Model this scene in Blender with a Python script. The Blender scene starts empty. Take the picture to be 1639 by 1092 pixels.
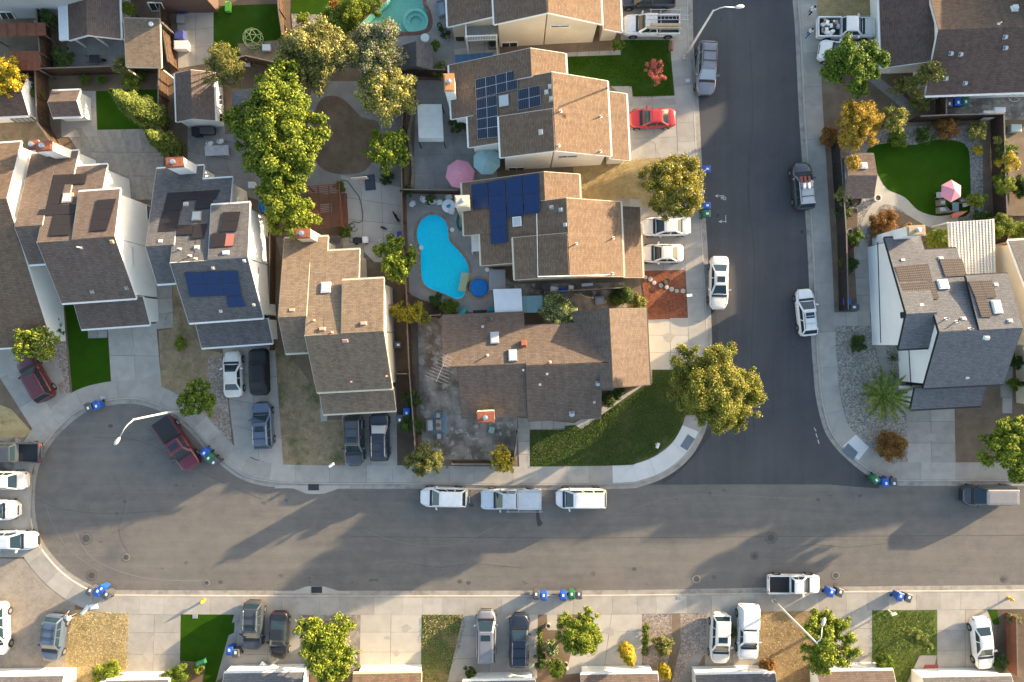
import bpy, bmesh, math, random
import numpy as np
from mathutils import Vector, Matrix
from mathutils.geometry import delaunay_2d_cdt
R = math.radians
random.seed(7); rng = np.random.default_rng(7)
scene = bpy.context.scene
COL = scene.collection
# ------------------------------------------------------------------ camera, sky, sun, exposure
S, H, CX, CY = 16.4, 67.0, 819.5, 546.0      # pixels per metre on the ground, flying height
cam = bpy.data.objects.new('camera', bpy.data.cameras.new('camera')); COL.objects.link(cam)
cam.location = (0, 0, H); cam.rotation_euler = (0, 0, 0)
cam.data.sensor_width = 36; cam.data.lens = 36*H/(1639/S); cam.data.clip_end = 2000
scene.camera = cam
SUN_AZ, SUN_EL = 29.5, 10.0                  # math angle of the direction towards the sun, elevation
w = bpy.data.worlds.new('World'); scene.world = w; w.use_nodes = True
nt = w.node_tree; sky = nt.nodes.new('ShaderNodeTexSky'); sky.sky_type = 'NISHITA'; sky.sun_disc = False
sky.sun_elevation = R(SUN_EL); sky.sun_rotation = R(90-SUN_AZ); sky.dust_density = 2.0; sky.ozone_density = .7
nt.links.new(sky.outputs[0], nt.nodes['Background'].inputs[0]); nt.nodes['Background'].inputs[1].default_value = 0.15
sd = bpy.data.lights.new('sun', 'SUN'); sd.energy = 4.7; sd.angle = R(0.6); sd.color = (1.0, 0.77, 0.49)
sun = bpy.data.objects.new('sun', sd); COL.objects.link(sun)
dv = Vector((math.cos(R(SUN_EL))*math.cos(R(SUN_AZ)), math.cos(R(SUN_EL))*math.sin(R(SUN_AZ)), math.sin(R(SUN_EL))))
sun.rotation_euler = dv.to_track_quat('Z', 'Y').to_euler(); sun.location = dv*150
vs = scene.view_settings; vs.view_transform = 'Standard'; vs.look = 'None'; vs.exposure = 2.0; vs.gamma = 1; vs.use_curve_mapping = False

# ------------------------------------------------------------------ helpers
def G(px, py, z=0.0):
    k = (H-z)/H/S
    return Vector(((px-CX)*k, (CY-py)*k, z))
def onplane(px, py, pl):
    p0, n = pl; o = Vector((0, 0, H)); d = G(px, py, 0)-o
    return o+d*((p0-o).dot(n)/d.dot(n))
OFF = {}
def link(o, parent=None):
    COL.objects.link(o)
    if parent is not None: o.parent = parent
    return o
def tag(o, label=None, cat=None, group=None, kind=None):
    if label: o['label'] = label
    if cat: o['category'] = cat
    if group: o['group'] = group
    if kind: o['kind'] = kind
    return o
def thing(name, loc, label, cat, group=None, rz=0):
    o = bpy.data.objects.new(name, None); COL.objects.link(o); o.location = loc; o.rotation_euler = (0, 0, rz)
    o.empty_display_size = .3
    OFF[o.name] = Vector(loc) if rz == 0 else Vector((0, 0, 0))
    return tag(o, label, cat, group)
class MB:
    def __init__(s): s.v = []; s.f = []; s.uv = []; s.mi = []
    def poly(s, pts, uv=None, m=0):
        n = len(s.v); s.v += [Vector(p) for p in pts]; s.f.append(tuple(range(n, n+len(pts)))); s.uv.append(uv); s.mi.append(m)
    def prism(s, top, bot, uv=None, bottom=True):
        n = len(s.v); k = len(top); s.v += [Vector(p) for p in top]+[Vector(p) for p in bot]
        s.f.append(tuple(range(n, n+k))); s.uv.append(uv); s.mi.append(0)
        if bottom: s.f.append(tuple(range(n+2*k-1, n+k-1, -1))); s.uv.append(None); s.mi.append(0)
        for i in range(k):
            j = (i+1) % k; s.f.append((n+i, n+k+i, n+k+j, n+j)); s.uv.append(None); s.mi.append(0)
        return s
    def ext(s, pts, z1, z0):
        return s.prism([(p[0], p[1], z1) for p in pts], [(p[0], p[1], z0) for p in pts])
    def box(s, c, d, rz=0, rx=0, ry=0):
        M = Matrix.Rotation(rz, 3, 'Z') @ Matrix.Rotation(ry, 3, 'Y') @ Matrix.Rotation(rx, 3, 'X'); c = Vector(c)
        q = lambda z: [c+M @ Vector((x*d[0]/2, y*d[1]/2, z*d[2]/2)) for x, y in ((-1, -1), (1, -1), (1, 1), (-1, 1))]
        return s.prism(q(1), q(-1))
    def bar(s, a, b, wd, ht):
        a = Vector(a); b = Vector(b); d = (b-a); L = d.length; d.normalize()
        up = Vector((0, 0, 1)) if abs(d.z) < .95 else Vector((1, 0, 0))
        sd_ = d.cross(up).normalized(); up = sd_.cross(d)
        q = lambda e: [a+sd_*x*wd/2+up*e*ht/2 if k == 0 else b+sd_*x*wd/2+up*e*ht/2 for x, k in ((-1, 0), (1, 0), (1, 1), (-1, 1))]
        return s.prism(q(1), q(-1))
    def tube(s, path, rad, n=8, cap=True):
        path = [Vector(p) for p in path]
        if not hasattr(rad, '__len__'): rad = [rad]*len(path)
        base = len(s.v)
        for i, p in enumerate(path):
            d = (path[min(i+1, len(path)-1)]-path[max(i-1, 0)]).normalized()
            a = d.cross(Vector((0, 0, 1)) if abs(d.z) < .9 else Vector((1, 0, 0))).normalized(); b = d.cross(a)
            for k in range(n):
                t = 2*math.pi*k/n; s.v.append(p+(a*math.cos(t)+b*math.sin(t))*rad[i])
        for i in range(len(path)-1):
            for k in range(n):
                j = (k+1) % n; s.f.append((base+i*n+k, base+i*n+j, base+(i+1)*n+j, base+(i+1)*n+k)); s.uv.append(None); s.mi.append(0)
        if cap:
            s.f.append(tuple(base+k for k in range(n-1, -1, -1))); s.uv.append(None); s.mi.append(0)
            e = base+(len(path)-1)*n; s.f.append(tuple(e+k for k in range(n))); s.uv.append(None); s.mi.append(0)
        return s
    def lathe(s, prof, c=(0, 0, 0), n=20, sx=1, sy=1):
        base = len(s.v); c = Vector(c)
        for r, z in prof:
            for k in range(n):
                t = 2*math.pi*k/n; s.v.append(c+Vector((r*sx*math.cos(t), r*sy*math.sin(t), z)))
        for i in range(len(prof)-1):
            for k in range(n):
                j = (k+1) % n; s.f.append((base+i*n+k, base+i*n+j, base+(i+1)*n+j, base+(i+1)*n+k)); s.uv.append(None); s.mi.append(0)
        e = base+(len(prof)-1)*n
        s.f.append(tuple(e+k for k in range(n))); s.uv.append(None); s.mi.append(0)
        s.f.append(tuple(base+k for k in range(n-1, -1, -1))); s.uv.append(None); s.mi.append(0)
        return s
    def loft(s, rings, close=True, caps=True):
        base = len(s.v); n = len(rings[0])
        for r in rings: s.v += [Vector(p) for p in r]
        for i in range(len(rings)-1):
            for k in range(n if close else n-1):
                j = (k+1) % n; s.f.append((base+i*n+k, base+i*n+j, base+(i+1)*n+j, base+(i+1)*n+k)); s.uv.append(None); s.mi.append(0)
        if caps:
            s.f.append(tuple(base+k for k in range(n-1, -1, -1))); s.uv.append(None); s.mi.append(0)
            e = base+(len(rings)-1)*n; s.f.append(tuple(e+k for k in range(n))); s.uv.append(None); s.mi.append(0)
        return s
    def build(s, name, m, parent=None, origin=None, smooth=False, local=False, label=None, fix=True):
        off = Vector((0, 0, 0))
        if not local:
            if parent is not None: off = OFF.get(parent.name, off)
            elif origin is not None: off = Vector(origin)
        me = bpy.data.meshes.new(name); me.from_pydata([tuple(v-off) for v in s.v], [], s.f)
        for mm in (m if isinstance(m, (list, tuple)) else [m]): me.materials.append(mm)
        if any(u is not None for u in s.uv):
            ul = me.uv_layers.new(name='UVMap').data
            for p, u in zip(me.polygons, s.uv):
                if u is not None:
                    for k, li in enumerate(p.loop_indices): ul[li].uv = u[k]
        if any(s.mi):
            me.polygons.foreach_set('material_index', s.mi)
        if fix:
            bm = bmesh.new(); bm.from_mesh(me); bmesh.ops.recalc_face_normals(bm, faces=bm.faces); bm.to_mesh(me); bm.free()
        if smooth: me.polygons.foreach_set('use_smooth', [True]*len(me.polygons))
        o = bpy.data.objects.new(name, me); link(o, parent)
        if parent is None and origin is not None and not local: o.location = off
        OFF[o.name] = off
        if label: o['label'] = label
        return o
def smooth_curve(pts, step=0.5, closed=False):
    P = [Vector((p[0], p[1], 0)) for p in pts]; n = len(P); out = []
    rngk = range(n if closed else n-1)
    for i in rngk:
        g = (lambda k: P[k % n]) if closed else (lambda k: P[min(max(k, 0), n-1)])
        p0, p1, p2, p3 = g(i-1), g(i), g(i+1), g(i+2)
        m = max(1, int((p2-p1).length/step))
        for k in range(m):
            t = k/m
            out.append(.5*((2*p1)+(p2-p0)*t+(2*p0-5*p1+4*p2-p3)*t*t+(3*p1-p0-3*p2+p3)*t**3))
    if not closed: out.append(P[-1])
    return out
def inpoly(x, y, L):
    ins = False; j = len(L)-1
    for i in range(len(L)):
        if (L[i][1] > y) != (L[j][1] > y) and x < (L[j][0]-L[i][0])*(y-L[i][1])/(L[j][1]-L[i][1])+L[i][0]: ins = not ins
        j = i
    return ins
def sheet_mb(poly, z, holes=()):
    loops = [[(p[0], p[1]) for p in l] for l in (poly, *holes)]; pts = []; ed = []
    for l in loops:
        n = len(pts); pts += [Vector(p) for p in l]; ed += [(n+k, n+(k+1) % len(l)) for k in range(len(l))]
    v, _, f, *_r = delaunay_2d_cdt(pts, ed, [], 0, 1e-5); mb = MB(); mb.v = [Vector((p.x, p.y, z)) for p in v]
    for t in f:
        cx, cy = sum(v[i].x for i in t)/len(t), sum(v[i].y for i in t)/len(t)
        if not inpoly(cx, cy, loops[0]) or any(inpoly(cx, cy, h) for h in loops[1:]): continue
        if (v[t[1]]-v[t[0]]).cross(v[t[2]]-v[t[0]]) < 0: t = t[::-1]
        mb.f.append(tuple(t)); mb.uv.append(None); mb.mi.append(0)
    return mb

# ------------------------------------------------------------------ materials (all procedural)
def nodes(name):
    m = bpy.data.materials.new(name); m.use_nodes = True; n = m.node_tree.nodes; return m, n, m.node_tree.links, n['Principled BSDF']
def N(n, t, **kw):
    x = n.new(t)
    for k, v in kw.items(): setattr(x, k, v)
    return x
def mixc(n, l, f, a, b, mode='MIX'):
    x = N(n, 'ShaderNodeMix', data_type='RGBA', blend_type=mode)
    for i, val in ((0, f), (6, a), (7, b)):
        if isinstance(val, (int, float)): x.inputs[i].default_value = val
        elif isinstance(val, tuple): x.inputs[i].default_value = (*val, 1) if len(val) == 3 else val
        else: l.new(val, x.inputs[i])
    return x.outputs[2]
def noise(n, l, scale, detail=4, rough=.6, vec=None):
    x = N(n, 'ShaderNodeTexNoise'); x.inputs['Scale'].default_value = scale; x.inputs['Detail'].default_value = detail; x.inputs['Roughness'].default_value = rough
    if vec is not None: l.new(vec, x.inputs['Vector'])
    return x.outputs['Fac']
def ramp(n, l, f, a, b):
    x = N(n, 'ShaderNodeMapRange'); x.inputs[1].default_value = a; x.inputs[2].default_value = b; l.new(f, x.inputs[0]); return x.outputs[0]
def pos(n): return N(n, 'ShaderNodeNewGeometry').outputs['Position']
def sc(c, k): return tuple(max(0, min(1, x*k)) for x in c)
def M_(name, c, c2=None, scale=3, lo=.35, hi=.65, c3=None, scale3=.25, lo3=.5, hi3=.7, fine=.12, fscale=40, rough=.85, bump=0, bscale=30, objrand=0, metallic=0, spec=.3, coat=0, st=None):
    m, n, l, p = nodes(name); P = pos(n)
    col = mixc(n, l, ramp(n, l, noise(n, l, scale, 5, .6, P), lo, hi), c, c2 or sc(c, .8))
    if c3: col = mixc(n, l, ramp(n, l, noise(n, l, scale3, 5, .65, P), lo3, hi3), col, c3)
    if st:
        mp = N(n, 'ShaderNodeMapping'); mp.inputs['Scale'].default_value = (st[0], st[1], 1); l.new(P, mp.inputs['Vector'])
        col = mixc(n, l, 1.0, col, mixc(n, l, ramp(n, l, noise(n, l, 1.0, 5, .65, mp.outputs[0]), .3, .7), (1-st[2],)*3, (1.0+st[2]*.6,)*3), 'MULTIPLY')
    if fine:
        f = ramp(n, l, noise(n, l, fscale, 2, .7, P), .3, .7)
        col = mixc(n, l, 1.0, col, mixc(n, l, f, (1-fine*2,)*3, (1.0,)*3), 'MULTIPLY')
    if objrand:
        oi = N(n, 'ShaderNodeObjectInfo'); col = mixc(n, l, 1.0, col, mixc(n, l, oi.outputs['Random'], (1-objrand,)*3, (1.0,)*3), 'MULTIPLY')
    l.new(col, p.inputs['Base Color']); p.inputs['Roughness'].default_value = rough; p.inputs['Metallic'].default_value = metallic
    p.inputs['Specular IOR Level'].default_value = spec
    if coat: p.inputs['Coat Weight'].default_value = coat
    if bump:
        b = N(n, 'ShaderNodeBump'); b.inputs['Strength'].default_value = bump; b.inputs['Distance'].default_value = .05
        l.new(noise(n, l, bscale, 3, .6, P), b.inputs['Height']); l.new(b.outputs[0], p.inputs['Normal'])
    return m
def roofmat(name, c, c2, streak=.25):
    m, n, l, p = nodes(name); uv = N(n, 'ShaderNodeTexCoord').outputs['UV']; P = pos(n)
    b = N(n, 'ShaderNodeTexBrick'); l.new(uv, b.inputs['Vector'])
    for i, v in (('Scale', 1), ('Brick Width', .32), ('Row Height', .15), ('Mortar Size', .012), ('Mortar Smooth', .3), ('Bias', 0)): b.inputs[i].default_value = v
    b.inputs['Color1'].default_value = (*sc(c, 1.12), 1); b.inputs['Color2'].default_value = (*sc(c2, .90), 1); b.inputs['Mortar'].default_value = (*sc(c, .42), 1)
    col = mixc(n, l, ramp(n, l, noise(n, l, 1.1, 6, .7, P), .3, .7), b.outputs['Color'], mixc(n, l, 1.0, b.outputs['Color'], (.84, .83, .83), 'MULTIPLY'))
    mp = N(n, 'ShaderNodeMapping'); mp.inputs['Scale'].default_value = (1.3, .12, 1); l.new(uv, mp.inputs['Vector'])
    st = ramp(n, l, noise(n, l, 1.6, 4, .6, mp.outputs[0]), .45, .8)
    col = mixc(n, l, st, col, mixc(n, l, 1.0, col, (1-streak, 1-streak, 1-streak*.9), 'MULTIPLY'))
    f = ramp(n, l, noise(n, l, 9, 3, .8, P), .3, .7); col = mixc(n, l, 1.0, col, mixc(n, l, f, (.86, .86, .86), (1.06, 1.05, 1.04)), 'MULTIPLY')
    l.new(col, p.inputs['Base Color']); p.inputs['Roughness'].default_value = .92; p.inputs['Specular IOR Level'].default_value = .15
    bp = N(n, 'ShaderNodeBump'); bp.inputs['Strength'].default_value = .5; bp.inputs['Distance'].default_value = .02; l.new(b.outputs['Fac'], bp.inputs['Height']); bp.invert = True
    l.new(bp.outputs[0], p.inputs['Normal']); return m
def leafmat(name, a, b, c, trans=.24):
    m, n, l, p = nodes(name); g = N(n, 'ShaderNodeNewGeometry'); P = g.outputs['Position']
    r = N(n, 'ShaderNodeValToRGB'); e = r.color_ramp.elements; e[0].color = (*a, 1); e[1].color = (*c, 1); e[0].position = .1; e[1].position = .95
    x = e.new(.5); x.color = (*b, 1); l.new(g.outputs['Random Per Island'], r.inputs[0])
    col = mixc(n, l, ramp(n, l, noise(n, l, .9, 3, .6, P), .35, .7), r.outputs[0], mixc(n, l, 1.0, r.outputs[0], (.7, .75, .7), 'MULTIPLY'))
    l.new(col, p.inputs['Base Color']); p.inputs['Roughness'].default_value = .6; p.inputs['Specular IOR Level'].default_value = .25
    t = N(n, 'ShaderNodeBsdfTranslucent'); l.new(col, t.inputs[0]); mx = N(n, 'ShaderNodeMixShader'); mx.inputs[0].default_value = trans
    l.new(p.outputs[0], mx.inputs[1]); l.new(t.outputs[0], mx.inputs[2]); l.new(mx.outputs[0], n['Material Output'].inputs[0]); return m
def flat(name, c, rough=.5, metallic=0, spec=.4, coat=0, var=.12, vs_=6):
    return M_(name, c, sc(c, 1-var), scale=vs_, fine=.03, rough=rough, metallic=metallic, spec=spec, coat=coat)
def glassmat(name, c=(.02, .03, .035), rough=.06):
    m, n, l, p = nodes(name); p.inputs['Base Color'].default_value = (*c, 1); p.inputs['Roughness'].default_value = rough; p.inputs['Specular IOR Level'].default_value = .5; return m
def solarmat(name, c, line, nx, ny, lw=.04, spec=.8):
    m, n, l, p = nodes(name); uv = N(n, 'ShaderNodeTexCoord').outputs['UV']
    b = N(n, 'ShaderNodeTexBrick'); b.offset = 0; l.new(uv, b.inputs['Vector'])
    for i, v in (('Scale', 1), ('Brick Width', 1/nx), ('Row Height', 1/ny), ('Mortar Size', lw/ny), ('Mortar Smooth', .1), ('Bias', 0)): b.inputs[i].default_value = v
    b.inputs['Color1'].default_value = (*c, 1); b.inputs['Color2'].default_value = (*sc(c, .8), 1); b.inputs['Mortar'].default_value = (*line, 1)
    l.new(b.outputs['Color'], p.inputs['Base Color']); p.inputs['Roughness'].default_value = .3; p.inputs['Specular IOR Level'].default_value = spec*.3
    return m
asphalt_old = M_('asphalt_old', (.195, .178, .16), (.16, .148, .136), .8, c3=(.215, .195, .172), scale3=.12, fine=.22, fscale=14, bump=.15, bscale=40, st=(.06, 1.3, .13))
asphalt_new = M_('asphalt_new', (.086, .086, .091), (.072, .073, .080), .6, c3=(.105, .103, .105), scale3=.15, fine=.2, fscale=16, bump=.15, bscale=40, st=(1.3, .05, .12))
asphalt_patch = M_('asphalt_patch', (.085, .085, .09), None, 2)
concrete = M_('concrete', (.43, .40, .355), (.36, .335, .30), .9, c3=(.29, .275, .25), scale3=.5, lo3=.55, hi3=.8, fine=.08, objrand=.2)
concrete_pale = M_('concrete_pale', (.47, .44, .385), (.42, .39, .345), .9, fine=.05, objrand=.1)
concrete_white = M_('concrete_white', (.62, .615, .60), (.56, .555, .54), .9, fine=.05, objrand=.08)
concrete_dirty = M_('concrete_dirty', (.33, .295, .25), (.16, .13, .105), .6, .40, .60, c3=(.40, .375, .34), scale3=1.3, lo3=.54, hi3=.62, fine=.1, objrand=.08)
patio_grey = M_('patio_grey', (.33, .315, .29), (.27, .255, .235), .7, c3=(.38, .365, .335), scale3=.6, fine=.1, objrand=.1)
joint = M_('joint', (.16, .14, .12), None, 2)
dirt = M_('dirt', (.225, .16, .108), (.165, .118, .08), .8, c3=(.27, .205, .14), scale3=.3, fine=.2, fscale=20, bump=.3, bscale=20)
dirt_dark = M_('dirt_dark', (.15, .105, .072), (.105, .074, .052), .8, c3=(.19, .14, .098), scale3=.3, fine=.2, fscale=20, bump=.3, bscale=20)
dry_grass = M_('dry_grass', (.55, .42, .21), (.40, .30, .145), 1.4, c3=(.14, .13, .05), scale3=.45, lo3=.58, hi3=.75, fine=.22, fscale=22, bump=.6, bscale=25)
dry_lawn = M_('dry_lawn', (.42, .31, .19), (.29, .205, .125), 1.2, c3=(.13, .145, .045), scale3=.5, lo3=.5, hi3=.68, fine=.22, fscale=22, bump=.6, bscale=25)
green_lawn = M_('green_lawn', (.038, .088, .005), (.026, .065, .004), 1.0, c3=(.05, .115, .018), scale3=.25, fine=.16, fscale=24, bump=.4, bscale=30, spec=.05)
turf = M_('turf', (.030, .082, .004), (.024, .068, .003), .7, fine=.12, fscale=24, bump=.3, bscale=30, spec=.05)
corner_lawn = M_('corner_lawn', (.052, .085, .012), (.04, .066, .008), 1.0, c3=(.13, .115, .04), scale3=.5, lo3=.5, hi3=.72, fine=.2, fscale=22, bump=.5, bscale=30)
gravel = M_('gravel', (.52, .48, .43), (.20, .185, .165), 5.5, .38, .62, c3=(.30, .27, .24), scale3=.4, fine=.3, fscale=9, bump=.8, bscale=14)
white_rock = M_('white_rock', (.55, .47, .40), (.25, .18, .15), 5, c3=(.33, .25, .18), scale3=.6, fine=.3, fscale=14, bump=.8, bscale=12)
bark_mulch = M_('bark_mulch', (.34, .115, .055), (.20, .06, .03), 5, c3=(.42, .16, .08), scale3=.7, fine=.3, fscale=14, bump=.8, bscale=12)
paver = M_('paver', (.33, .285, .235), (.26, .22, .185), 2, c3=(.37, .32, .26), scale3=.4, fine=.15, fscale=12)
roof_brown = roofmat('roof_brown', (.165, .128, .108), (.15, .118, .105))
roof_grey = roofmat('roof_grey', (.145, .14, .143), (.13, .128, .133))
roof_slate = roofmat('roof_slate', (.165, .168, .182), (.155, .16, .178), .12)
roof_tan = roofmat('roof_tan', (.232, .18, .132), (.205, .16, .121))
roof_red = roofmat('roof_red', (.186, .133, .095), (.169, .12, .089))
roof_umber = roofmat('roof_umber', (.174, .134, .108), (.16, .124, .103))
roof_dark = roofmat('roof_dark', (.13, .095, .082), (.115, .085, .075))
stucco_white = M_('stucco_white', (.82, .81, .78), (.77, .76, .73), .5, fine=.04)
stucco_cream = M_('stucco_cream', (.60, .52, .40), (.53, .46, .35), .5, fine=.05)
stucco_grey = M_('stucco_grey', (.42, .43, .44), (.37, .38, .39), .5, fine=.05)
trim_white = flat('trim_white', (.78, .77, .74), .5)
trim_brown = flat('trim_brown', (.13, .10, .085), .6)
trim_cream = flat('trim_cream', (.6, .53, .42), .6)
trim_black = flat('trim_black', (.02, .02, .022), .4)
wood_fence = M_('wood_fence', (.125, .074, .043), (.08, .047, .03), 3, fine=.2, objrand=.2)
wood_red = M_('wood_red', (.22, .085, .05), (.16, .065, .04), 3, fine=.15)
wood_grey = M_('wood_grey', (.20, .17, .145), (.15, .13, .11), 3, fine=.15)
wood_pale = M_('wood_pale', (.46, .36, .24), (.38, .29, .19), 3, fine=.1)
bark = M_('bark', (.12, .085, .06), (.075, .055, .04), 4, fine=.25, fscale=12, bump=.5)
brick_red = M_('brick_red', (.36, .13, .075), (.27, .095, .06), 5, fine=.2, fscale=14)
metal_galv = flat('metal_galv', (.55, .56, .57), .35, .8)
metal_white = flat('metal_white', (.80, .80, .78), .4)
metal_dark = flat('metal_dark', (.05, .05, .055), .4, .5)
lamp_grey = flat('lamp_grey', (.56, .56, .53), .5)
plastic_white = flat('plastic_white', (.78, .78, .76), .45)
plastic_black = flat('plastic_black', (.02, .02, .022), .5)
bin_blue = flat('bin_blue', (.015, .09, .42), .45); bin_grey = flat('bin_grey', (.075, .08, .09), .5); bin_green = flat('bin_green', (.02, .14, .06), .45)
rubber = flat('rubber', (.018, .018, .018), .85); rim_m = flat('rim', (.38, .38, .39), .35, .7); chrome = flat('chrome', (.65, .65, .66), .2, .9)
glass_car = glassmat('glass_car', (.016, .032, .044)); glass_win = glassmat('glass_win', (.025, .03, .035), .12); glass_pale = glassmat('glass_pale', (.36, .40, .43), .3); vent_grey = flat('vent_grey', (.30, .28, .265), .5, .3)
lens_red = flat('lens_red', (.35, .012, .012), .25); lens_white = flat('lens_white', (.7, .7, .68), .2)
solar_blue = solarmat('solar_blue', (.012, .032, .10), (.022, .05, .14), 6, 10, .03)
solar_dark = solarmat('solar_dark', (.030, .026, .028), (.042, .038, .04), 6, 10, .03, .4)
solar_line = solarmat('solar_line', (.010, .017, .036), (.075, .09, .115), 6, 1, .02)
solar_brown = solarmat('solar_brown', (.062, .05, .046), (.17, .145, .13), 6, 7, .07, .4)
cyan_tarp = flat('cyan_tarp', (.01, .22, .55), .5)
fabric_pink = flat('fabric_pink', (.62, .26, .34), .8); fabric_teal = flat('fabric_teal', (.32, .50, .52), .8); fabric_white = flat('fabric_white', (.78, .77, .73), .8)
gutter_m = M_('gutter_concrete', (.37, .34, .30), (.28, .255, .225), 1.2, c3=(.19, .17, .15), scale3=.6, lo3=.52, hi3=.75, fine=.12)
# ------------------------------------------------------------------ roads, kerbs, pavements
def GP(pts, z=0): return [G(p[0], p[1], z) for p in pts]
MAIN = [(1094, -420), (1099, -280), (1103, -150), (1106, -60), (1108, 0), (1110, 77), (1118, 167), (1124, 279), (1132, 398), (1139, 540), (1137, 610), (1133, 672), (1118, 712), (1096, 741), (1064, 764), (1030, 777), (995, 782), (820, 784), (672, 782),
        (540, 782), (446, 780), (400, 772), (372, 758), (344, 735), (318, 707), (297, 684), (272, 666), (244, 653), (215, 646), (179, 648), (138, 659), (103, 686), (77, 717), (61, 750), (55, 796),
        (58, 835), (66, 862), (84, 889), (110, 915), (144, 936), (178, 944), (218, 945), (500, 946), (700, 946), (1000, 945), (1300, 940), (1639, 937), (2300, 932)]
NE = [(1252, -420), (1257, -280), (1262, -150), (1266, -60), (1269, 0), (1273, 51), (1279, 179), (1284, 256), (1289, 339), (1294, 424), (1299, 549), (1302, 590), (1306, 634), (1318, 684), (1334, 712), (1357, 736), (1386, 759), (1410, 771), (1440, 777), (1639, 777), (2300, 777)]
Cm = smooth_curve(GP(MAIN), .6); Cn = smooth_curve(GP(NE), .6)
def offs(C, o):
    out = []
    for i, p in enumerate(C):
        d = (C[min(i+1, len(C)-1)]-C[max(i-1, 0)]).normalized(); out.append(p+Vector((d.y, -d.x, 0))*o)
    return out
road_poly = Cm+Cn[::-1]
hole = offs(Cm, .50)+offs(Cn, -.50)[::-1]
def circ(cx, cy, r, n=28, z=0, ry=None): return [G(cx+r*math.cos(2*math.pi*k/n), cy-(ry or r)*math.sin(2*math.pi*k/n), z) for k in range(n)]
POOL = [(668, 367), (677, 350), (695, 344), (711, 352), (717, 368), (719, 385), (731, 398), (744, 414), (750, 430), (750, 444), (746, 456), (745, 467), (740, 477), (731, 479), (708, 469), (685, 460), (676, 447), (674, 424), (673, 398), (668, 383)]
POOL2 = [(574, 46), (588, 28), (606, 12), (622, -2), (630, -30), (690, -30), (676, 2), (684, 20), (686, 42), (670, 50), (640, 52), (622, 60), (600, 52)]
poolW = smooth_curve(GP(POOL, .1), .3, True); pool2W = smooth_curve(GP(POOL2, .1), .3, True); spaW = circ(767, 461, 15, 28, .1); spa2W = circ(665, 33, 21, 28, .1)
big = [(-500, -500), (500, -500), (500, 500), (-500, 500)]
def struct(o): o['kind'] = 'structure'; return o
struct(sheet_mb(big, .09, [hole, poolW, pool2W, spaW]).build('ground', dirt, fix=False))
far = [(-500, -500), (500, -500), (500, 500), (-500, 500)]
ro = offs(Cm, .2)+offs(Cn, -.2)[::-1]
struct(sheet_mb(ro, 0.0).build('road', asphalt_old, fix=False))
newp = [p for p in offs(Cm, .1) if p.y > G(0, 776).y and p.x > G(1020, 0).x]+[p for p in offs(Cn, -.1)[::-1] if p.y > G(0, 776).y]
struct(sheet_mb(newp, .005).build('road', asphalt_new, fix=False))
def strip(mb, C, o0, z0, o1, z1):
    a = offs(C, o0); b = offs(C, o1)
    for i in range(len(a)-1):
        mb.poly([(a[i].x, a[i].y, z0), (a[i+1].x, a[i+1].y, z0), (b[i+1].x, b[i+1].y, z1), (b[i].x, b[i].y, z1)])
for C, sg in ((Cm, 1), (Cn, -1)):
    mb = MB(); strip(mb, C, -.03*sg, .012, .42*sg, .018); g = struct(mb.build('gutter', gutter_m))
    mb = MB(); strip(mb, C, .42*sg, .012, .44*sg, .125); strip(mb, C, .44*sg, .125, .58*sg, .132); strip(mb, C, .58*sg, .132, .581*sg, .02); struct(mb.build('kerb', concrete))
    mb = MB(); strip(mb, C, .575*sg, .104, 2.30*sg, .104); sw = struct(mb.build('sidewalk', joint))
    # slabs, each its own piece
    a = offs(C, .60*sg); b = offs(C, 2.28*sg); i = 0; acc = 0
    L = [0]
    for k in range(len(C)-1): L.append(L[-1]+(C[k+1]-C[k]).length)
    pale = [(1056, 768, 90), (1360, 730, 60), (990, 770, 30), (660, 962, 14), (690, 962, 14), (1480, 962, 12)]
    while i < len(C)-1:
        step = random.choice((1.8, 1.8, 2.4, 3.2)); j = i+1
        while j < len(C)-1 and L[j]-L[i] < step: j += 1
        mid = (a[i]+b[j])/2
        if abs(mid.x) < 56 and abs(mid.y) < 40:
            ring = [a[k] for k in range(i, j+1)]+[b[k] for k in range(j, i-1, -1)]
            c = sum(ring, Vector())/len(ring); ring = [c+(p-c)*.994 for p in ring]
            d1 = (a[j]-a[i]).normalized()*.008
            px, py = CX+c.x*S, CY-c.y*S
            mt = (concrete_white if py > 640 and 990 < px < 1420 and py < 800 else concrete_pale) if any((px-q[0])**2+(py-q[1])**2 < q[2]**2 for q in pale) and random.random() < .8 else concrete
            MB().ext(ring, .133+random.uniform(-.003, .003), .06).build('sidewalk_slab', mt, sw)
        i = j
# ------------------------------------------------------------------ yards: sheets laid one above the other
def patch(name, pts, z, m, smooth=False, holes=()):
    P = GP(pts, z)
    if smooth: P = smooth_curve(P, .4, True)
    return struct(sheet_mb(P, z, holes).build(name, m, fix=False))
def slabs(name, q, nx, ny, m, z=.124, gap=.02, base=joint, piece='concrete_slab'):
    P = GP(q, z); par = struct(MB().ext(P, z-.022, .05).build(name, base))
    bl = lambda u, v: P[0]*(1-u)*(1-v)+P[1]*u*(1-v)+P[2]*u*v+P[3]*(1-u)*v
    for i in range(nx):
        for j in range(ny):
            r = [bl(i/nx, j/ny), bl((i+1)/nx, j/ny), bl((i+1)/nx, (j+1)/ny), bl(i/nx, (j+1)/ny)]
            c = sum(r, Vector())/4; r = [p+(c-p).normalized()*gap for p in r]
            MB().ext(r, z+random.uniform(-.003, .003), .06).build(piece, m, par)
    return par
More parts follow.
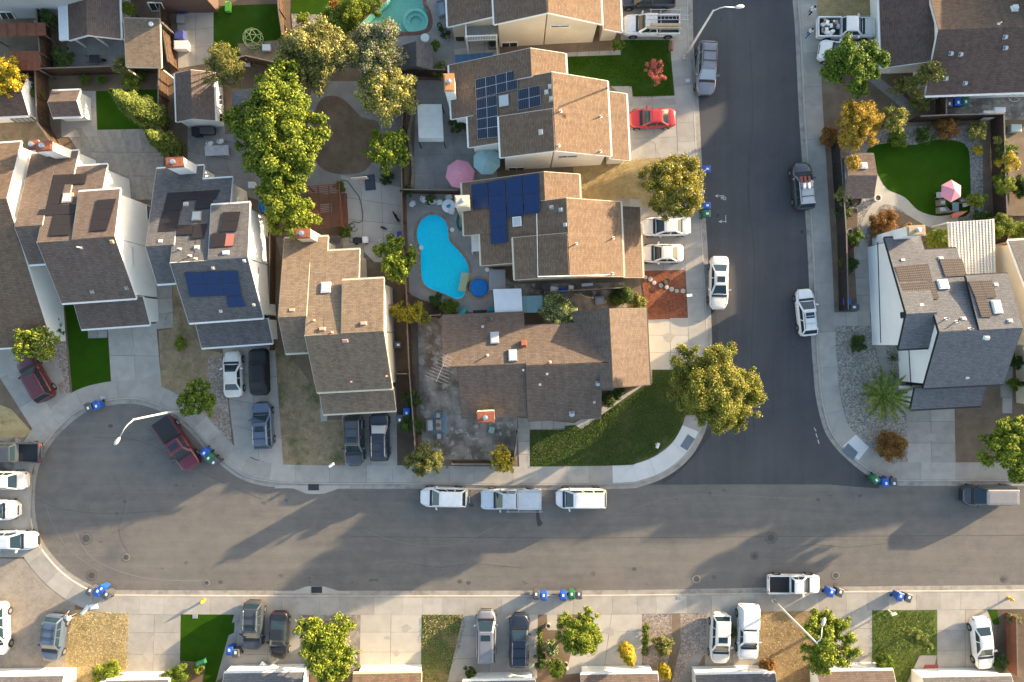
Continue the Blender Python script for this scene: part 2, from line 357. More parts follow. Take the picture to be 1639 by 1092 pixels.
# north-west block
slabs('driveway', [(172, 520), (250, 518), (259, 622), (178, 618)], 2, 2, concrete)
patch('lawn', [(103, 486), (120, 484), (134, 530), (172, 530), (178, 612), (150, 619), (116, 630), (110, 560)], .118, turf)
slabs('path', [(140, 528), (172, 526), (172, 541), (141, 542)], 2, 1, patio_grey, .122)
slabs('path', [(246, 455), (275, 453), (278, 525), (250, 527)], 1, 3, concrete, .119)
patch('dry_yard', [(276, 455), (300, 470), (330, 560), (360, 566), (370, 712), (330, 690), (290, 655), (258, 618), (254, 530), (278, 525)], .112, dry_lawn)
patch('rock_bed', [(333, 575), (358, 572), (372, 715), (345, 690), (330, 650)], .116, white_rock)
slabs('driveway', [(356, 556), (440, 553), (454, 752), (376, 722)], 2, 4, concrete, .122)
patch('dry_yard', [(441, 556), (462, 566), (510, 630), (516, 672), (550, 672), (555, 748), (453, 748)], .113, dry_lawn)
slabs('path', [(511, 626), (524, 660), (524, 674), (513, 675)], 1, 2, concrete, .122)
slabs('driveway', [(546, 655), (635, 655), (636, 750), (553, 750)], 2, 2, concrete, .121)
patch('side_yard', [(635, 600), (665, 600), (668, 748), (636, 748)], .112, dirt_dark)
# far left
slabs('driveway', [(-30, 558), (75, 545), (118, 640), (60, 700)], 2, 3, concrete, .120)
patch('dry_yard', [(-20, 640), (18, 655), (50, 690), (40, 700), (-20, 705)], .117, dry_grass)
patch('rock_bed', [(80, 545), (104, 520), (112, 628), (96, 632)], .121, white_rock)
slabs('driveway', [(-60, 700), (62, 700), (52, 760), (-60, 760)], 2, 1, concrete_dirty, .119)
slabs('driveway', [(-60, 760), (52, 760), (48, 850), (-60, 850)], 2, 1, concrete, .118)
slabs('driveway', [(-60, 850), (60, 850), (70, 892), (-60, 892)], 2, 1, concrete, .117)
# corner plot
patch('lawn', [(848, 686), (925, 680), (965, 660), (1040, 612), (1045, 590), (1120, 588), (1106, 660), (1085, 700), (1050, 728), (1010, 747), (849, 748)], .117, corner_lawn)
slabs('path', [(828, 686), (848, 686), (848, 748), (831, 748)], 1, 3, concrete, .121)
slabs('path', [(828, 668), (925, 678), (922, 688), (830, 688)], 5, 1, concrete, .119)
slabs('path', [(918, 678), (1034, 612), (1044, 606), (930, 688)], 6, 1, concrete, .1225)
slabs('path', [(1032, 590), (1044, 590), (1044, 616), (1034, 618)], 1, 2, concrete, .1245)
patch('planting_bed', [(962, 622), (1030, 615), (965, 660)], .115, dirt_dark)
slabs('driveway', [(1034, 509), (1110, 509), (1110, 592), (1038, 592)], 2, 3, concrete_pale, .122)
slabs('patio', [(668, 508), (760, 508), (835, 664), (672, 664)], 3, 4, concrete_dirty, .121)
slabs('patio', [(672, 664), (828, 664), (828, 736), (676, 736)], 4, 2, concrete_dirty, .1195)
patch('planting_bed', [(655, 736), (828, 736), (828, 748), (655, 748)], .115, dirt)
patch('bark_bed', [(1025, 434), (1097, 432), (1100, 510), (1036, 512)], .120, bark_mulch)
slabs('driveway', [(1022, 330), (1102, 326), (1099, 432), (1026, 434)], 2, 3, concrete, .121)
patch('dry_yard', [(915, 256), (1100, 248), (1106, 345), (1022, 345), (1018, 332), (925, 325)], .114, dry_grass)
slabs('path', [(986, 318), (1028, 318), (1028, 335), (990, 337)], 2, 1, concrete, .118)
slabs('driveway', [(1002, 155), (1084, 153), (1092, 252), (1009, 255)], 2, 3, concrete, .121)
patch('lawn', [(900, 91), (992, 88), (996, 64), (1072, 64), (1079, 156), (1013, 160), (1011, 138), (960, 138), (900, 118)], .118, green_lawn)
slabs('path', [(975, 136), (1012, 137), (1013, 162), (1003, 160)], 1, 2, concrete, .1195)
slabs('path', [(1012, 160), (1080, 157), (1082, 168), (1006, 170)], 3, 1, patio_grey, .1235)
slabs('path', [(908, 84), (994, 80), (994, 88), (906, 91)], 5, 1, concrete, .122)
slabs('driveway', [(985, -40), (1090, -40), (1090, 64), (994, 64)], 2, 3, concrete, .116)
# pool yard
patch('pool_deck', [(650, 308), (770, 312), (775, 420), (830, 460), (830, 500), (715, 500), (655, 470)], .117, patio_grey, holes=[poolW, spaW])
patch('planting_bed', [(646, 470), (700, 488), (705, 510), (640, 512)], .119, dirt_dark)
slabs('side_yard', [(788, 455), (1000, 452), (1005, 498), (790, 502)], 6, 1, concrete_dirty, .115)
# stamped patio with parasols
slabs('patio', [(667, 128), (772, 130), (800, 305), (660, 308)], 4, 6, patio_grey, .117, .012)
patch('planting_bed', [(643, 178), (662, 172), (664, 200), (658, 240), (664, 305), (640, 300)], .119, dirt)
# yard with the dirt oval
patch('yard', [(500, 130), (660, 130), (655, 310), (480, 310)], .112, patio_grey)
patch('dirt_oval', [(505, 175), (520, 155), (548, 158), (580, 188), (605, 195), (606, 225), (590, 268), (560, 279), (525, 275), (506, 258), (502, 220)], .117, dirt, True)
slabs('patio', [(545, 280), (642, 300), (648, 420), (550, 420)], 3, 4, concrete_pale, .1185)
slabs('patio', [(440, 380), (555, 376), (600, 420), (455, 430)], 3, 2, concrete_dirty, .115)
# yard behind the second house
slabs('patio', [(300, 195), (390, 200), (450, 330), (300, 290)], 4, 4, patio_grey, .117)
patch('planting_bed', [(360, 150), (385, 145), (375, 215), (360, 215)], .119, dirt)
# yard behind the first house
patch('lawn', [(154, 146), (255, 143), (262, 168), (262, 206), (156, 208)], .118, turf)
slabs('deck', [(100, 205), (262, 206), (262, 320), (180, 320)], 16, 3, M_('deck_wood', (.40, .365, .315), (.31, .28, .24), 2.5, fine=.15, objrand=.2), .116, .02, dirt_dark, 'deck_board')
slabs('path', [(96, 145), (153, 146), (156, 218), (98, 220)], 1, 3, concrete, .1195)
slabs('path', [(255, 142), (268, 142), (268, 200), (258, 200)], 1, 3, concrete_pale, .1215)
patch('dry_yard', [(-30, 195), (75, 195), (78, 232), (-30, 232)], .114, dry_lawn)
# top left
slabs('patio', [(106, 60), (200, 60), (205, 116), (108, 118)], 3, 2, patio_grey, .117)
slabs('patio', [(282, -40), (342, -40), (342, 100), (285, 110)], 2, 5, concrete, .118)
patch('lawn', [(339, 10), (450, 6), (452, 95), (340, 90)], .1165, green_lawn)
patch('dry_yard', [(380, 70), (450, 64), (452, 108), (390, 104)], .119, dry_lawn)
patch('dark_lawn', [(468, -30), (570, -30), (560, 22), (466, 24)], .1165, green_lawn)
patch('gravel_bed', [(466, 22), (530, 24), (545, 70), (470, 64)], .1185, gravel)
patch('pool_terrace', [(560, -40), (730, -40), (730, 110), (580, 92), (570, 52)], .116, patio_grey, holes=[pool2W])
slabs('patio', [(726, 45), (800, 45), (800, 90), (728, 112)], 3, 2, concrete, .119)
# north-east block
patch('dry_yard', [(1305, -30), (1402, -30), (1402, 26), (1307, 28)], .117, dry_grass)
slabs('driveway', [(1303, 27), (1408, 24), (1410, 112), (1312, 118)], 2, 2, concrete, .121)
patch('yard', [(1310, 116), (1412, 110), (1480, 190), (1322, 232)], .115, dirt)
slabs('path', [(1385, 125), (1402, 120), (1470, 172), (1455, 182)], 1, 5, patio_grey, .118)
slabs('patio', [(1495, 150), (1650, 150), (1650, 192), (1497, 192)], 5, 1, concrete_dirty, .117)
patch('gravel_bed', [(1340, 205), (1572, 200), (1575, 390), (1340, 392)], .114, gravel)
patch('lawn', [(1386, 246), (1400, 233), (1432, 229), (1463, 232), (1496, 224), (1527, 225), (1549, 237), (1553, 280), (1553, 325), (1546, 346), (1501, 347), (1468, 338), (1446, 318), (1418, 306), (1406, 280)], .121, turf, True)
patch('path', [(1396, 262), (1406, 282), (1420, 303), (1448, 316), (1470, 337), (1500, 346), (1530, 344), (1530, 364), (1495, 366), (1462, 350), (1442, 336), (1425, 328), (1408, 330), (1398, 350), (1386, 372), (1380, 395), (1374, 380), (1382, 350), (1398, 322), (1400, 300)], .124, concrete_pale, True)
patch('planting_bed', [(1398, 360), (1410, 334), (1440, 338), (1465, 352), (1500, 372), (1480, 392), (1390, 390)], .1225, dirt)
patch('planting_bed', [(1342, 330), (1372, 335), (1372, 420), (1346, 420)], .1225, dirt_dark)
slabs('path', [(1366, 390), (1390, 388), (1395, 500), (1372, 500)], 1, 4, concrete, .1235)
slabs('path', [(1334, 500), (1392, 498), (1394, 522), (1336, 522)], 3, 1, concrete, .1255)
patch('gravel_bed', [(1336, 521), (1392, 520), (1440, 560), (1458, 655), (1453, 742), (1418, 738), (1378, 712), (1354, 682), (1342, 640), (1338, 590)], .117, gravel)
patch('path', [(1398, 540), (1412, 545), (1420, 570), (1424, 600), (1412, 610), (1408, 580)], .121, patio_grey, True)
slabs('driveway', [(1450, 640), (1528, 640), (1530, 744), (1453, 744)], 2, 3, concrete, .1225)
slabs('path', [(1432, 650), (1455, 650), (1455, 665), (1436, 667)], 2, 1, concrete, .1235)
patch('dirt_strip', [(1528, 600), (1605, 580), (1604, 744), (1530, 744)], .1185, dirt)
slabs('path', [(1600, 560), (1622, 560), (1620, 662), (1602, 662)], 1, 4, concrete, .1205)
patch('yard', [(1598, 200), (1700, 200), (1700, 400), (1600, 390)], .116, dirt)
# south block
patch('yard', [(-60, 892), (45, 895), (92, 945), (120, 965), (118, 1080), (-60, 1090)], .117, paver)
patch('dry_yard', [(120, 976), (207, 978), (207, 1065), (180, 1100), (112, 1100), (104, 1060), (112, 1000)], .119, dry_grass)
slabs('driveway', [(206, 978), (289, 979), (288, 1082), (200, 1082)], 2, 3, concrete, .122)
patch('lawn', [(290, 979), (376, 979), (375, 1010), (366, 1040), (345, 1092), (325, 1092), (330, 1060), (288, 1058)], .119, turf)
slabs('path', [(376, 979), (392, 979), (390, 1060), (345, 1092)], 1, 6, patio_grey, .1205)
slabs('driveway', [(386, 979), (482, 980), (482, 1082), (370, 1082)], 2, 3, concrete, .1225)
patch('planting_bed', [(482, 980), (578, 980), (578, 1080), (482, 1080)], .1165, concrete_dirty)
slabs('driveway', [(577, 980), (675, 980), (674, 1076), (575, 1076)], 2, 3, concrete_pale, .122)
patch('lawn', [(675, 981), (744, 981), (747, 1000), (738, 1040), (712, 1095), (672, 1095)], .118, M_('patchy_lawn', (.10, .145, .025), (.075, .12, .018), 1.2, c3=(.27, .21, .095), scale3=.5, lo3=.5, hi3=.66, fine=.2, fscale=22, bump=.5))
slabs('driveway', [(742, 981), (846, 981), (846, 1085), (716, 1092)], 2, 3, concrete, .1225)
slabs('path', [(846, 981), (861, 981), (860, 1086), (846, 1086)], 1, 4, concrete_pale, .1235)
patch('planting_bed', [(861, 981), (930, 981), (920, 1050), (905, 1092), (860, 1092)], .118, dirt)
slabs('path', [(875, 983), (892, 983), (892, 1009), (876, 1009)], 1, 1, concrete_pale, .122)
slabs('driveway', [(930, 981), (1028, 981), (1028, 1068), (905, 1080)], 2, 3, concrete_pale, .1215)
patch('rock_bed', [(1028, 979), (1140, 979), (1136, 1040), (1085, 1092), (1050, 1092), (1028, 1060)], .1185, white_rock)
patch('dry_strip', [(1075, 980), (1088, 980), (1090, 1030), (1075, 1092), (1062, 1092), (1076, 1030)], .1205, dirt)
slabs('path', [(1110, 1047), (1128, 1045), (1105, 1092), (1085, 1092)], 1, 3, patio_grey, .1225)
slabs('driveway', [(1132, 979), (1215, 979), (1215, 1066), (1128, 1066)], 2, 3, concrete, .1215)
patch('dry_yard', [(1213, 977), (1352, 977), (1352, 1092), (1213, 1092)], .118, M_('brown_yard', (.34, .24, .125), (.26, .18, .095), 1.5, c3=(.4, .29, .16), scale3=.5, fine=.25, fscale=18, bump=.6))
slabs('driveway', [(1330, 976), (1396, 976), (1396, 1066), (1325, 1066)], 2, 3, concrete, .1225)
patch('lawn', [(1395, 976), (1500, 976), (1500, 1050), (1470, 1050), (1452, 1092), (1396, 1092)], .119, M_('bright_lawn', (.11, .165, .028), (.085, .135, .02), 1.2, c3=(.2, .18, .07), scale3=.45, lo3=.52, hi3=.75, fine=.2, fscale=22, bump=.5))
slabs('path', [(1472, 1049), (1500, 1049), (1490, 1092), (1452, 1092)], 1, 2, concrete, .1215)
patch('path', [(1480, 1064), (1502, 1064), (1498, 1095), (1468, 1095)], .1265, M_('red_concrete', (.36, .09, .08), (.3, .075, .065), 2))
slabs('driveway', [(1500, 976), (1590, 976), (1592, 1075), (1500, 1075)], 2, 3, concrete, .1225)
patch('lawn', [(1580, 976), (1596, 976), (1600, 1000), (1590, 1000)], .1275, green_lawn)
patch('planting_bed', [(1595, 976), (1700, 976), (1700, 1100), (1595, 1100)], .1195, dirt_dark)
# pools
def water_mat(name, tint):
    m, n, l, p = nodes(name); n.remove(p)
    t = N(n, 'ShaderNodeBsdfTransparent'); t.inputs[0].default_value = (*tint, 1); g = N(n, 'ShaderNodeBsdfGlossy'); g.inputs['Roughness'].default_value = .05
    fr = N(n, 'ShaderNodeFresnel'); fr.inputs[0].default_value = 1.33; mx = N(n, 'ShaderNodeMixShader')
    b = N(n, 'ShaderNodeBump'); b.inputs['Strength'].default_value = .08; b.inputs['Distance'].default_value = .05; l.new(noise(n, l, 3, 2, .5, pos(n)), b.inputs['Height'])
    l.new(b.outputs[0], fr.inputs['Normal']); l.new(b.outputs[0], g.inputs['Normal'])
    l.new(fr.outputs[0], mx.inputs[0]); l.new(t.outputs[0], mx.inputs[1]); l.new(g.outputs[0], mx.inputs[2]); l.new(mx.outputs[0], n['Material Output'].inputs[0]); return m
water1 = water_mat('water_blue', (.6, 1.0, 1.0)); water2 = water_mat('water_teal', (.75, .95, .92))
plaster = flat('pool_plaster', (.0, .80, 1.0), .6); plaster2 = flat('pool_plaster_green', (.36, .62, .55), .6)
def pool(name, W, label, wm, pm, cop, depth, shallow=None):
    c = sum(W, Vector())/len(W)
    t = thing(name, (c.x, c.y, .1), label, 'pool')
    mb = MB(); mb.loft([[(p.x, p.y, .10) for p in W], [(p.x, p.y, -depth) for p in W]], caps=False); mb.poly([(p.x, p.y, -depth) for p in W]); mb.build('basin', pm, t, fix=False)
    MB().poly([(p.x, p.y, .03) for p in W])
    mb = MB(); mb.poly([(p.x, p.y, .03) for p in W]); mb.build('water', wm, t, fix=False)
    n = len(W); k = 0
    out = []
    for i in range(n):
        d = (W[(i+1) % n]-W[i-1]).normalized(); nn = Vector((d.y, -d.x, 0))
        if nn.dot(W[i]-c) < 0 and name != 'swimming_pool': nn = -nn
        out.append(W[i]+nn*.3)
    return t, out
def area(W): return sum(W[i-1].x*W[i].y-W[i].x*W[i-1].y for i in range(len(W)))
def coping(t, W, m, wd=.32, step=2):
    sgn = 1 if area(W) > 0 else -1; n = len(W); o = []
    for i in range(n):
        d = (W[(i+1) % n]-W[i-1]).normalized(); o.append(W[i]+Vector((d.y, -d.x, 0))*wd*sgn)
    i = 0
    while i < n:
        j = min(i+step, n); r = [W[k % n] for k in range(i, j+1)]+[o[k % n] for k in range(j, i-1, -1)]
        c = sum(r, Vector())/len(r); r = [c+(p-c)*.965 for p in r]
        MB().ext(r, .15, .06).build('coping_stone', m, t); i = j
coping_m = M_('coping', (.40, .32, .23), (.30, .24, .18), 4, fine=.15, objrand=.25)
coping_r = M_('coping_red', (.28, .13, .10), (.2, .1, .08), 4, fine=.15, objrand=.25)
t, _ = pool('swimming_pool', poolW, 'turquoise kidney-shaped swimming pool with stone coping beside the solar-roofed house', water1, plaster, 1, .6); coping(t, poolW, coping_m, .3, 1)
MB().ext(GP([(726, 477), (740, 474), (744, 466), (747, 470), (742, 480), (730, 482)], .0), -.12, -.6).build('steps', flat('pool_step', (.25, .85, .95), .6), t)
t, _ = pool('spa_pool', spaW, 'round spa with a blue cover at the tail of the turquoise pool', water1, plaster, 1, .8); coping(t, spaW, coping_m, .25, 2)
sp = circ(767, 461, 14.2, 28); MB().loft([[(p.x, p.y, z) for p in [sp[0]*0+((q-sum(sp, Vector())/28)*k+sum(sp, Vector())/28) for q in sp]] for k, z in ((1, .05), (1, .11), (.9, .135), (.4, .14))]).build('cover', M_('spa_cover', (.012, .17, .58), (.02, .24, .66), 9, fine=.1), t)
t, _ = pool('garden_pool', pool2W, 'pale green freeform pool at the top edge of the photo', water2, plaster2, 1, 1.2); coping(t, pool2W, coping_r, .35, 1)
mb = MB(); c0 = G(665, 33, .1)
for r0, r1, zz in ((1.25, .98, .02), (.98, .6, -.2)):
    mb.lathe([(r0, -1.1), (r0, zz), (r1, zz), (r1, -1.1)], (c0.x, c0.y, 0), 28)
mb.lathe([(.62, -1.1), (.62, -.42), (.1, -.42)], (c0.x, c0.y, 0), 28); mb.build('spa_ring', plaster2, t)
trim_pg = flat('pergola_cream', (.78, .73, .64), .6)
vent_pale = flat('vent_pale', (.50, .47, .44), .6)
# ------------------------------------------------------------------ houses
class House:
    def __init__(s, name, a, c, label, roof, wall, trim, shift=(0, 0), cat='house'):
        s.a = a; s.sh = Vector((*shift, 0)); s.t = thing(name, G(*c)+s.sh, label, cat); s.roof = roof; s.wall = wall; s.trim = trim; s.sl = []; s.k = 0
    def g(s, p, z): return G(p[0], p[1], z)+s.sh
    def slope(s, R1, R2, zr, E, ze, a=None, ov=.28, walls=True, roof=None, wz0=0.0, th=.10):
        s.k += 1; j = .004*s.k; zr += j; ze += j
        a = R(s.a if a is None else a); u = Vector((math.cos(a), math.sin(a), 0)); v = Vector((-u.y, u.x, 0))
        r1, r2, e = s.g(R1, zr), s.g(R2, zr), s.g(E, ze)
        u0, u1 = sorted((r1.dot(u), r2.dot(u))); vr = (r1.dot(v)+r2.dot(v))/2; ve = e.dot(v); sg = 1 if ve > vr else -1
        W = lambda uu, vv, z: u*uu+v*vv+Vector((0, 0, z))
        Q = [W(u0, vr, zr), W(u1, vr, zr), W(u1, ve, ze), W(u0, ve, ze)]
        n = (Q[1]-Q[0]).cross(Q[3]-Q[0]).normalized()
        if n.z < 0: n = -n
        sl = math.hypot(ve-vr, zr-ze)
        uv = [(0, sl), (u1-u0, sl), (u1-u0, 0), (0, 0)]
        mb = MB(); mb.prism(Q, [p-n*th for p in Q], uv); ro = mb.build('roof', roof or s.roof, s.t, fix=False)
        g = .045; T = [W(u0-g, vr, zr), W(u1+g, vr, zr), W(u1+g, ve+sg*.09, ze-.09*(zr-ze)/abs(ve-vr)), W(u0-g, ve+sg*.09, ze-.09*(zr-ze)/abs(ve-vr))]
        mb = MB(); mb.prism([p-n*.035 for p in T], [p-n*(th+.13) for p in T]); mb.build('fascia', s.trim, s.t)
        # gutter along the eave
        mb = MB(); mb.bar(W(u0, ve+sg*.10, ze-.11), W(u1, ve+sg*.10, ze-.11), .11, .10); mb.build('gutter', s.trim, s.t)
        ps = dict(s=(Q[0], n), n=n, u=u, v=v, slv=(Q[3]-Q[0]).normalized())
        o = ov+.006*s.k; drop = th+.10
        if walls:
            vw = ve-sg*o*1.2; zt = lambda vv: zr+(ze-zr)*(vv-vr)/(ve-vr)-drop
            pr = [(vr, wz0), (vr, zt(vr)), (vw, zt(vw)), (vw, wz0)]
            mb = MB(); mb.prism([W(u1-o, x, z) for x, z in pr], [W(u0+o, x, z) for x, z in pr]); mb.build('wall', s.wall, s.t)
            ps['u1'] = (W(u1-o, 0, 0), u); ps['u0'] = (W(u0+o, 0, 0), -u); ps['e'] = (W(0, vw, 0), v*sg)
        s.sl.append(ps); return s
    def panels(s, i, q, nx, ny, m, lift=.09, frame=None, gap=.012):
        pl = s.sl[i]; n = pl['n']; p0 = pl['s'][0]+n*lift; Pq = [onplane(x-0, y-0, (p0-s.sh, n))+s.sh for x, y in q]
        bl = lambda a, b: Pq[0]*(1-a)*(1-b)+Pq[1]*a*(1-b)+Pq[2]*a*b+Pq[3]*(1-a)*b
        for a in range(nx):
            for b in range(ny):
                r = [bl(a/nx, b/ny), bl((a+1)/nx, b/ny), bl((a+1)/nx, (b+1)/ny), bl(a/nx, (b+1)/ny)]
                c = sum(r, Vector())/4; r = [p+(c-p).normalized()*gap for p in r]
                mb = MB(); mb.prism(r, [p-n*.045 for p in r]); f = mb.build('solar_panel', frame or metal_dark, s.t)
                r2 = [p+(c-p).normalized()*.025+n*.003 for p in r]
                mb = MB(); mb.poly(r2, [(0, 0), (1, 0), (1, 1), (0, 1)]); mb.build('cells', m, f, fix=False)
    def onslope(s, i, p, lift=0):
        pl = s.sl[i]; return onplane(p[0], p[1], (pl['s'][0]+pl['n']*lift, pl['n']))
    def item(s, i, p, kind='vent', d=(.3, .3, .25), m=None):
        pl = s.sl[i]; c = s.onslope(i, p); n = pl['n']; u = pl['u']; w_ = n.cross(u)
        if kind == 'skylight':
            q = lambda sx, sy, h: [c+u*x*sx/2+w_*y*sy/2+n*h for x, y in ((-1, -1), (1, -1), (1, 1), (-1, 1))]
            mb = MB(); mb.prism(q(d[0], d[1], .16), q(d[0], d[1], -.02)); f = mb.build('skylight', m or metal_galv, s.t)
            mb = MB(); mb.prism(q(d[0]-.16, d[1]-.16, .20), q(d[0]-.12, d[1]-.12, .15)); mb.build('pane', glass_pale, f)
        elif kind == 'pipe':
            mb = MB(); mb.tube([c, c+Vector((0, 0, d[2]))], .06, 8); f = mb.build('vent_pipe', m or vent_grey, s.t)
            q = [c+u*x*.12+w_*y*.12+n*.012 for x, y in ((-1, -1), (1, -1), (1, 1), (-1, 1))]
            mb = MB(); mb.prism(q, [x-n*.02 for x in q]); mb.build('flashing', m or vent_grey, f)
        else:
            q = lambda k, h: [c+u*x*d[0]/2*k+w_*y*d[1]/2*k+n*h for x, y in ((-1, -1), (1, -1), (1, 1), (-1, 1))]
            mb = MB(); mb.prism(q(1.25, .015), q(1.25, -.01)); mb.prism(q(.85, d[2]), q(1, .01)); mb.build('roof_vent', m or vent_grey, s.t)
    def window(s, i, face, q, m=None, fm=None, mull=1, name='window'):
        pl = s.sl[i][face]; n = pl[1]; P = [onplane(x, y, (pl[0]-s.sh, n))+s.sh for x, y in q]
        bl = lambda a, b: P[0]*(1-a)*(1-b)+P[1]*a*(1-b)+P[2]*a*b+P[3]*(1-a)*b
        mb = MB(); mb.prism([p+n*.02 for p in P], [p-n*.02 for p in P]); f = mb.build(name, m or glass_win, s.t)
        mb = MB()
        for k in range(4): mb.bar(P[k]+n*.02, P[(k+1) % 4]+n*.02, .09, .09)
        for k in range(1, mull+1): mb.bar(bl(k/(mull+1), 0)+n*.02, bl(k/(mull+1), 1)+n*.02, .05, .05)
        mb.build('frame', fm or trim_white, f)
    def strip(s, i, face, a, b, wd, m, name='trim_board', out=.03):
        pl = s.sl[i][face]; n = pl[1]; A = onplane(a[0], a[1], (pl[0]-s.sh, n))+s.sh; B = onplane(b[0], b[1], (pl[0]-s.sh, n))+s.sh
        d = (B-A).normalized(); e = n.cross(d)*wd/2
        mb = MB(); q = [A-e, B-e, B+e, A+e]; mb.prism([p+n*out for p in q], [p-n*.02 for p in q]); mb.build(name, m, s.t)
    def chimney(s, p, zt, w_, d, zb=0, m=None, top=None, pots=1):
        c = s.g(p, zt); a = R(s.a)
        mb = MB(); mb.box((c.x, c.y, (zt+zb)/2-.05), (w_, d, zt-zb-.1), a); ch = mb.build('chimney', m or s.wall, s.t)
        mb = MB(); mb.box((c.x, c.y, zt-.05), (w_+.10, d+.10, .12), a); mb.box((c.x, c.y, zt+.02), (w_-.12, d-.12, .06), a); mb.build('cap', top or brick_red, ch)
        mb = MB()
        for k in range(pots):
            mb.lathe([(.16, 0), (.15, .22), (.23, .24), (.23, .30), (.05, .36)], (c.x, c.y, zt+.04), 14)
        mb.build('flue', metal_galv, ch)
    def garage_door(s, i, x0, x1, zt=2.1, npan=4):
        # sectional door on the eave wall between two world offsets along the wall
        pl = s.sl[i]; n = pl['e'][1]; u = pl['u']; o = pl['e'][0]
        for k in range(npan):
            z0, z1 = .14+k*(zt-.14)/npan, .14+(k+1)*(zt-.14)/npan-.02
            q = [u*x0+n*n.dot(o)+Vector((0, 0, z0)), u*x1+n*n.dot(o)+Vector((0, 0, z0)), u*x1+n*n.dot(o)+Vector((0, 0, z1)), u*x0+n*n.dot(o)+Vector((0, 0, z1))]
            mb = MB(); mb.prism([p+n*.03 for p in q], [p-n*.02 for p in q]); mb.build('garage_door_panel', trim_white, s.t)
ZL, ZN, ZM, ZR_ = 6.65, 3.8, 7.2, 7.3
def planA(h, low, lowF, lowB, a1, a2, aE, b2, bE, r1, r2, rE, s2, sE, g1, g2, gE):
    h.slope(low[0], low[1], ZL, lowF, 5.15)                 # 0 low front
    h.slope(low[0], low[1], ZL, lowB, ZN)                   # 1 low back
    h.slope(a1, a2, ZM, aE, ZN)                             # 2 back a
    h.slope(a2, b2, ZM, bE, 4.3)                            # 3 back b
    h.slope(r1, r2, ZR_, rE, 5.9)                           # 4 raised back
    h.slope(a1, s2, 7.25, sE, 4.5)                          # 5 front
    h.slope(g1, g2, 3.4, gE, 2.5)                           # 6 garage
    return h
def Z(ox, oy, k=3.9): return lambda *pts: [(ox+x/k, oy+y/k) for x, y in pts]
r5 = Z(0, 270); r6 = Z(400, 270); r7 = Z(800, 270); r8 = Z(1219, 270); rT = Z(640, 0)
h1 = planA(House('family_house', 4, (140, 400), 'white house with brown shingle roof and black solar panels, left of its grey-roofed twin', roof_brown, stucco_white, trim_white),
    ((23, 363), (67, 361)), (58, 423), (90, 243), (59, 389), (97, 386), (100, 243), (149, 382), (160, 264), (115, 383), (183, 379), (170, 304), (183, 379), (150, 482), (117, 484), (228, 474), (190, 523))
for q, nx, ny, i in (([(310, 40), (545, 30), (530, 95), (293, 100)], 2, 1, 3), ([(293, 100), (405, 97), (372, 225), (258, 228)], 1, 2, 3), ([(258, 228), (480, 222), (465, 285), (225, 293)], 2, 1, 3), ([(335, 290), (462, 288), (430, 415), (305, 420)], 1, 2, 3), ([(605, 195), (725, 187), (665, 385), (562, 390)], 1, 3, 4)):
    h1.panels(i, r5(*q), nx, ny, solar_dark)
h1.item(3, r5((425, 187))[0], 'skylight', (.9, 1.0, 0), wood_pale); h1.item(5, r5((510, 495))[0], 'pipe', (0, 0, .7), vent_pale); h1.item(5, r5((575, 768))[0], 'vent', (.3, .3, .15)); h1.item(5, r5((790, 745))[0], 'vent', (.3, .3, .15)); h1.item(5, r5((700, 455))[0], 'vent', (.3, .3, .15), wood_pale)
h1.chimney((70, 234), 6.6, 1.35, .8)
h1.window(5, 'u1', r5((818, 490), (830, 492), (834, 605), (824, 605)))
h1.window(4, 'u1', [(234, 328), (242, 331), (242, 352), (235, 350)]); h1.strip(6, 'u1', (232, 452), (258, 458), .1, trim_white)
h2 = planA(House('family_house', 4, (345, 420), 'white house with grey roof and blue solar panels between the brown-roofed and tan-roofed houses', roof_grey, stucco_white, trim_white),
    ((233, 394), (278, 392)), (265, 454), (300, 267), (272, 424), (310, 420), (300, 267), (360, 414), (360, 285), (333, 416), (396, 410), (376, 326), (396, 410), (360, 513), (313, 520), (428, 509), (380, 553))
for q, nx, ny, i, m in (([(1045, 150), (1370, 132), (1345, 187), (1030, 205)], 3, 1, 3, solar_dark), ([(1030, 205), (1145, 200), (1130, 260), (1018, 265)], 1, 1, 3, solar_dark), ([(1225, 192), (1332, 187), (1312, 247), (1213, 255)], 1, 1, 3, solar_dark), ([(1012, 267), (1127, 262), (1097, 390), (985, 395)], 1, 2, 3, solar_dark),
    ([(1110, 352), (1207, 348), (1195, 410), (1096, 415)], 1, 1, 3, solar_dark), ([(1210, 346), (1292, 343), (1272, 433), (1192, 438)], 1, 1, 3, solar_dark), ([(1390, 272), (1502, 267), (1477, 390), (1367, 395)], 1, 2, 4, solar_dark), ([(1325, 402), (1407, 398), (1397, 487), (1310, 492)], 1, 1, 4, solar_dark), ([(1412, 403), (1468, 405), (1456, 482), (1400, 486)], 1, 1, 4, flat('panel_red', (.34, .13, .11), .4)),
    ([(1150, 650), (1485, 640), (1510, 790), (1185, 802)], 3, 2, 5, solar_blue), ([(1412, 800), (1512, 793), (1533, 862), (1425, 866)], 1, 1, 5, solar_blue)):
    h2.panels(i, r5(*q), nx, ny, m)
h2.item(3, r5((1230, 300))[0], 'skylight', (.8, .9, 0), wood_pale); h2.item(4, r5((1410, 525))[0], 'vent', (.5, .3, .15), plastic_white)
for q in ((1003, 455), (1160, 222), (1228, 492)): h2.item(3, r5(q)[0], 'vent', (.4, .34, .12), vent_pale)
for q in ((1125, 502), (1190, 545), (1225, 563)): h2.item(3, r5(q)[0], 'pipe', (0, 0, .5), vent_pale)
for q in ((1330, 620), (1525, 575), (1378, 890), (1585, 850)): h2.item(5, r5(q)[0], 'vent', (.24, .24, .15), vent_pale)
h2.chimney((279, 260), 6.6, 1.5, .85)
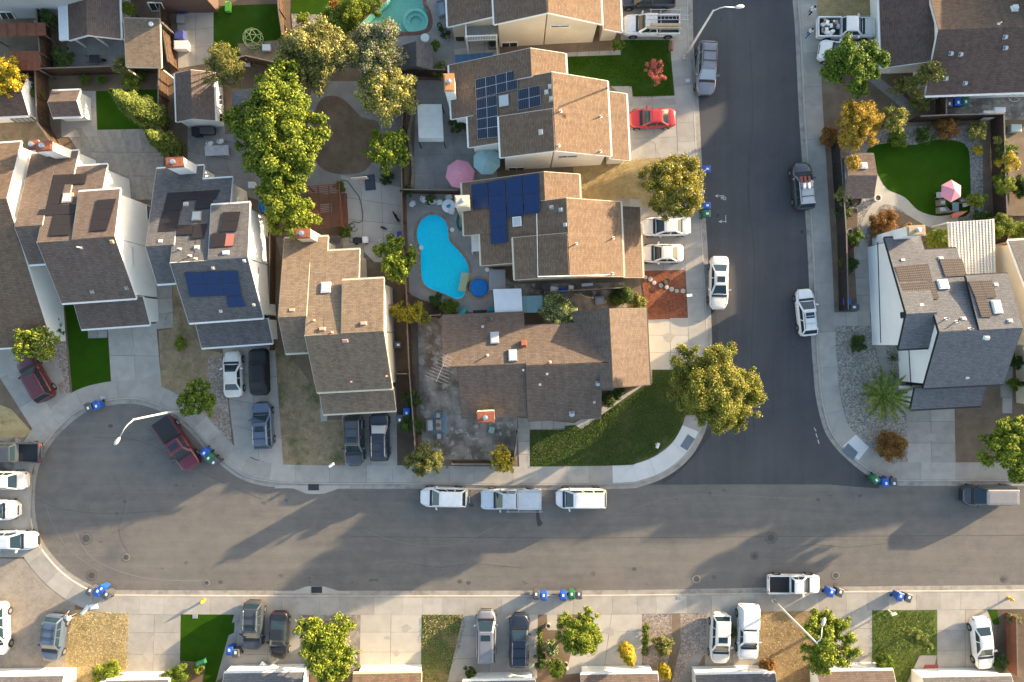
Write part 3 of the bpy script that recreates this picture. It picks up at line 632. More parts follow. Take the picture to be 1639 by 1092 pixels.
h2.window(5, 'u1', r5((1603, 610), (1617, 612), (1618, 735), (1606, 735))); h2.window(4, 'u1', r6((108, 320), (135, 335), (135, 440), (108, 430)))
h3 = planA(House('family_house', 3, (545, 520), 'cream house with plain tan shingle roof, between the solar-panel houses and the pool', roof_tan, stucco_cream, trim_cream),
    ((445, 507), (490, 507)), (475, 565), (495, 380), (488, 539), (517, 537), (495, 380), (571, 533), (560, 400), (546, 534), (614, 530), (585, 447), (614, 530), (567, 625), (511, 629), (629, 621), (580, 660))
h3.item(3, (522, 461), 'skylight', (.85, 1.0, 0), trim_white)
pinkv = flat('vent_pink', (.5, .3, .25), .6)
for q, i in (((468, 497), 3), ((516, 527), 3), ((582, 518), 4), ((553, 545), 5)): h3.item(i, q, 'vent', (.5, .3, .18), pinkv)
for q, i in (((503, 513), 3), ((532, 532), 3), ((563, 611), 5), ((619, 602), 5)): h3.item(i, q, 'pipe', (0, 0, .45), pinkv)
h3.chimney((484, 374), 6.3, 1.3, .8)
h3.window(4, 'u1', r6((882, 750), (890, 752), (893, 840), (886, 840))); h3.window(3, 'u1', r6((730, 600), (748, 603), (750, 680), (733, 678)))
# single storey corner house
h4 = House('corner_house', 2.5, (870, 590), 'single-storey house with dark brown shingle roof on the street corner', roof_umber, stucco_cream, trim_brown)
r4 = Z(690, 480, 4.42)
h4.slope((708, 587), (842, 582), 4.5, (790, 503), 2.7)         # 0 N left
h4.slope((733, 586), (842, 582), 4.5, (790, 666), 2.6)         # 1 S left
h4.slope((842, 584), (984, 580), 4.6, (905, 520), 3.0)         # 2 N right
h4.slope((842, 585), (963, 582), 4.62, (905, 670), 2.5)        # 3 S right
h4.slope((963, 582), (983, 581), 4.62, (970, 623), 3.6)        # 4
h4.slope((975, 495), (982, 621), 4.75, (1037, 555), 2.7, a=92.8) # 5 E wing
h4.slope((975, 495), (978, 560), 4.75, (921, 520), 2.9, a=92.8)  # 6 W of wing
h4.slope((978, 556), (982, 621), 4.73, (962, 590), 4.3, a=92.8)
for q in ((450, 272), (578, 395)): h4.item(0, r4(q)[0], 'skylight', (.8, 1.15, 0), metal_galv)
h4.item(0, r4((655, 312))[0], 'vent', (.5, .6, .35), brick_red)
for q, i in (((365, 190), 0), ((400, 392), 0), ((843, 440), 2), ((820, 525), 3), ((770, 600), 3), ((1155, 725), 3), ((652, 497), 1)): h4.item(i, r4(q)[0], 'pipe', (0, 0, .5), vent_pale)
h4.item(3, r4((995, 805))[0], 'vent', (.4, .4, .3), metal_galv); h4.item(3, r4((1180, 590))[0], 'vent', (.35, .35, .3), metal_galv); h4.item(0, r4((430, 140))[0], 'vent', (.3, .4, .2), trim_brown)
h4.chimney((777, 668), 5.0, 1.55, .95, m=trim_cream)
# television aerial leaning over the patio
ant = thing('roof_aerial', G(713, 588, 4.4), 'white rooftop television aerial at the west gable of the corner house', 'aerial')
A0, A1 = G(717, 566, 6.6), G(698, 611, 6.6); d = (A1-A0).normalized(); sd_ = Vector((-d.y, d.x, 0))
MB().tube([G(716, 588, 4.3), (A0*.6+A1*.4)], .02, 6).build('mast', metal_galv, ant); MB().tube([A0, A1], .02, 6).build('boom', metal_galv, ant)
for k in range(9):
    p = A0+(A1-A0)*((k+.8)/9.2); L = .5+.095*k
    MB().tube([p+sd_*L*.9-d*L*.35*0, p], .011, 5).build('element', metal_galv, ant); MB().tube([p, p-sd_*L*.9+d*.0], .011, 5).build('element', metal_galv, ant)
h5 = planA(House('family_house', 92.5, (885, 370), 'reddish-brown roofed house with blue solar panels beside the turquoise pool', roof_red, stucco_cream, trim_cream),
    ((870, 275), (873, 320)), (928, 300), (741, 330), (909, 317), (909, 360), (741, 330), (910, 413), (769, 395), (908, 373), (910, 442), (823, 420), (910, 442), (996, 380), (995, 330), (999, 444), (1027, 390))
for q, nx, ny in (([(754, 296), (780, 292), (783, 333), (757, 336)], 1, 2), ([(781, 291), (808, 286), (812, 388), (786, 391)], 1, 4), ([(809, 286), (835, 281), (838, 344), (812, 348)], 1, 2), ([(836, 281), (862, 277), (864, 340), (839, 344)], 1, 2)): h5.panels(1, q, nx, ny, solar_blue)
h5.item(3, (828, 355), 'skylight', (.85, .8, 0), trim_white)
for q, i in (((898, 336), 2), ((905, 360), 3), ((883, 332), 2)): h5.item(i, q, 'vent', (.3, .3, .3), metal_galv)
for q, i in (((923, 390), 5), ((982, 381), 5), ((981, 438), 5)): h5.item(i, q, 'pipe', (0, 0, .6), vent_pale)
h5.chimney((740, 322), 6.2, .95, 1.2, m=trim_cream, top=trim_cream)
for a, b in (((859, 342), (861, 442)), ((861, 443), (978, 440))):
    A, B = h5.onslope(4 if a[0] < 861 else 5, a, .05), h5.onslope(4 if a[0] < 861 else 5, b, .05)
    MB().tube([A, B], .03, 6).build('conduit', plastic_white, h5.t)
h6 = planA(House('family_house', 92.8, (865, 170), 'red-brown roofed house with white-gridded solar panels north of the pool house', roof_red, stucco_white, trim_white),
    ((849, 77), (851, 122)), (906, 103), (721, 150), (886, 115), (887, 162), (721, 150), (887, 214), (749, 200), (885, 174), (887, 241), (800, 220), (887, 241), (975, 190), (973, 146), (978, 254), (1005, 200))
for q, nx, ny in (([(470, 497), (730, 437), (735, 555), (475, 618)], 4, 2), ([(476, 622), (606, 592), (613, 855), (485, 870)], 2, 4), ([(735, 562), (875, 532), (880, 660), (738, 690)], 2, 2)): h6.panels(2 if nx != 2 or ny == 2 else 3, rT(*q), nx, ny, solar_line, frame=metal_galv, gap=.006)
h6.item(3, rT((652, 632))[0], 'skylight', (1.0, .9, 0), metal_galv)
for q in ((915, 575), (938, 540), (945, 615)): h6.item(2, rT(q)[0], 'vent', (.34, .3, .12), vent_pale)
h6.item(4, rT((880, 825))[0], 'vent', (.4, .34, .12), vent_pale)
for q in ((1005, 695), (1255, 727), (993, 910), (1255, 945)): h6.item(5, rT(q)[0], 'pipe', (0, 0, .6), vent_pale)
h6.chimney((719, 132), 6.2, 1.5, .85, top=flat('cap_copper', (.5, .24, .1), .5))
h6.window(5, 'u0', rT((985, 972), (1108, 968), (1108, 978), (988, 984))); h6.window(4, 'u0', rT((680, 1045), (775, 1043), (775, 1060), (680, 1064)))
h7 = House('family_house', 92.8, (870, -40), 'cream-walled house with tan front roof and white back balcony at the top edge', roof_red, stucco_cream, trim_white)
h7.slope((874, -110), (874, 6), 7.2, (714, -20), 3.8); h7.slope((874, -60), (874, 20), 7.3, (790, 10), 5.6); h7.slope((874, -130), (874, 20), 7.25, (962, 0), 4.5); h7.slope((963, -90), (965, 46), 3.4, (994, 20), 2.5); h7.slope((840, -170), (840, -100), 6.65, (900, -140), 5.1)
h7.window(2, 'u0', rT((940, 158), (1058, 155), (1058, 166), (942, 170))); h7.window(1, 'u0', rT((635, 265), (735, 262), (735, 292), (637, 295)))
# balcony on the back corner
bz = 3.0; mb = MB(); P = [G(746, 20, bz), G(797, 16, bz), G(795, 64, bz), G(747, 66, bz)]; mb.prism(P, [p-Vector((0, 0, .2)) for p in P]); bal = mb.build('balcony', patio_grey, h7.t)
for a, b in ((P[3], P[2]), (P[0], P[3])):
    mb = MB(); mb.bar(a+Vector((0, 0, 1)), b+Vector((0, 0, 1)), .1, .07); mb.bar(a+Vector((0, 0, .12)), b+Vector((0, 0, .12)), .06, .06)
    k = int((b-a).length/.14)
    for i in range(k+1):
        p = a+(b-a)*i/k; mb.bar(p+Vector((0, 0, .1)), p+Vector((0, 0, 1)), .05, .05)
    mb.build('railing', trim_white, bal)
for p in (P[2], P[3]): MB().bar(Vector((p.x, p.y, .1)), p+Vector((0, 0, 1.05)), .14, .14).build('post', trim_white, bal)
h8 = House('family_house', 2, (1560, 60), 'house with brown shingle roof, sunlit north slope coloured lighter, at the top right corner', roof_dark, stucco_white, trim_white)
h8.slope((1494, -120), (1496, 97), 3.7, (1409, 50), 2.4, a=92); h8.slope((1502, 47), (1800, 38), 4.7, (1570, 150), 2.45); h8.slope((1502, 47), (1800, 38), 4.7, (1570, -60), 2.45, roof=roof_red)  # north slope in lighter shingles: sunlight put into the roof colour
for q in ((1180, 335), (1240, 340), (1518, 232), (1520, 300), (1148, 492), (1268, 520)): h8.item(1, Z(1219, 0)(q)[0], 'vent', (.3, .3, .25), metal_galv)
h8.item(2, Z(1219, 0)((1577, 55))[0], 'vent', (.5, .5, .3), plastic_white); h8.item(2, Z(1219, 0)((1480, 150))[0], 'pipe', (0, 0, .4), plastic_white)
h9 = planA(House('family_house', 3, (1510, 520), 'white house with black trim and slate-grey solar roof behind the palm', roof_slate, M_('wall_bright', (.80, .80, .80), (.75, .75, .75), .5, fine=.02), trim_black),
    ((1451, 502), (1500, 501)), (1460, 558), (1440, 380), (1504, 533), (1519, 532), (1440, 380), (1573, 530), (1510, 399), (1568, 530), (1637, 523), (1565, 441), (1637, 523), (1545, 618), (1465, 622), (1579, 615), (1510, 653))
for q, nx, ny, i in (([(830, 612), (1040, 592), (1068, 700), (862, 710)], 3, 1, 3), ([(865, 717), (1077, 702), (1110, 812), (898, 825)], 3, 1, 3), ([(1110, 565), (1252, 560), (1283, 667), (1147, 675)], 2, 1, 3), ([(1290, 702), (1440, 695), (1467, 805), (1337, 810)], 2, 1, 4), ([(1335, 812), (1407, 808), (1442, 925), (1372, 927)], 1, 1, 4)): h9.panels(i, r8(*q), nx, ny, solar_brown)
h9.item(3, r8((1130, 725))[0], 'skylight', (.9, .9, 0), trim_white); h9.item(4, r8((1465, 865))[0], 'skylight', (.75, 1.2, 0), trim_white)
for q, i in (((880, 573), 3), ((1118, 560), 3), ((997, 853), 3), ((1260, 937), 3), ((1550, 950), 4), ((1460, 725), 4)): h9.item(i, r8(q)[0], 'vent', (.4, .28, .12), vent_pale)
for q in ((1150, 937), (1215, 955), (1298, 1000)): h9.item(3, r8(q)[0], 'pipe', (0, 0, .5), metal_galv)
h9.item(5, r8((1400, 1053))[0], 'vent', (.4, .3, .3), plastic_white); h9.item(5, Z(1219, 540)((1283, 253))[0], 'pipe', (0, 0, .3), plastic_white)
h9.chimney((1467, 369), 6.2, 1.5, .85, m=h9.wall, top=wood_pale)
h9.strip(1, 'u0', (1405, 388), (1410, 549), .12, trim_black); h9.strip(5, 'u0', (1455, 560), (1459, 634), .12, trim_black)
h9.window(1, 'u0', r8((870, 900), (900, 898), (902, 930), (872, 932)), fm=trim_black, mull=0)
h10 = planA(House('family_house', 3, (1700, 520), 'white house with grey roof cut off by the right edge', roof_grey, stucco_cream, trim_white, shift=(11.4, 0)),
    ((1451, 502), (1500, 501)), (1460, 558), (1440, 384), (1504, 533), (1519, 532), (1440, 384), (1573, 530), (1510, 399), (1568, 530), (1637, 523), (1565, 441), (1637, 523), (1545, 618), (1465, 622), (1579, 615), (1510, 653))
h11 = House('family_house', 4, (-60, 400), 'brown-roofed house with white walls cut off by the left edge', roof_red, stucco_white, trim_white)
h11.slope((-160, 330), (10, 318), 7.2, (20, 228), 4.9); h11.slope((-160, 330), (10, 318), 7.2, (20, 556), 2.6, roof=roof_red)
h11.chimney((53, 232), 6.3, .8, .8, top=brick_red)
# upper left neighbours
h12 = House('garden_house', 92, (145, 0), 'brown gable-roofed house beside the flat tan patio cover at top left', roof_brown, stucco_white, trim_white)
h12.slope((136, -70), (138, 56), 3.5, (109, 30), 2.6, roof=roof_dark, walls=False); h12.slope((136, -70), (138, 56), 3.5, (192, 30), 2.5, walls=False)  # west slope in darker shingles, its shade painted into the colour
P = GP([(113, -70), (186, -70), (186, 18), (113, 18)], 2.5); MB().prism(P, [Vector((p.x, p.y, 0)) for p in P]).build('wall', stucco_white, h12.t)
for q_ in ((112, 58), (190, 57), (150, 57)): p = G(*q_, 2.5); MB().bar((p.x, p.y, 0), (p.x, p.y, 2.5), .14, .14).build('post', trim_white, h12.t)
h12.slope((109, -40), (109, 62), 2.5, (95, 20), 2.3, roof=flat('sheet_white', (.62, .66, .70), .5), walls=False)
h13 = House('garden_house', 1, (20, -60), 'grey-walled house with paired windows at the top left corner', roof_dark, stucco_grey, trim_white)
h13.slope((-80, -95), (95, -98), 7.0, (20, -8), 5.2); h13.slope((-80, -95), (95, -98), 7.0, (20, -200), 5.2)
h13.window(0, 'e', [(-2, 19), (18, 19), (26, 31), (4, 31)])
h14 = House('garden_house', 1, (240, -60), 'dark brown house with one white window behind the patio cover', roof_dark, flat('siding_brown', (.11, .07, .06), .7), trim_brown)
h14.slope((196, -95), (300, -98), 7.0, (245, -16), 5.2); h14.slope((196, -95), (300, -98), 7.0, (245, -200), 5.2)
h14.window(0, 'e', [(236, 4), (258, 4), (264, 17), (243, 17)])
# houses along the bottom edge: garage wing with its eave at the street side, two-storey block behind
def south_house(x0, x1, y, label, roof, wall, trim, doors, xm=None, dz=0):
    h = House('street_house', 1, ((x0+x1)/2, y+120), label, roof, wall, trim)
    h.slope((x0, y+48), (x1, y+46), 3.5, ((x0+x1)/2, y), 2.5)                   # garage wing
    m0, m1 = xm or (x0-60, x1+10)
    h.slope((m0, y+150), (m1, y+150), 7.0, ((m0+m1)/2, y+60), 4.6); h.slope((m0, y+150), (m1, y+150), 7.0, ((m0+m1)/2, y+250), 4.0)
    pl = h.sl[0]
    for a, b in doors:
        h.garage_door(0, G(a, y, 1).dot(pl['u']), G(b, y, 1).dot(pl['u']))
    return h
south_house(-40, 91, 1083, 'white garage house with dark roof at the bottom left corner', roof_grey, stucco_white, trim_white, [(-10, 84)])
south_house(160, 262, 1089, 'white garage just showing between two shrubs at the bottom edge', roof_grey, stucco_cream, trim_white, [(170, 255)])
south_house(352, 482, 1077, 'blue-grey roofed garage behind the two dark parked cars', roof_slate, stucco_white, trim_white, [(365, 470)])
south_house(562, 673, 1078, 'reddish-brown roofed garage beside the patchy lawn', roof_red, stucco_white, trim_cream, [(580, 665)])
south_house(740, 858, 1090, 'white garage front with its roof below the frame by the navy car', roof_grey, stucco_white, trim_white, [(752, 842)])
south_house(932, 1057, 1079, 'dark grey roofed garage behind the round street tree', roof_brown, stucco_white, trim_white, [(945, 1030)])
south_house(1118, 1248, 1079, 'white garage with dark roof behind the white estate and camper pickup', roof_grey, stucco_white, trim_white, [(1135, 1215)])
south_house(1317, 1440, 1074, 'grey-brown roofed garage beside the ball-shaped shrub', roof_brown, stucco_white, trim_white, [(1330, 1395)])
south_house(1488, 1632, 1083, 'grey-roofed garage behind the white saloon at bottom right', roof_grey, stucco_white, trim_white, [(1505, 1585)])
# unseen houses added outside the frame to throw shadow into it
def block(name, c, dx, dy, a, label, roof):
    h = House(name, a, c, label, roof, stucco_white, trim_white)
    x, y = c
    h.slope((x-dx, y), (x+dx, y), 7.2, (x, y-dy), 4.8) if a < 45 else h.slope((x, y-dy), (x, y+dy), 7.2, (x-dx, y), 4.8)
    h.slope((x-dx, y), (x+dx, y), 7.2, (x, y+dy), 4.8) if a < 45 else h.slope((x, y-dy), (x, y+dy), 7.2, (x+dx, y), 4.8)
    return h
block('shadow_house', (1540, -190), 150, 75, 2, 'brown-roofed house added unseen beyond the top edge to shade the street', roof_dark); block('shadow_house', (1790, -40), 90, 80, 2, 'tan-roofed house added unseen beyond the top right corner to cast shadow', roof_tan)
planA(House('shadow_house', 3, (1880, 520), 'slate-roofed house added unseen beyond the right edge to cast shadow', roof_slate, stucco_white, trim_white, shift=(22.8, 0)),
    ((1451, 502), (1500, 501)), (1460, 558), (1440, 384), (1504, 533), (1519, 532), (1440, 384), (1573, 530), (1510, 399), (1568, 530), (1637, 523), (1565, 441), (1637, 523), (1545, 618), (1465, 622), (1579, 615), (1510, 653))
# ------------------------------------------------------------------ sheds, covers, pergolas
def shed(c, a, R1, R2, zr, E1, E2, ze, label, roof, wall, trim, name='garden_shed', E3=None):
    h = House(name, a, c, label, roof, wall, trim, cat='shed'); h.slope(R1, R2, zr, E1, ze, ov=.12); h.slope(R1, R2, zr, E2, ze, ov=.12); return h
s1 = shed((20, 165), 3, (-60, 150), (34, 148), 3.0, (20, 124), (20, 186), 2.2, 'white shed with brown roof and lattice window at the left edge', roof_dark, stucco_white, trim_white)
s1.window(1, 'e', [(16, 189), (50, 187), (60, 195), (28, 197)], mull=3, m=glass_pale, fm=trim_black)
shed((110, 170), 2, (76, 163), (122, 162), 2.6, (100, 145), (100, 187), 1.95, 'small white shed with brown roof beside the artificial lawn', roof_brown, stucco_white, trim_white)
s3 = shed((320, 150), 92, (305, 112), (308, 190), 3.2, (281, 150), (343, 150), 2.5, 'long white shed with brown roof beside the feathery tree', roof_brown, stucco_white, trim_white)
s3.window(1, 'e', [(349, 152), (349, 168), (355, 168), (355, 152)]); s3.window(1, 'e', [(350, 182), (350, 195), (356, 195), (356, 182)])
shed((667, 95), 91, (666, 66), (667, 105), 2.9, (644, 85), (690, 85), 2.0, 'grey shingled shed near the pale green pool', roof_grey, wood_grey, wood_grey)
s5 = shed((1380, 282), 0, (1357, 281), (1404, 281), 2.7, (1380, 247), (1380, 315), 2.1, 'grey-brown roofed garden shed beside the artificial lawn', roof_brown, stucco_grey, wood_grey)
s5.item(0, (1382, 266), 'skylight', (.6, .6, 0), trim_white)
# flat tan patio cover
t = thing('patio_cover', G(228, 70), 'flat tan patio cover with one round vent at top left', 'patio cover')
P = GP([(198, 29), (255, 30), (258, 108), (202, 107)], 2.9); uvq = [(0, 5), (3.5, 5), (3.5, 0), (0, 0)]
MB().prism(P, [p-Vector((0, 0, .12)) for p in P], uvq).build('roof', roof_tan, t, fix=False)
for i in range(4): MB().bar(P[i]-Vector((0, 0, .1)), P[(i+1) % 4]-Vector((0, 0, .1)), .12, .16).build('fascia', trim_cream, t)
for p in P: MB().bar(Vector((p.x*.995, p.y*.99, .1)), Vector((p.x*.995, p.y*.99, 2.8)), .12, .12).build('post', trim_cream, t)
c = G(242, 39, 2.9); MB().lathe([(.22, 0), (.2, .12), (.05, .16)], c, 14).build('vent', plastic_white, t)
def flatroof(name, q, z, m, label, pm, cat='patio cover', n=0, fall=0):
    P = GP(q, z); P = [P[0], P[1], P[2]-Vector((0, 0, fall)), P[3]-Vector((0, 0, fall))]
    c = sum(P, Vector())/4; t = thing(name, (c.x, c.y, .1), label, cat)
    if n:
        for k in range(n):
            a, b = k/n, (k+1)/n
            q4 = [P[0]+(P[1]-P[0])*(a+.002), P[0]+(P[1]-P[0])*(b-.002), P[3]+(P[2]-P[3])*(b-.002), P[3]+(P[2]-P[3])*(a+.002)]
            MB().prism(q4, [p-Vector((0, 0, .05)) for p in q4]).build('roof_panel', m, t)
            e = q4[1]; MB().bar(q4[1]+Vector((0, 0, .02)), q4[2]+Vector((0, 0, .02)), .05, .05).build('seam', m, t)
    else: MB().prism(P, [p-Vector((0, 0, .08)) for p in P]).build('roof', m, t)
    for p in P:
        x = c+(p-c)*.94; MB().bar((x.x, x.y, .1), (x.x, x.y, p.z-.06), .1, .1).build('post', pm, t)
    return t
flatroof('patio_cover', [(14, 83), (62, 82), (63, 112), (14, 112)], 2.5, wood_red, 'brick-red panelled patio roof at the left edge', trim_brown, n=5, fall=.1)
flatroof('patio_cover', [(-20, 38), (72, 36), (73, 56), (-20, 58)], 2.5, wood_red, 'long brick-red patio roof under the grey house wall', trim_brown, n=6, fall=.1)
flatroof('patio_cover', [(789, 463), (834, 462), (836, 501), (792, 502)], 2.5, M_('sheet_metal', (.72, .74, .76), (.66, .68, .7), 2, fine=.03, rough=.45), 'white corrugated patio roof between the pool and the corner house', trim_white, n=6, fall=.1)
flatroof('side_canopy', [(834, 474), (868, 473), (868, 500), (836, 501)], 2.2, flat('canopy_teal', (.16, .27, .28), .5), 'teal translucent canopy beside the white corrugated roof', trim_white, n=4, fall=.05)
flatroof('equipment_cover', [(754, 371), (768, 370), (769, 402), (755, 403)], 2.0, metal_white, 'white equipment cover against the pool-side wall', trim_white)
# gazebo with hip roof
t = thing('gazebo', G(396, 180), 'blue-grey hip-roofed gazebo half hidden by the big green tree', 'gazebo'); ap = G(393, 166, 3.3); P = GP([(371, 144), (420, 140), (432, 215), (374, 222)], 2.3); apb = G(399, 194, 3.3)
gz = roofmat('roof_bluegrey', (.17, .19, .215), (.15, .17, .195))
for f in ([P[0], P[1], ap], [P[1], P[2], apb, ap], [P[2], P[3], apb], [P[3], P[0], ap, apb]): MB().prism(f, [p-Vector((0, 0, .08)) for p in f], [(p.x, p.y) for p in f]).build('roof', gz, t)
for p in P: MB().bar((p.x*.99, p.y*.99, .1), (p.x*.99, p.y*.99, 2.3), .14, .14).build('post', wood_grey, t)
# slatted pergola
def pergola(q, z, label, m, nsl, nb, along=True, sheetm=None, deck=None, alpha=0, sw=.07):
    P = GP(q, z); c = sum(P, Vector())/4; t = thing('pergola', (c.x, c.y, .1), label, 'pergola'); up = Vector((0, 0, 1))
    for k in range(nb):
        a = k/(nb-1); MB().bar(P[0]+(P[1]-P[0])*a-up*.12, P[3]+(P[2]-P[3])*a-up*.12, .09, .16).build('beam', m, t)
    for k in range(nsl):
        a = (k+.3)/nsl; MB().bar(P[0]+(P[3]-P[0])*a, P[1]+(P[2]-P[1])*a, sw, .06).build('slat', m, t)
    for p in P: MB().bar((p.x, p.y, .1), p-up*.1, .13, .13).build('post', m, t)
    return t, P
t, P = pergola([(491, 298), (542, 294), (548, 362), (495, 370)], 2.6, 'reddish-brown slatted wooden pergola beside the big green tree', wood_red, 24, 4)
q = GP([(540, 310), (553, 309), (556, 366), (545, 368)], .7); MB().prism(q, [p-Vector((0, 0, .6)) for p in q]).build('side_bench', wood_red, t)
q = GP([(512, 326), (530, 325), (531, 339), (513, 340)], 1.0); MB().prism(q, [p-Vector((0, 0, .08)) for p in q]).build('table_top', metal_galv, t)
t, P = pergola([(1519, 356), (1591, 351), (1594, 440), (1524, 441)], 2.7, 'white slatted pergola behind the slate-roofed house', trim_pg, 34, 6, sw=.085)
for k in range(14):
    a = (k+.5)/14; MB().bar(P[0]+(P[1]-P[0])*a+Vector((0, 0, .06)), P[3]+(P[2]-P[3])*a+Vector((0, 0, .06)), .1, .04).build('cross_slat', trim_pg, t)
# frame canopy with pale roof
t = thing('canopy', G(690, 200), 'white rectangular fabric canopy on the stamped patio', 'canopy'); z = 2.6; P = GP([(668, 167), (707, 167), (710, 221), (670, 221)], z); P2 = GP([(670, 227), (710, 227)], 2.2)
fw = M_('canopy_fabric', (.55, .56, .52), (.5, .51, .48), 1.5, fine=.04)
for k in range(6):
    a, b = k/6, (k+1)/6; f = [P[0]+(P[3]-P[0])*a, P[1]+(P[2]-P[1])*a, P[1]+(P[2]-P[1])*b, P[0]+(P[3]-P[0])*b]
    f2 = [x+Vector((0, 0, .02*(k % 2))) for x in f]; MB().prism(f2, [x-Vector((0, 0, .05)) for x in f2]).build('roof_panel', fw, t)
MB().prism([P[3], P[2], P2[1], P2[0]], [x-Vector((0, 0, .05)) for x in (P[3], P[2], P2[1], P2[0])]).build('valance', fw, t)
for p in (P[0], P[1], P2[0], P2[1]): MB().bar((p.x, p.y, .1), (p.x, p.y, 2.5 if p.z > 2.4 else 2.2), .09, .09).build('post', metal_dark, t)
# parasols
def parasol(p, r, m, label, n=8, z=2.5, rot=0):
    c = G(p[0], p[1], z-.3); t = thing('parasol', (c.x, c.y, .1), label, 'parasol'); rr = r/S
    ring = [Vector((c.x+rr*math.cos(rot+2*math.pi*k/n), c.y+rr*math.sin(rot+2*math.pi*k/n), z-.55)) for k in range(n)]; top = Vector((c.x, c.y, z))
    for k in range(n):
        a, b = ring[k], ring[(k+1) % n]; mid = (a+b)/2-Vector((0, 0, .04)); mid += (c-mid)*Vector((.05, .05, 0)).length*.0
        m1, m2 = top.lerp(a, .5)+Vector((0, 0, .05)), top.lerp(b, .5)+Vector((0, 0, .05)); mb = MB(); mb.poly([top, m1, m2]); mb.poly([m1, a, b, m2]); mb.build('canopy_panel', m, t, fix=False)
        MB().tube([top-Vector((0, 0, .03)), m1-Vector((0, 0, .03)), a-Vector((0, 0, .03))], .012, 5).build('rib', metal_white, t)
    MB().tube([(c.x, c.y, .1), (c.x, c.y, z+.1)], .03, 8).build('pole', metal_white, t); MB().lathe([(.35, 0), (.33, .08), (.05, .1)], (c.x, c.y, .12), 18).build('base', metal_dark, t)
parasol((736, 278), 23, fabric_pink, 'pink parasol next to the pale blue one on the patio', 8, 2.6, .2)
parasol((779, 257), 22, fabric_teal, 'pale blue parasol against the house wall next to the pink one', 8, 2.6, .4)
parasol((1525, 305), 17.5, fabric_pink, 'pink parasol over the seating set on the artificial lawn', 6, 2.5, .5)
# ------------------------------------------------------------------ fences
def fence(pts, label, m=wood_fence, h=1.85, cap=True, bw=.15):
    P = GP(pts, .1); c = P[0]; t = thing('fence', (c.x, c.y, .1), label, 'fence'); mb = MB()
    for i in range(len(P)-1):
        a, b = P[i], P[i+1]; L = (b-a).length; d = (b-a)/L; n = max(1, int(L/bw)); nrm = Vector((-d.y, d.x, 0)); rz = math.atan2(d.y, d.x)
        for k in range(n):
            q = a+d*(k+.5)*L/n+nrm*random.uniform(-.008, .008); hh = h+random.uniform(-.03, .02)
            mb.box((q.x, q.y, .1+hh/2), (bw*.93, .022, hh), rz)
        mb2 = MB(); mb2.bar(a+Vector((0, 0, h*.2))+nrm*.035, b+Vector((0, 0, h*.2))+nrm*.035, .04, .09); mb2.bar(a+Vector((0, 0, h*.85))+nrm*.035, b+Vector((0, 0, h*.85))+nrm*.035, .04, .09); mb2.build('rail', m, t)
        if cap: MB().bar(a+Vector((0, 0, h+.02)), b+Vector((0, 0, h+.02)), .12, .04).build('cap_rail', wood_grey, t)
        np_ = max(1, int(L/2.4))
        for k in range(np_+1): q = a+d*k*L/np_+nrm*.09; MB().box((q.x, q.y, .1+h/2), (.1, .1, h), rz).build('post', m, t)
    o = mb.build('boards', m, t); o['kind'] = 'stuff'
fence([(266, -40), (272, 40), (284, 112)], 'brown board fence beside the tan patio cover')
fence([(79, 28), (86, 116)], 'short board fence right of the brick-red patio roof')
fence([(0, 120), (76, 122), (272, 116)], 'long board fence above the white shed and artificial lawn')
fence([(77, 124), (80, 205), (104, 240)], 'board fence between the two white sheds')
fence([(270, 118), (268, 205), (300, 300)], 'board fence between the cypress trees and the long shed')
fence([(365, 112), (405, 102), (450, 112)], 'dark board fence above the blue-grey gazebo')
fence([(452, -40), (456, 30), (462, 70)], 'sunlit board fence left of the gravel bed')
fence([(600, 128), (660, 122), (716, 124)], 'dark fence behind the grey shingled shed')
fence([(652, 130), (646, 250), (648, 310)], 'board fence between dirt oval yard and stamped patio')
fence([(648, 310), (735, 311)], 'fence at the top end of the swimming pool')
fence([(647, 314), (650, 400), (655, 470), (657, 508)], 'reddish fence along the left side of the pool deck', wood_red)
fence([(657, 508), (708, 505)], 'low reddish fence between the pool and corner house', wood_red, 1.6)
fence([(656, 512), (660, 600), (668, 700), (670, 740)], 'fence between cream house and the stained patio', wood_fence)
fence([(725, 738), (822, 738), (828, 690)], 'dark fence beside the yellow shrub at the stained patio', wood_fence, 1.7)
fence([(1330, 232), (1340, 380), (1343, 497)], 'black board fence along the right-hand pavement', M_('fence_black', (.022, .02, .02), (.03, .026, .024), 3, fine=.1), 1.85)
fence([(1332, 231), (1345, 229)], 'short dark fence return under the golden shrubs', M_('fence_dark', (.05, .035, .028), None, 3), 1.85)
fence([(1455, 196), (1500, 194), (1588, 192)], 'fence above the artificial lawn at right', M_('fence_brown', (.06, .035, .025), None, 3), 1.85)
fence([(1585, 194), (1588, 300), (1592, 390)], 'dark fence right of the pink parasol lawn', M_('fence_umber', (.055, .035, .028), None, 3), 1.85)
fence([(1497, 150), (1497, 192)], 'short fence joining the top right house', wood_fence, 1.7)
fence([(1610, 981), (1612, 1072)], 'brown lattice fence right of the white saloon', wood_red, 1.4)
fence([(440, 560), (441, 380)], 'dark side fence between grey-roofed and tan-roofed houses', wood_fence, 1.6)
fence([(870, 498), (870, 470), (1000, 462)], 'dark fence around the narrow side yard by the white-flowered bush', wood_fence, 1.6)
fence([(640, 597), (656, 597)], 'side gate fence next to the cream house', wood_fence, 1.7)
# retaining wall on the stamped patio
W_ = smooth_curve(GP([(664, 172), (660, 190), (655, 215), (658, 240), (662, 270), (660, 305)], .1), .5); t = thing('garden_wall', W_[0], 'curved low stone wall beside the white canopy', 'wall')
for i in range(len(W_)-1): MB().bar(W_[i]+Vector((0, 0, .22)), W_[i].lerp(W_[i+1], .96)+Vector((0, 0, .22)), .3, .45).build('stone', coping_m, t)
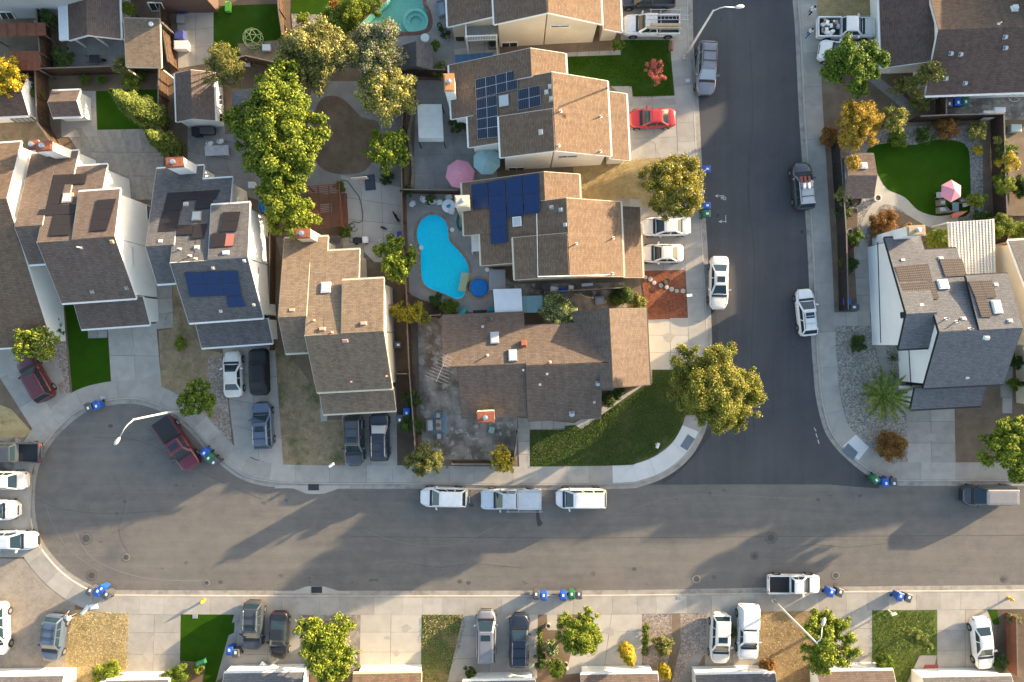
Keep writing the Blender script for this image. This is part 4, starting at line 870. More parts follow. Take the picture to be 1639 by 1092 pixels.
# ------------------------------------------------------------------ vehicles
def paint(name, c, metallic=.0, rough=.28):
    m, n, l, p = nodes(name); P = pos(n)
    col = mixc(n, l, ramp(n, l, noise(n, l, 2.5, 3, .6, P), .3, .75), c, sc(c, .86))
    l.new(col, p.inputs['Base Color']); p.inputs['Metallic'].default_value = metallic; p.inputs['Roughness'].default_value = rough; p.inputs['Coat Weight'].default_value = .6; p.inputs['Coat Roughness'].default_value = .08
    return m
PW = paint('paint_white', (.72, .72, .71)); PWW = paint('paint_warm_white', (.70, .66, .60)); PS = paint('paint_silver', (.20, .205, .23), .25); PB = paint('paint_bluegrey', (.085, .12, .18), .25); PG = paint('paint_grey', (.060, .066, .076), .25)
PN = paint('paint_navy', (.018, .026, .045), .2); PK = paint('paint_black', (.016, .016, .018)); PM = paint('paint_maroon', (.12, .016, .028), .2); PD = paint('paint_dark_red', (.10, .018, .025), .2); PR = paint('paint_red', (.42, .03, .03)); PI = paint('paint_ice', (.52, .57, .62), .1); PT = paint('paint_tan', (.50, .46, .40), .3)
# profiles: length, width, belt z, hood z, roof z, fractions along the length from the rear (0) to the nose (1)
TYPES = dict(
    sedan=dict(L=4.7, W=1.82, belt=.94, hood=.84, roof=1.44, trunk=.98, rb=.13, rt=.30, ft=.55, fb=.71),
    hatch=dict(L=4.3, W=1.78, belt=.98, hood=.90, roof=1.50, trunk=.98, rb=.02, rt=.12, ft=.55, fb=.73),
    suv=dict(L=4.75, W=1.90, belt=1.10, hood=1.04, roof=1.70, trunk=1.10, rb=.015, rt=.09, ft=.57, fb=.73),
    van=dict(L=5.0, W=1.95, belt=1.10, hood=1.0, roof=1.76, trunk=1.10, rb=.012, rt=.07, ft=.66, fb=.82),
    pickup=dict(L=5.6, W=1.95, belt=1.15, hood=1.10, roof=1.80, trunk=1.15, rb=.40, rt=.43, ft=.63, fb=.745),
    xpickup=dict(L=5.2, W=1.80, belt=1.05, hood=1.0, roof=1.62, trunk=1.05, rb=.43, rt=.46, ft=.63, fb=.74))
def car(px, py, ang, typ, m, label, L=None, cat=None, name=None, rails=False, sunroof=False, hood=None, glass=None, extra=None, roofm=None, Wd=None, visor=False):
    T = dict(TYPES[typ]); k = (L/T['L']) if L else 1; Ln = T['L']*k; W = Wd or T['W']; hw = W/2
    pick = 'pickup' in typ; zb = .28 if pick else .2
    c = G(px, py, .75); t = thing(name or ('parked_pickup' if pick else 'parked_car'), (c.x, c.y, .0 if extra is None or 'z' not in extra else extra['z']), label, cat or ('pickup' if pick else 'van' if typ == 'van' else 'car'), rz=R(ang))
    on_road = False
    X = lambda f: (f-.5)*Ln
    belt, hoodz, roofz, trunk = T['belt'], hood or T['hood'], T['roof'], T['trunk']
    bedz = .72
    def prof(f):
        # half width and top height along the length
        e = min(f, 1-f)*Ln
        w_ = hw*(1-((.44 if f > .5 else .27) if not pick else .20)*max(0, (1-e/((.95 if f > .5 else .65) if not pick else .55)))**2.3)
        if f >= T['fb']:
            s_ = (f-T['fb'])/(1-T['fb']); z = belt+(hoodz-belt)*min(1, s_*1.6)-.10*max(0, s_-.6)/.4-(.16*max(0, (s_-.88)/.12)**2)
        elif f <= T['rb']:
            s_ = (T['rb']-f)/max(T['rb'], .001); z = (bedz if pick else trunk)-(.06*s_ if not pick else 0)-(.12*max(0, (s_-.85)/.15)**2 if not pick and typ == 'sedan' else 0)
        else: z = belt
        return w_, z
    fr = [0, .012, .035, .08, .13, .2, .3, .4, .43, .5, .58, .64, .70, .735, .77, .82, .87, .92, .955, .98, .993, 1.0]
    if pick: fr = [0, .01, .03, .1, .2, .3, T['rb']-.004, T['rb']+.004, .5, .58, .64, .70, T['fb'], .79, .83, .88, .92, .955, .98, .993, 1.0]
    rings = []
    for f in fr:
        w_, z = prof(f); lo = zb+(.10 if f < .03 or f > .97 else 0); x = X(f); bh = z-lo
        half = [(w_*.90, lo), (w_*.985, lo+.12), (w_, lo+bh*.45), (w_*.985, z-.16), (w_*.93, z-.05), (w_*.80, z-.008), (w_*.45, z+.018), (0, z+.025)]
        rings.append([(x, y, zz) for y, zz in half]+[(x, -y, zz) for y, zz in half[-2::-1]])
    mb = MB(); mb.loft(rings); body = mb.build('body', m, t, smooth=True, local=True)
    # cabin
    rb, rt, ft, fb = X(T['rb']), X(T['rt']), X(T['ft']), X(T['fb']); wb, wt = hw*.93, hw*.67 if typ == 'sedan' else hw*.73
    def cring(x0, x1, w_, z, ch):
        return [(x0+ch*.5, -w_, z), (x1-ch, -w_, z), (x1, -w_+ch*1.0, z), (x1, w_-ch*1.0, z), (x1-ch, w_, z), (x0+ch*.5, w_, z), (x0, w_-ch*.7, z), (x0, -w_+ch*.7, z)]
    top = roofz-.06; b0 = belt-.08
    fx = fb+(fb-ft)*.08/(top-belt)*.8
    mb = MB(); mb.loft([cring(rb-.03, fx, wb, b0, .14), cring(rt, ft, wt, top, .12)], caps=False); cab = mb.build('cabin', m, t, local=True)
    mb = MB(); mb.loft([cring(rt-.02, ft+.03, wt+.015, top-.01, .12), cring(rt+.03, ft-.02, wt-.04, top+.035, .12), cring(rt+.25, ft-.22, wt-.22, roofz, .1)]); rf = mb.build('roof', roofm or m, t, local=True, smooth=False)
    gl = glass or glass_car
    lerp = lambda a, b, s_: tuple(a[i]+(b[i]-a[i])*s_ for i in range(3))
    def pane(nm, A, B, C, D, out, par=None, mm=None):
        # A,B lower edge, C,D upper edge; shrink a little and push out
        P4 = [Vector(p) for p in (A, B, C, D)]; ce = sum(P4, Vector())/4; n = (P4[1]-P4[0]).cross(P4[3]-P4[0]).normalized()
        if n.dot(Vector(out)) < 0: n = -n
        q = [p+(ce-p)*.02+n*.012 for p in P4]; mb = MB(); mb.prism(q, [p-n*.03 for p in q]); return mb.build(nm, mm or gl, par or t, local=True)
    s0, s1 = .10, .96
    z_at = lambda s_: b0+(top-b0)*s_
    fxs = lambda s_: fx+(ft-fx)*s_; rxs = lambda s_: (rb-.03)+(rt-rb+.03)*s_; ws = lambda s_: wb+(wt-wb)*s_
    pane('windscreen', (fxs(s0), -ws(s0)+.13, z_at(s0)), (fxs(s0), ws(s0)-.13, z_at(s0)), (fxs(s1), ws(s1)-.11, z_at(s1)), (fxs(s1), -ws(s1)+.11, z_at(s1)), (1, 0, 1), mm=(glass_pale if visor else None))
    s0r = .22; pane('rear_window', (rxs(s0r), -ws(s0r)+.10, z_at(s0r)), (rxs(s0r), ws(s0r)-.10, z_at(s0r)), (rxs(s1), ws(s1)-.10, z_at(s1)), (rxs(s1), -ws(s1)+.10, z_at(s1)), (-1, 0, .5))
    for sg in (-1, 1):
        xs = [(.14, .02), (.5, .5), (.965, .93)]
        s0s = .24
        xl = lambda a, s_: rxs(s_)+.10+(fxs(s_)-.14-rxs(s_)-.10)*a
        segs = ((.0, .30), (.33, .62), (.65, 1.0)) if typ in ('suv', 'van') else ((.0, .46), (.50, 1.0))
        for a, b in segs:
            pane('side_window', (xl(a, s0s), sg*ws(s0s), z_at(s0s)), (xl(b, s0s), sg*ws(s0s), z_at(s0s)), (xl(b, .9), sg*ws(.9), z_at(.9)), (xl(a, .9), sg*ws(.9), z_at(.9)), (0, sg, .3))
        # mirror, lamps, handles
        mx = X(T['fb'])-.35; mb = MB(); mb.loft([[(mx+dx*.09-.02, sg*(hw*.93), belt+.04+dz*.05) for dx, dz in ((-1, -1), (1, -1), (1, 1), (-1, 1))], [(mx+dx*.1-.06, sg*(hw+.19), belt+.08+dz*.09) for dx, dz in ((-.8, -.8), (.6, -.8), (.4, .8), (-.8, .8))]]); mb.build('mirror', m, t, local=True)
        w1, z1 = prof(.965); mb = MB(); hx = X(.962); mb.prism([(hx+.12, sg*w1*.52, z1-.14), (hx-.02, sg*w1*.9, z1-.12), (hx-.22, sg*w1*1.0, z1-.08), (hx-.08, sg*w1*.6, z1-.015)], [(hx+.14, sg*w1*.55, z1-.26), (hx, sg*w1*.95, z1-.26), (hx-.2, sg*w1*1.01, z1-.2), (hx-.1, sg*w1*.6, z1-.1)]); mb.build('headlight', lens_white, t, local=True)
        w2, z2 = prof(.02); z2 = (1.1 if pick else z2); mb = MB(); mb.box((X(.012)+.02, sg*w2*.84, z2-.20), (.14, hw*.24, .22)); mb.build('taillight', lens_red, t, local=True)
        if rails:
            mb = MB(); mb.tube([(rt+.15, sg*(wt-.05), top+.02), (rt+.25, sg*(wt-.07), roofz+.05), (ft-.35, sg*(wt-.07), roofz+.05), (ft-.22, sg*(wt-.05), top+.02)], .025, 6); mb.build('roof_rail', metal_galv if rails != 2 else metal_dark, t, local=True)
    if rails:
        for a in (.3, .7):
            x = rt+.1+(ft-rt-.2)*a; mb = MB(); mb.bar((x, -wt+.06, roofz+.06), (x, wt-.06, roofz+.06), .06, .03); mb.build('cross_bar', metal_dark if m is not PW else metal_galv, t, local=True)
    if sunroof:
        x = ft-.55; mb = MB(); mb.box((x, 0, roofz+.004), (.55, wt*1.25, .02)); mb.build('sunroof', glass_car, t, local=True)
    cx_ = fxs(.02)+.03; mb = MB(); mb.prism([(cx_+.16, -wb*.8, belt+.02), (cx_+.16, wb*.8, belt+.02), (cx_-.06, wb*.9, belt+.045), (cx_-.06, -wb*.9, belt+.045)], [(cx_+.16, -wb*.8, belt-.05), (cx_+.16, wb*.8, belt-.05), (cx_-.06, wb*.9, belt-.05), (cx_-.06, -wb*.9, belt-.05)]); mb.build('cowl', plastic_black, t, local=True)
    for sg in (-1, 1):
        w3, z3 = prof(.86); z4 = prof(T['fb']+.02)[1]; mb = MB(); mb.bar((cx_+.1, sg*hw*.80, z4-.004), (X(.93), sg*hw*.74, prof(.93)[1]-.004), .018, .02); mb.build('bonnet_seam', plastic_black, t, local=True)
    # bumpers, grille
    for f, nm in ((.994, 'front_bumper'), (.006, 'rear_bumper')):
        w_, z = prof(f); mb = MB(); mb.box((X(f), 0, zb+.2), (.10, hw*(1.1 if not pick else 1.5), .2)); mb.build(nm, chrome if pick else m if m in (PW, PWW) else metal_dark, t, local=True)
    mb = MB(); mb.box((X(.996), 0, hoodz-.28), (.05, hw*.95, .16)); mb.build('grille', metal_dark, t, local=True)
    rw = .38 if pick else .33
    for f in (.19, .815):
        for sg in (-1, 1):
            x = X(f); y = sg*(hw-.10)
            mb = MB(); mb.tube([(x, sg*(hw-.005), rw+.02), (x, sg*(hw+.010), rw+.02)], rw*1.16, 18); mb.build('wheel_arch', plastic_black, t, local=True)
            mb = MB(); mb.tube([(x, sg*(hw-.22), rw), (x, sg*(hw-.01), rw), (x, sg*(hw+.028), rw)], [rw, rw, rw*.94], 18); wh = mb.build('wheel', rubber, t, local=True)
            mb = MB(); mb.tube([(x, sg*(hw+.012), rw), (x, sg*(hw+.034), rw)], rw*.64, 12); mb.build('rim', rim_m, wh, local=True)
    if pick:
        x0, x1 = X(0.004), X(T['rb'])-.03; mb = MB(); wallh = 1.12 if typ == 'pickup' else 1.02
        bm_ = m if not (extra and extra.get('shell')) else m
        for sg in (-1, 1):
            MB().box(((x0+x1)/2, sg*(hw*.93), (bedz-.08+wallh)/2), (x1-x0, hw*.12, wallh-bedz+.08)).build('bed_side', m, t, local=True)
        MB().box((x0+.04, 0, (bedz-.08+wallh)/2), (.09, hw*1.74, wallh-bedz+.08)).build('tailgate', m, t, local=True)
        MB().box(((x0+x1)/2, 0, bedz+.05), (x1-x0-.1, hw*1.74, .03)).build('bed_liner', plastic_black, t, local=True)
        ex = extra or {}
        if ex.get('shell'):
            mb = MB(); mb.loft([cring(x0+.02, x1, hw*.97, wallh-.02, .08), cring(x0+.12, x1, hw*.84, roofz-.04, .1), cring(x0+.22, x1-.1, hw*.74, roofz, .1)]); mb.build('camper_shell', m, t, local=True)
        if ex.get('rack'):
            for x in (x0+.15, x1-.1, X(.55)):
                mb = MB()
                for sg in (-1, 1): mb.tube([(x, sg*hw*.93, wallh-.05), (x, sg*hw*.93, 1.98)], .03, 6)
                mb.tube([(x, -hw*1.05, 1.98), (x, hw*1.05, 1.98)], .03, 6); mb.build('rack_hoop', metal_galv, t, local=True)
            for sg in (-1, 1): MB().tube([(x0-.1, sg*hw*.95, 2.02), (X(.58), sg*hw*.95, 2.02)], .03, 6).build('rack_rail', metal_galv, t, local=True)
        if ex.get('ladder'):
            for yy in (-.35, .05): MB().bar((x0-.6, yy, 2.06), (X(.62), yy, 2.06), .05, .08).build('ladder_rail', metal_galv, t, local=True)
            for q in range(12): xx = x0-.5+q*.36; MB().bar((xx, -.35, 2.06), (xx, .05, 2.06), .035, .035).build('ladder_rung', metal_galv, t, local=True)
            MB().box((X(.3), .55, 2.1), (2.9, .25, .12)).build('timber_load', wood_pale, t, local=True); MB().box((X(.34), .82, 2.1), (3.2, .15, .1)).build('timber_load', wood_pale, t, local=True)
        if ex.get('junk'):
            cols = [plastic_white, plastic_black, bin_blue, metal_galv, fabric_white, wood_pale]
            for q in range(26):
                xx, yy = random.uniform(x0+.25, x1-.3), random.uniform(-hw*.7, hw*.7); dd = [random.uniform(.18, .5) for _ in range(3)]
                MB().box((xx, yy, bedz+.1+dd[2]*.5+random.uniform(0, .25)), (dd[0], dd[1], dd[2]*.8), random.uniform(0, 3), random.uniform(-.4, .4)).build('load_item', random.choice(cols), t, local=True)
        if ex.get('tonneau'): MB().box(((x0+x1)/2, 0, wallh-.02), (x1-x0, hw*1.7, .05)).build('tonneau_cover', plastic_black if ex['tonneau'] == 1 else m, t, local=True)
        if ex.get('toolbox'): MB().box((x1-.3, 0, wallh+.02), (.5, hw*1.8, .3)).build('tool_box', metal_galv, t, local=True)
    ex = extra or {}
    if ex.get('spoiler'):
        MB().loft([[(X(.03)+dx*.12, y, 1.13+dz*.02+.06) for dx, dz in ((-1, -1), (1, -1), (1, 1), (-1, 1))] for y in (-hw*.85, hw*.85)]).build('spoiler', m, t, local=True)
    if ex.get('bike'):
        for yy, xx in ((-.1, -.25),):
            for q in (-.5, .5):
                a = [(X(0)-.30, q+.33*math.cos(b_*.5236), 1.0+.33*math.sin(b_*.5236)) for b_ in range(13)]; MB().tube(a, .025, 5).build('bike_wheel', rubber, t, local=True)
            MB().tube([(X(0)-.3, -.5, 1.0), (X(0)-.3, -.15, 1.35), (X(0)-.3, .35, 1.4), (X(0)-.3, .5, 1.0)], .025, 5).build('bike_frame', metal_galv, t, local=True)
            MB().tube([(X(0), 0, .6), (X(0)-.35, 0, .7), (X(0)-.35, 0, 1.5)], .03, 6).build('bike_rack', metal_dark, t, local=True)
    if ex.get('cover'):
        pass
    return t
Bz = dict(z=.13)
car(710, 796, 179, 'suv', PW, 'white crossover with bicycle rack behind it, leftmost of the three street-parked vehicles', 4.5, extra=dict(bike=1))
car(818, 799, 180, 'pickup', PI, 'silver pickup with ladder rack between the two white street-parked cars', 5.85, extra=dict(rack=1, tonneau=2))
car(930, 798, 180, 'van', PW, 'white minivan in front of the corner lawn', 4.85)
car(284, 710, -56, 'pickup', PM, 'maroon pickup with black bed parked in the cul-de-sac', 5.6, sunroof=True, extra=dict(tonneau=1))
car(58, 606, 119, 'suv', PD, 'dark red estate car under the yellow-green tree at left', 4.6, extra=Bz)
car(373, 599, 92, 'sedan', PWW, 'champagne saloon beside the covered car on the driveway', 4.45, extra=Bz)
car(421, 681, 93, 'suv', PB, 'blue-grey SUV with white roof bars behind the covered car', 4.5, rails=True, sunroof=True, extra=Bz)
car(567, 705, -88, 'suv', PG, 'grey SUV, left of the pair before the cream house', 4.85, rails=2, sunroof=True, extra=Bz)
car(608, 698, 91, 'suv', PN, 'black SUV with pale windscreen, right of the pair before the cream house', 4.75, rails=True, visor=True, extra=Bz)
car(22, 724, 180, 'pickup', PG, 'dark grey pickup at the left edge of the cul-de-sac', 5.5, extra=Bz)
car(5, 769, 180, 'sedan', PWW, 'white saloon right below the dark grey pickup at the left edge', 4.7, extra=Bz)
car(-8, 816, 0, 'suv', PW, 'white SUV between two white cars at the left edge', 4.7, extra=Bz)
car(20, 865, 0, 'sedan', PI, 'pale silver saloon lowest of the cars on the left edge', 4.9, extra=Bz)
car(-2, 1006, -88, 'suv', PW, 'white SUV half outside the bottom left edge', 5.0, extra=Bz)
car(87, 1020, -97, 'suv', PB, 'blue-grey SUV on the paved yard at bottom left', 4.5, rails=2, extra=Bz)
car(406, 1001, -92, 'suv', PG, 'dark grey SUV, left of the pair before the blue-grey garage', 4.75, sunroof=True, rails=True, extra=Bz)
car(447, 1017, -91, 'sedan', PK, 'black saloon, right of the pair before the blue-grey garage', 4.55, extra=Bz)
car(778, 1018, 90, 'van', PS, 'silver minivan beside the patchy lawn on the bottom driveway', 5.05, sunroof=True, extra=Bz)
car(831, 1024, 89, 'suv', PN, 'navy SUV right of the silver minivan', 5.1, rails=True, extra=Bz)
car(1152, 1021, -92, 'suv', PWW, 'white crossover left of the camper pickup', 4.75, sunroof=True, extra=Bz)
car(1196, 1010, -91, 'pickup', PW, 'white pickup with camper shell on the bottom driveway', 5.3, extra=dict(z=.13, shell=1))
car(1270, 935, 0, 'xpickup', PW, 'white pickup with dark open bed parked on the lower street', 5.0)
car(1572, 1030, -84, 'sedan', PW, 'white saloon beside the lattice fence at bottom right', 5.0, extra=Bz)
car(1583, 793, 180, 'van', PG, 'dark grey van parked at the right edge of the lower street', 5.2, roofm=paint('paint_taupe', (.30, .27, .25), .4))
car(1151, 453, -91, 'sedan', PWW, 'cream-white saloon with sunroof parked by the bark bed', 5.15, sunroof=True)
car(1131, 110, -93, 'suv', PS, 'silver estate with roof bars below the street lamp', 5.15, rails=2, visor=True)
car(1285, 298, 95, 'suv', PG, 'grey off-roader with loaded roof rack by the black fence', 4.55, rails=2, roofm=paint('paint_fog', (.42, .42, .43), .3), extra=dict(load=1))
car(1291, 500, 96, 'hatch', PW, 'white hatchback with black glass roof parked beside the black fence end', 4.55, sunroof=True, rails=2)
car(1065, 363, 181, 'sedan', PW, 'white saloon with rear spoiler beside the flowering tree', 4.65, extra=dict(z=.13, spoiler=1))
car(1060, 406, 180, 'sedan', PWW, 'older white saloon above the bark bed', 4.0, extra=Bz)
car(1043, 190, 181, 'sedan', PR, 'red saloon on the driveway under the tan roof', 4.5, extra=Bz)
car(1042, 42, 180, 'pickup', PW, 'white pickup carrying ladders and timber', 5.4, extra=dict(z=.13, rack=1, ladder=1))
car(1035, -3, 180, 'pickup', PG, 'dark pickup cut off by the top edge', 5.4, extra=Bz)
car(1353, 46, 0, 'pickup', PW, 'white pickup with its bed full of rubbish', 5.65, extra=dict(z=.13, junk=1))
car(1352, 88, 170, 'pickup', PW, 'white truck half hidden beneath the top right tree', 5.2, extra=dict(z=.13, shell=1))
car(545, 1042, -60, 'hatch', PS, 'pale car almost hidden beneath the bottom street tree', 4.2, extra=Bz)
# load on the off-roader rack
o = thing('roof_cargo', G(1289, 292, 1.8), 'rust-red jerrycans strapped on the grey off-roader roof rack', 'cargo', rz=R(95))
for k, (x, y) in enumerate(((.3, -.35), (.3, .05), (.3, .4), (-.35, -.3), (-.35, .15))): MB().box((x, y, .08), (.52, .22, .2)).build('can', flat('rust_red%d' % k, (.2+.03*k, .06, .04), .5) if k < 3 else plastic_white, o, local=True)
# car under a black cover
t = thing('covered_car', G(418, 595, .7), 'car hidden under a black fitted cover on the grey-roofed house driveway', 'car', rz=R(92)); mb = MB(); rings = []
for f in [i/24 for i in range(25)]:
    x = (f-.5)*4.5; e = min(f, 1-f); w_ = .93*(1-.35*max(0, 1-e/.10)**2); z = .95+(.5 if .3 < f < .62 else .5*max(0, 1-(.3-f)/.17) if f <= .3 else .5*max(0, 1-(f-.62)/.14)); z *= 1-.3*max(0, 1-e/.06)**2
    ring = []
    for q in range(13):
        a = math.pi*q/12; yy = math.cos(a); zz = math.sin(a)**.45 if 0 < q < 12 else 0
        ring.append((x+random.uniform(-.015, .015), w_*(abs(yy)**.55)*(1 if yy > 0 else -1)*(1-.12*zz*(z > 1.2))+.012*random.uniform(-1, 1), .2+z*zz*.9+.012*random.uniform(-1, 1)))
    rings.append(ring)
mb.loft(rings, close=False, caps=False); cv = mb.build('fitted_cover', flat('cover_black', (.010, .011, .015), .6), t, local=True, smooth=True)
for f in (.2, .8):
    for sg in (-1, 1): MB().tube([((f-.5)*4.5, sg*.6, .33), ((f-.5)*4.5, sg*.86, .33)], .33, 14).build('wheel', rubber, t, local=True)
for f in (.3, .68): MB().tube([((f-.5)*4.5, .93*math.cos(math.pi*q/10), .3+.9*math.sin(math.pi*q/10)**.5+(.33 if f < .5 else .24)*math.sin(math.pi*q/10)) for q in range(11)], .02, 5).build('strap', plastic_black, t, local=True)
# ------------------------------------------------------------------ vegetation
def leaf_mesh(name, C, Nn, size, mats, jit=.6, aspect=.55, pick=None):
    n = len(C); Nn = Nn/np.maximum(np.linalg.norm(Nn, axis=1, keepdims=True), 1e-6); Nn = Nn+rng.normal(0, jit, (n, 3)); Nn /= np.linalg.norm(Nn, axis=1, keepdims=True)
    T = np.cross(Nn, rng.normal(0, 1, (n, 3))); T /= np.maximum(np.linalg.norm(T, axis=1, keepdims=True), 1e-6); B = np.cross(Nn, T)
    s = (size*rng.uniform(.6, 1.35, n))[:, None]
    fold = Nn*s*.25
    V = np.stack([C-T*s, C-B*s*aspect+fold, C+T*s, C+B*s*aspect+fold], 1).reshape(-1, 3)
    me = bpy.data.meshes.new(name); me.vertices.add(4*n); me.vertices.foreach_set('co', V.astype(np.float32).ravel())
    me.loops.add(4*n); me.loops.foreach_set('vertex_index', np.arange(4*n, dtype=np.int32)); me.polygons.add(n)
    me.polygons.foreach_set('loop_start', np.arange(0, 4*n, 4, dtype=np.int32)); me.polygons.foreach_set('loop_total', np.full(n, 4, dtype=np.int32))
    for m in mats: me.materials.append(m)
    if pick is not None: me.polygons.foreach_set('material_index', pick.astype(np.int32))
    me.update(); me.validate(); return me
L_green = leafmat('leaf_green', (0.048, 0.104, 0.013), (0.120, 0.200, 0.022), (0.272, 0.320, 0.035))
L_bright = leafmat('leaf_bright', (0.072, 0.136, 0.013), (0.200, 0.264, 0.022), (0.416, 0.400, 0.048))
L_dark = leafmat('leaf_dark', (0.029, 0.064, 0.016), (0.061, 0.112, 0.022), (0.128, 0.176, 0.032))
L_olive = leafmat('leaf_olive', (0.096, 0.112, 0.032), (0.208, 0.208, 0.056), (0.432, 0.384, 0.096))
L_yellow = leafmat('leaf_yellow', (0.224, 0.176, 0.016), (0.528, 0.384, 0.026), (0.800, 0.608, 0.048))
L_gold = leafmat('leaf_gold', (.20, .15, .022), (.50, .33, .045), (.78, .50, .07))
L_cream = leafmat('leaf_cream', (.14, .15, .022), (.36, .33, .06), (.70, .60, .17))
L_grey = leafmat('leaf_grey', (.09, .12, .035), (.21, .24, .08), (.42, .40, .20))
L_red = leafmat('leaf_red', (0.224, 0.048, 0.040), (0.480, 0.120, 0.096), (0.768, 0.288, 0.224))
L_rust = leafmat('leaf_rust', (0.112, 0.040, 0.016), (0.320, 0.112, 0.032), (0.544, 0.208, 0.048))
L_conifer = leafmat('leaf_conifer', (0.048, 0.088, 0.016), (0.136, 0.184, 0.032), (0.288, 0.304, 0.064), .2)
petal_w = leafmat('petal_white', (.55, .5, .38), (.65, .6, .45), (.75, .7, .55)); petal_y = leafmat('petal_yellow', (.5, .42, .16), (.6, .5, .22), (.7, .6, .3)); petal_p = leafmat('petal_purple', (.32, .24, .38), (.42, .33, .42), (.5, .4, .45))
petal_o = leafmat('petal_russet', (.22, .06, .02), (.32, .11, .04), (.4, .2, .08))
def crown_pts(lobes, dens, clump=.42, nclump=14, flat=.8):
    nclump = int(nclump*2.1); clump *= .72; dens *= 1.3
    C, Nn, cl = [], [], []
    for (c, r) in lobes:
        c = np.array(c); m = max(6, int(nclump*min(2.2, max(.6, r/1.8))))
        d = rng.normal(0, 1, (m, 3)); d[:, 2] = np.where(d[:, 2] < -.3, -d[:, 2]*.7, d[:, 2]); d /= np.linalg.norm(d, axis=1, keepdims=True)
        rad = rng.uniform(.25, 1.12, m)**.8
        cc = c+d*rad[:, None]*r*np.array([1, 1, flat]); cr = r*clump*rng.uniform(.5, 1.25, m)*(1.3-.5*rad)
        cl += [(x, y) for x, y in zip(cc, cr)]
        for q in range(m):
            k = int(dens*cr[q]**2); e = rng.normal(0, 1, (k, 3)); e /= np.linalg.norm(e, axis=1, keepdims=True); rr = np.abs(rng.normal(.78, .26, k))
            P = cc[q]+e*rr[:, None]*cr[q]*np.array([1, 1, .85]); C.append(P); Nn.append(e*.8+np.array([0, 0, .45]))
    return np.concatenate(C), np.concatenate(Nn), cl
def tree(name, label, lobes, base, leaf, size=.13, dens=900, h=None, trunk=.16, clump=.42, flower=None, ff=.1, cat='tree', nclump=14, jit=.6, flat=.8, group=None, aspect=.55, stems=1, bmat=None):
    """lobes: (px, py, radius px, z centre)"""
    LB = []
    for (x, y, r, z) in lobes: g = G(x, y, z); LB.append(((g.x, g.y, z), r/S*(1-z/H)))
    b = G(base[0], base[1], .1) if base else Vector((sum(l[0][0] for l in LB)/len(LB), sum(l[0][1] for l in LB)/len(LB), .1))
    t = thing(name, b, label, cat, group)
    C, Nn, cl = crown_pts(LB, dens, clump, nclump, flat); C[:, 2] = np.maximum(C[:, 2], .18)
    C2 = C-np.array(b); pick = None; mats = [leaf]
    if flower is not None:
        mats.append(flower); up = (Nn[:, 2]/np.linalg.norm(Nn, axis=1)); pick = ((rng.random(len(C)) < ff) & (up > -.1)).astype(int)
    me = leaf_mesh('foliage', C2, Nn, size*.78, mats, jit, aspect, pick); o = bpy.data.objects.new('crown', me); link(o, t); o['kind'] = 'stuff'
    mid = Vector((sum(l[0][0] for l in LB)/len(LB), sum(l[0][1] for l in LB)/len(LB), sum(l[0][2] for l in LB)/len(LB)))
    fork = Vector((b.x*.75+mid.x*.25, b.y*.75+mid.y*.25, max(.25, mid.z*.45)))
    mb = MB(); mb.tube([b-Vector((0, 0, .1)), b.lerp(fork, .5)+Vector((random.uniform(-.05, .05), random.uniform(-.05, .05), 0)), fork], [trunk*1.25, trunk, trunk*.85], 9); tr = mb.build('trunk', bmat or bark, t, smooth=True)
    sel = sorted(cl, key=lambda q: -q[1])[:max(5, min(16, len(cl)//2))]
    mb = MB()
    for (cc, cr) in sel:
        e = Vector(cc); m_ = fork.lerp(e, .5)+Vector((random.uniform(-.2, .2)*cr, random.uniform(-.2, .2)*cr, -.12*cr)); mb.tube([fork, m_, e], [trunk*.55, trunk*.32, trunk*.1], 6, cap=False)
    mb.build('limbs', bmat or bark, t, smooth=True)
    return t
T = tree
T('broadleaf_tree', 'tall bright-green tree beside the dirt oval, largest of the back gardens', [(455, 150, 42, 5.2), (400, 192, 32, 4.6), (446, 195, 48, 6.2), (488, 212, 34, 5), (436, 235, 46, 5.8), (478, 250, 36, 4.8), (410, 225, 32, 4.6), (450, 268, 36, 4.6)], (450, 215), leafmat('leaf_rich', (.055, .105, .010), (.16, .22, .020), (.36, .37, .045)), .16, 950, trunk=.28)
T('broadleaf_tree', 'yellow-green tree between the slatted pergola and the blue tarp', [(450, 295, 34, 4.2), (468, 325, 34, 4.4), (440, 318, 24, 3.6), (480, 355, 32, 3.8), (455, 350, 26, 3.4)], (462, 335), L_bright, .15, 950, trunk=.2)
T('flowering_tree', 'grey-green tree with cream flowers beside the gravel bed', [(465, 88, 32, 4), (505, 78, 42, 4.8), (535, 88, 34, 4.4), (510, 118, 32, 4), (470, 110, 28, 3.6), (530, 72, 28, 4.2)], (505, 105), L_olive, .12, 1000, trunk=.2, flower=petal_y, ff=.18)
T('flowering_tree', 'pale tree with lilac flowers below the pale green pool', [(588, 75, 32, 3.8), (615, 70, 34, 4.2), (600, 100, 34, 3.8), (625, 95, 26, 3.6)], (605, 92), L_grey, .11, 1000, trunk=.16, flower=petal_p, ff=.13)
T('flowering_tree', 'golden-cream tree left of the white canopy', [(605, 145, 30, 4), (632, 145, 32, 4.2), (618, 165, 34, 4.2), (645, 160, 24, 3.6), (608, 125, 22, 3.8)], (622, 160), L_cream, .12, 1050, trunk=.18, flower=petal_w, ff=.08)
T('young_tree', 'small bright green tree right of the dirt oval', [(610, 235, 24, 3.2), (632, 230, 22, 3.4), (622, 256, 24, 3), (642, 250, 18, 3)], (628, 248), L_bright, .15, 900, trunk=.1)
T('feathery_tree', 'olive feathery tree overhanging the long shed roof', [(352, 95, 24, 4.4), (372, 108, 26, 4.4), (352, 118, 24, 4.2), (380, 122, 20, 4)], (370, 120), L_olive, .10, 900, trunk=.13, aspect=.35)
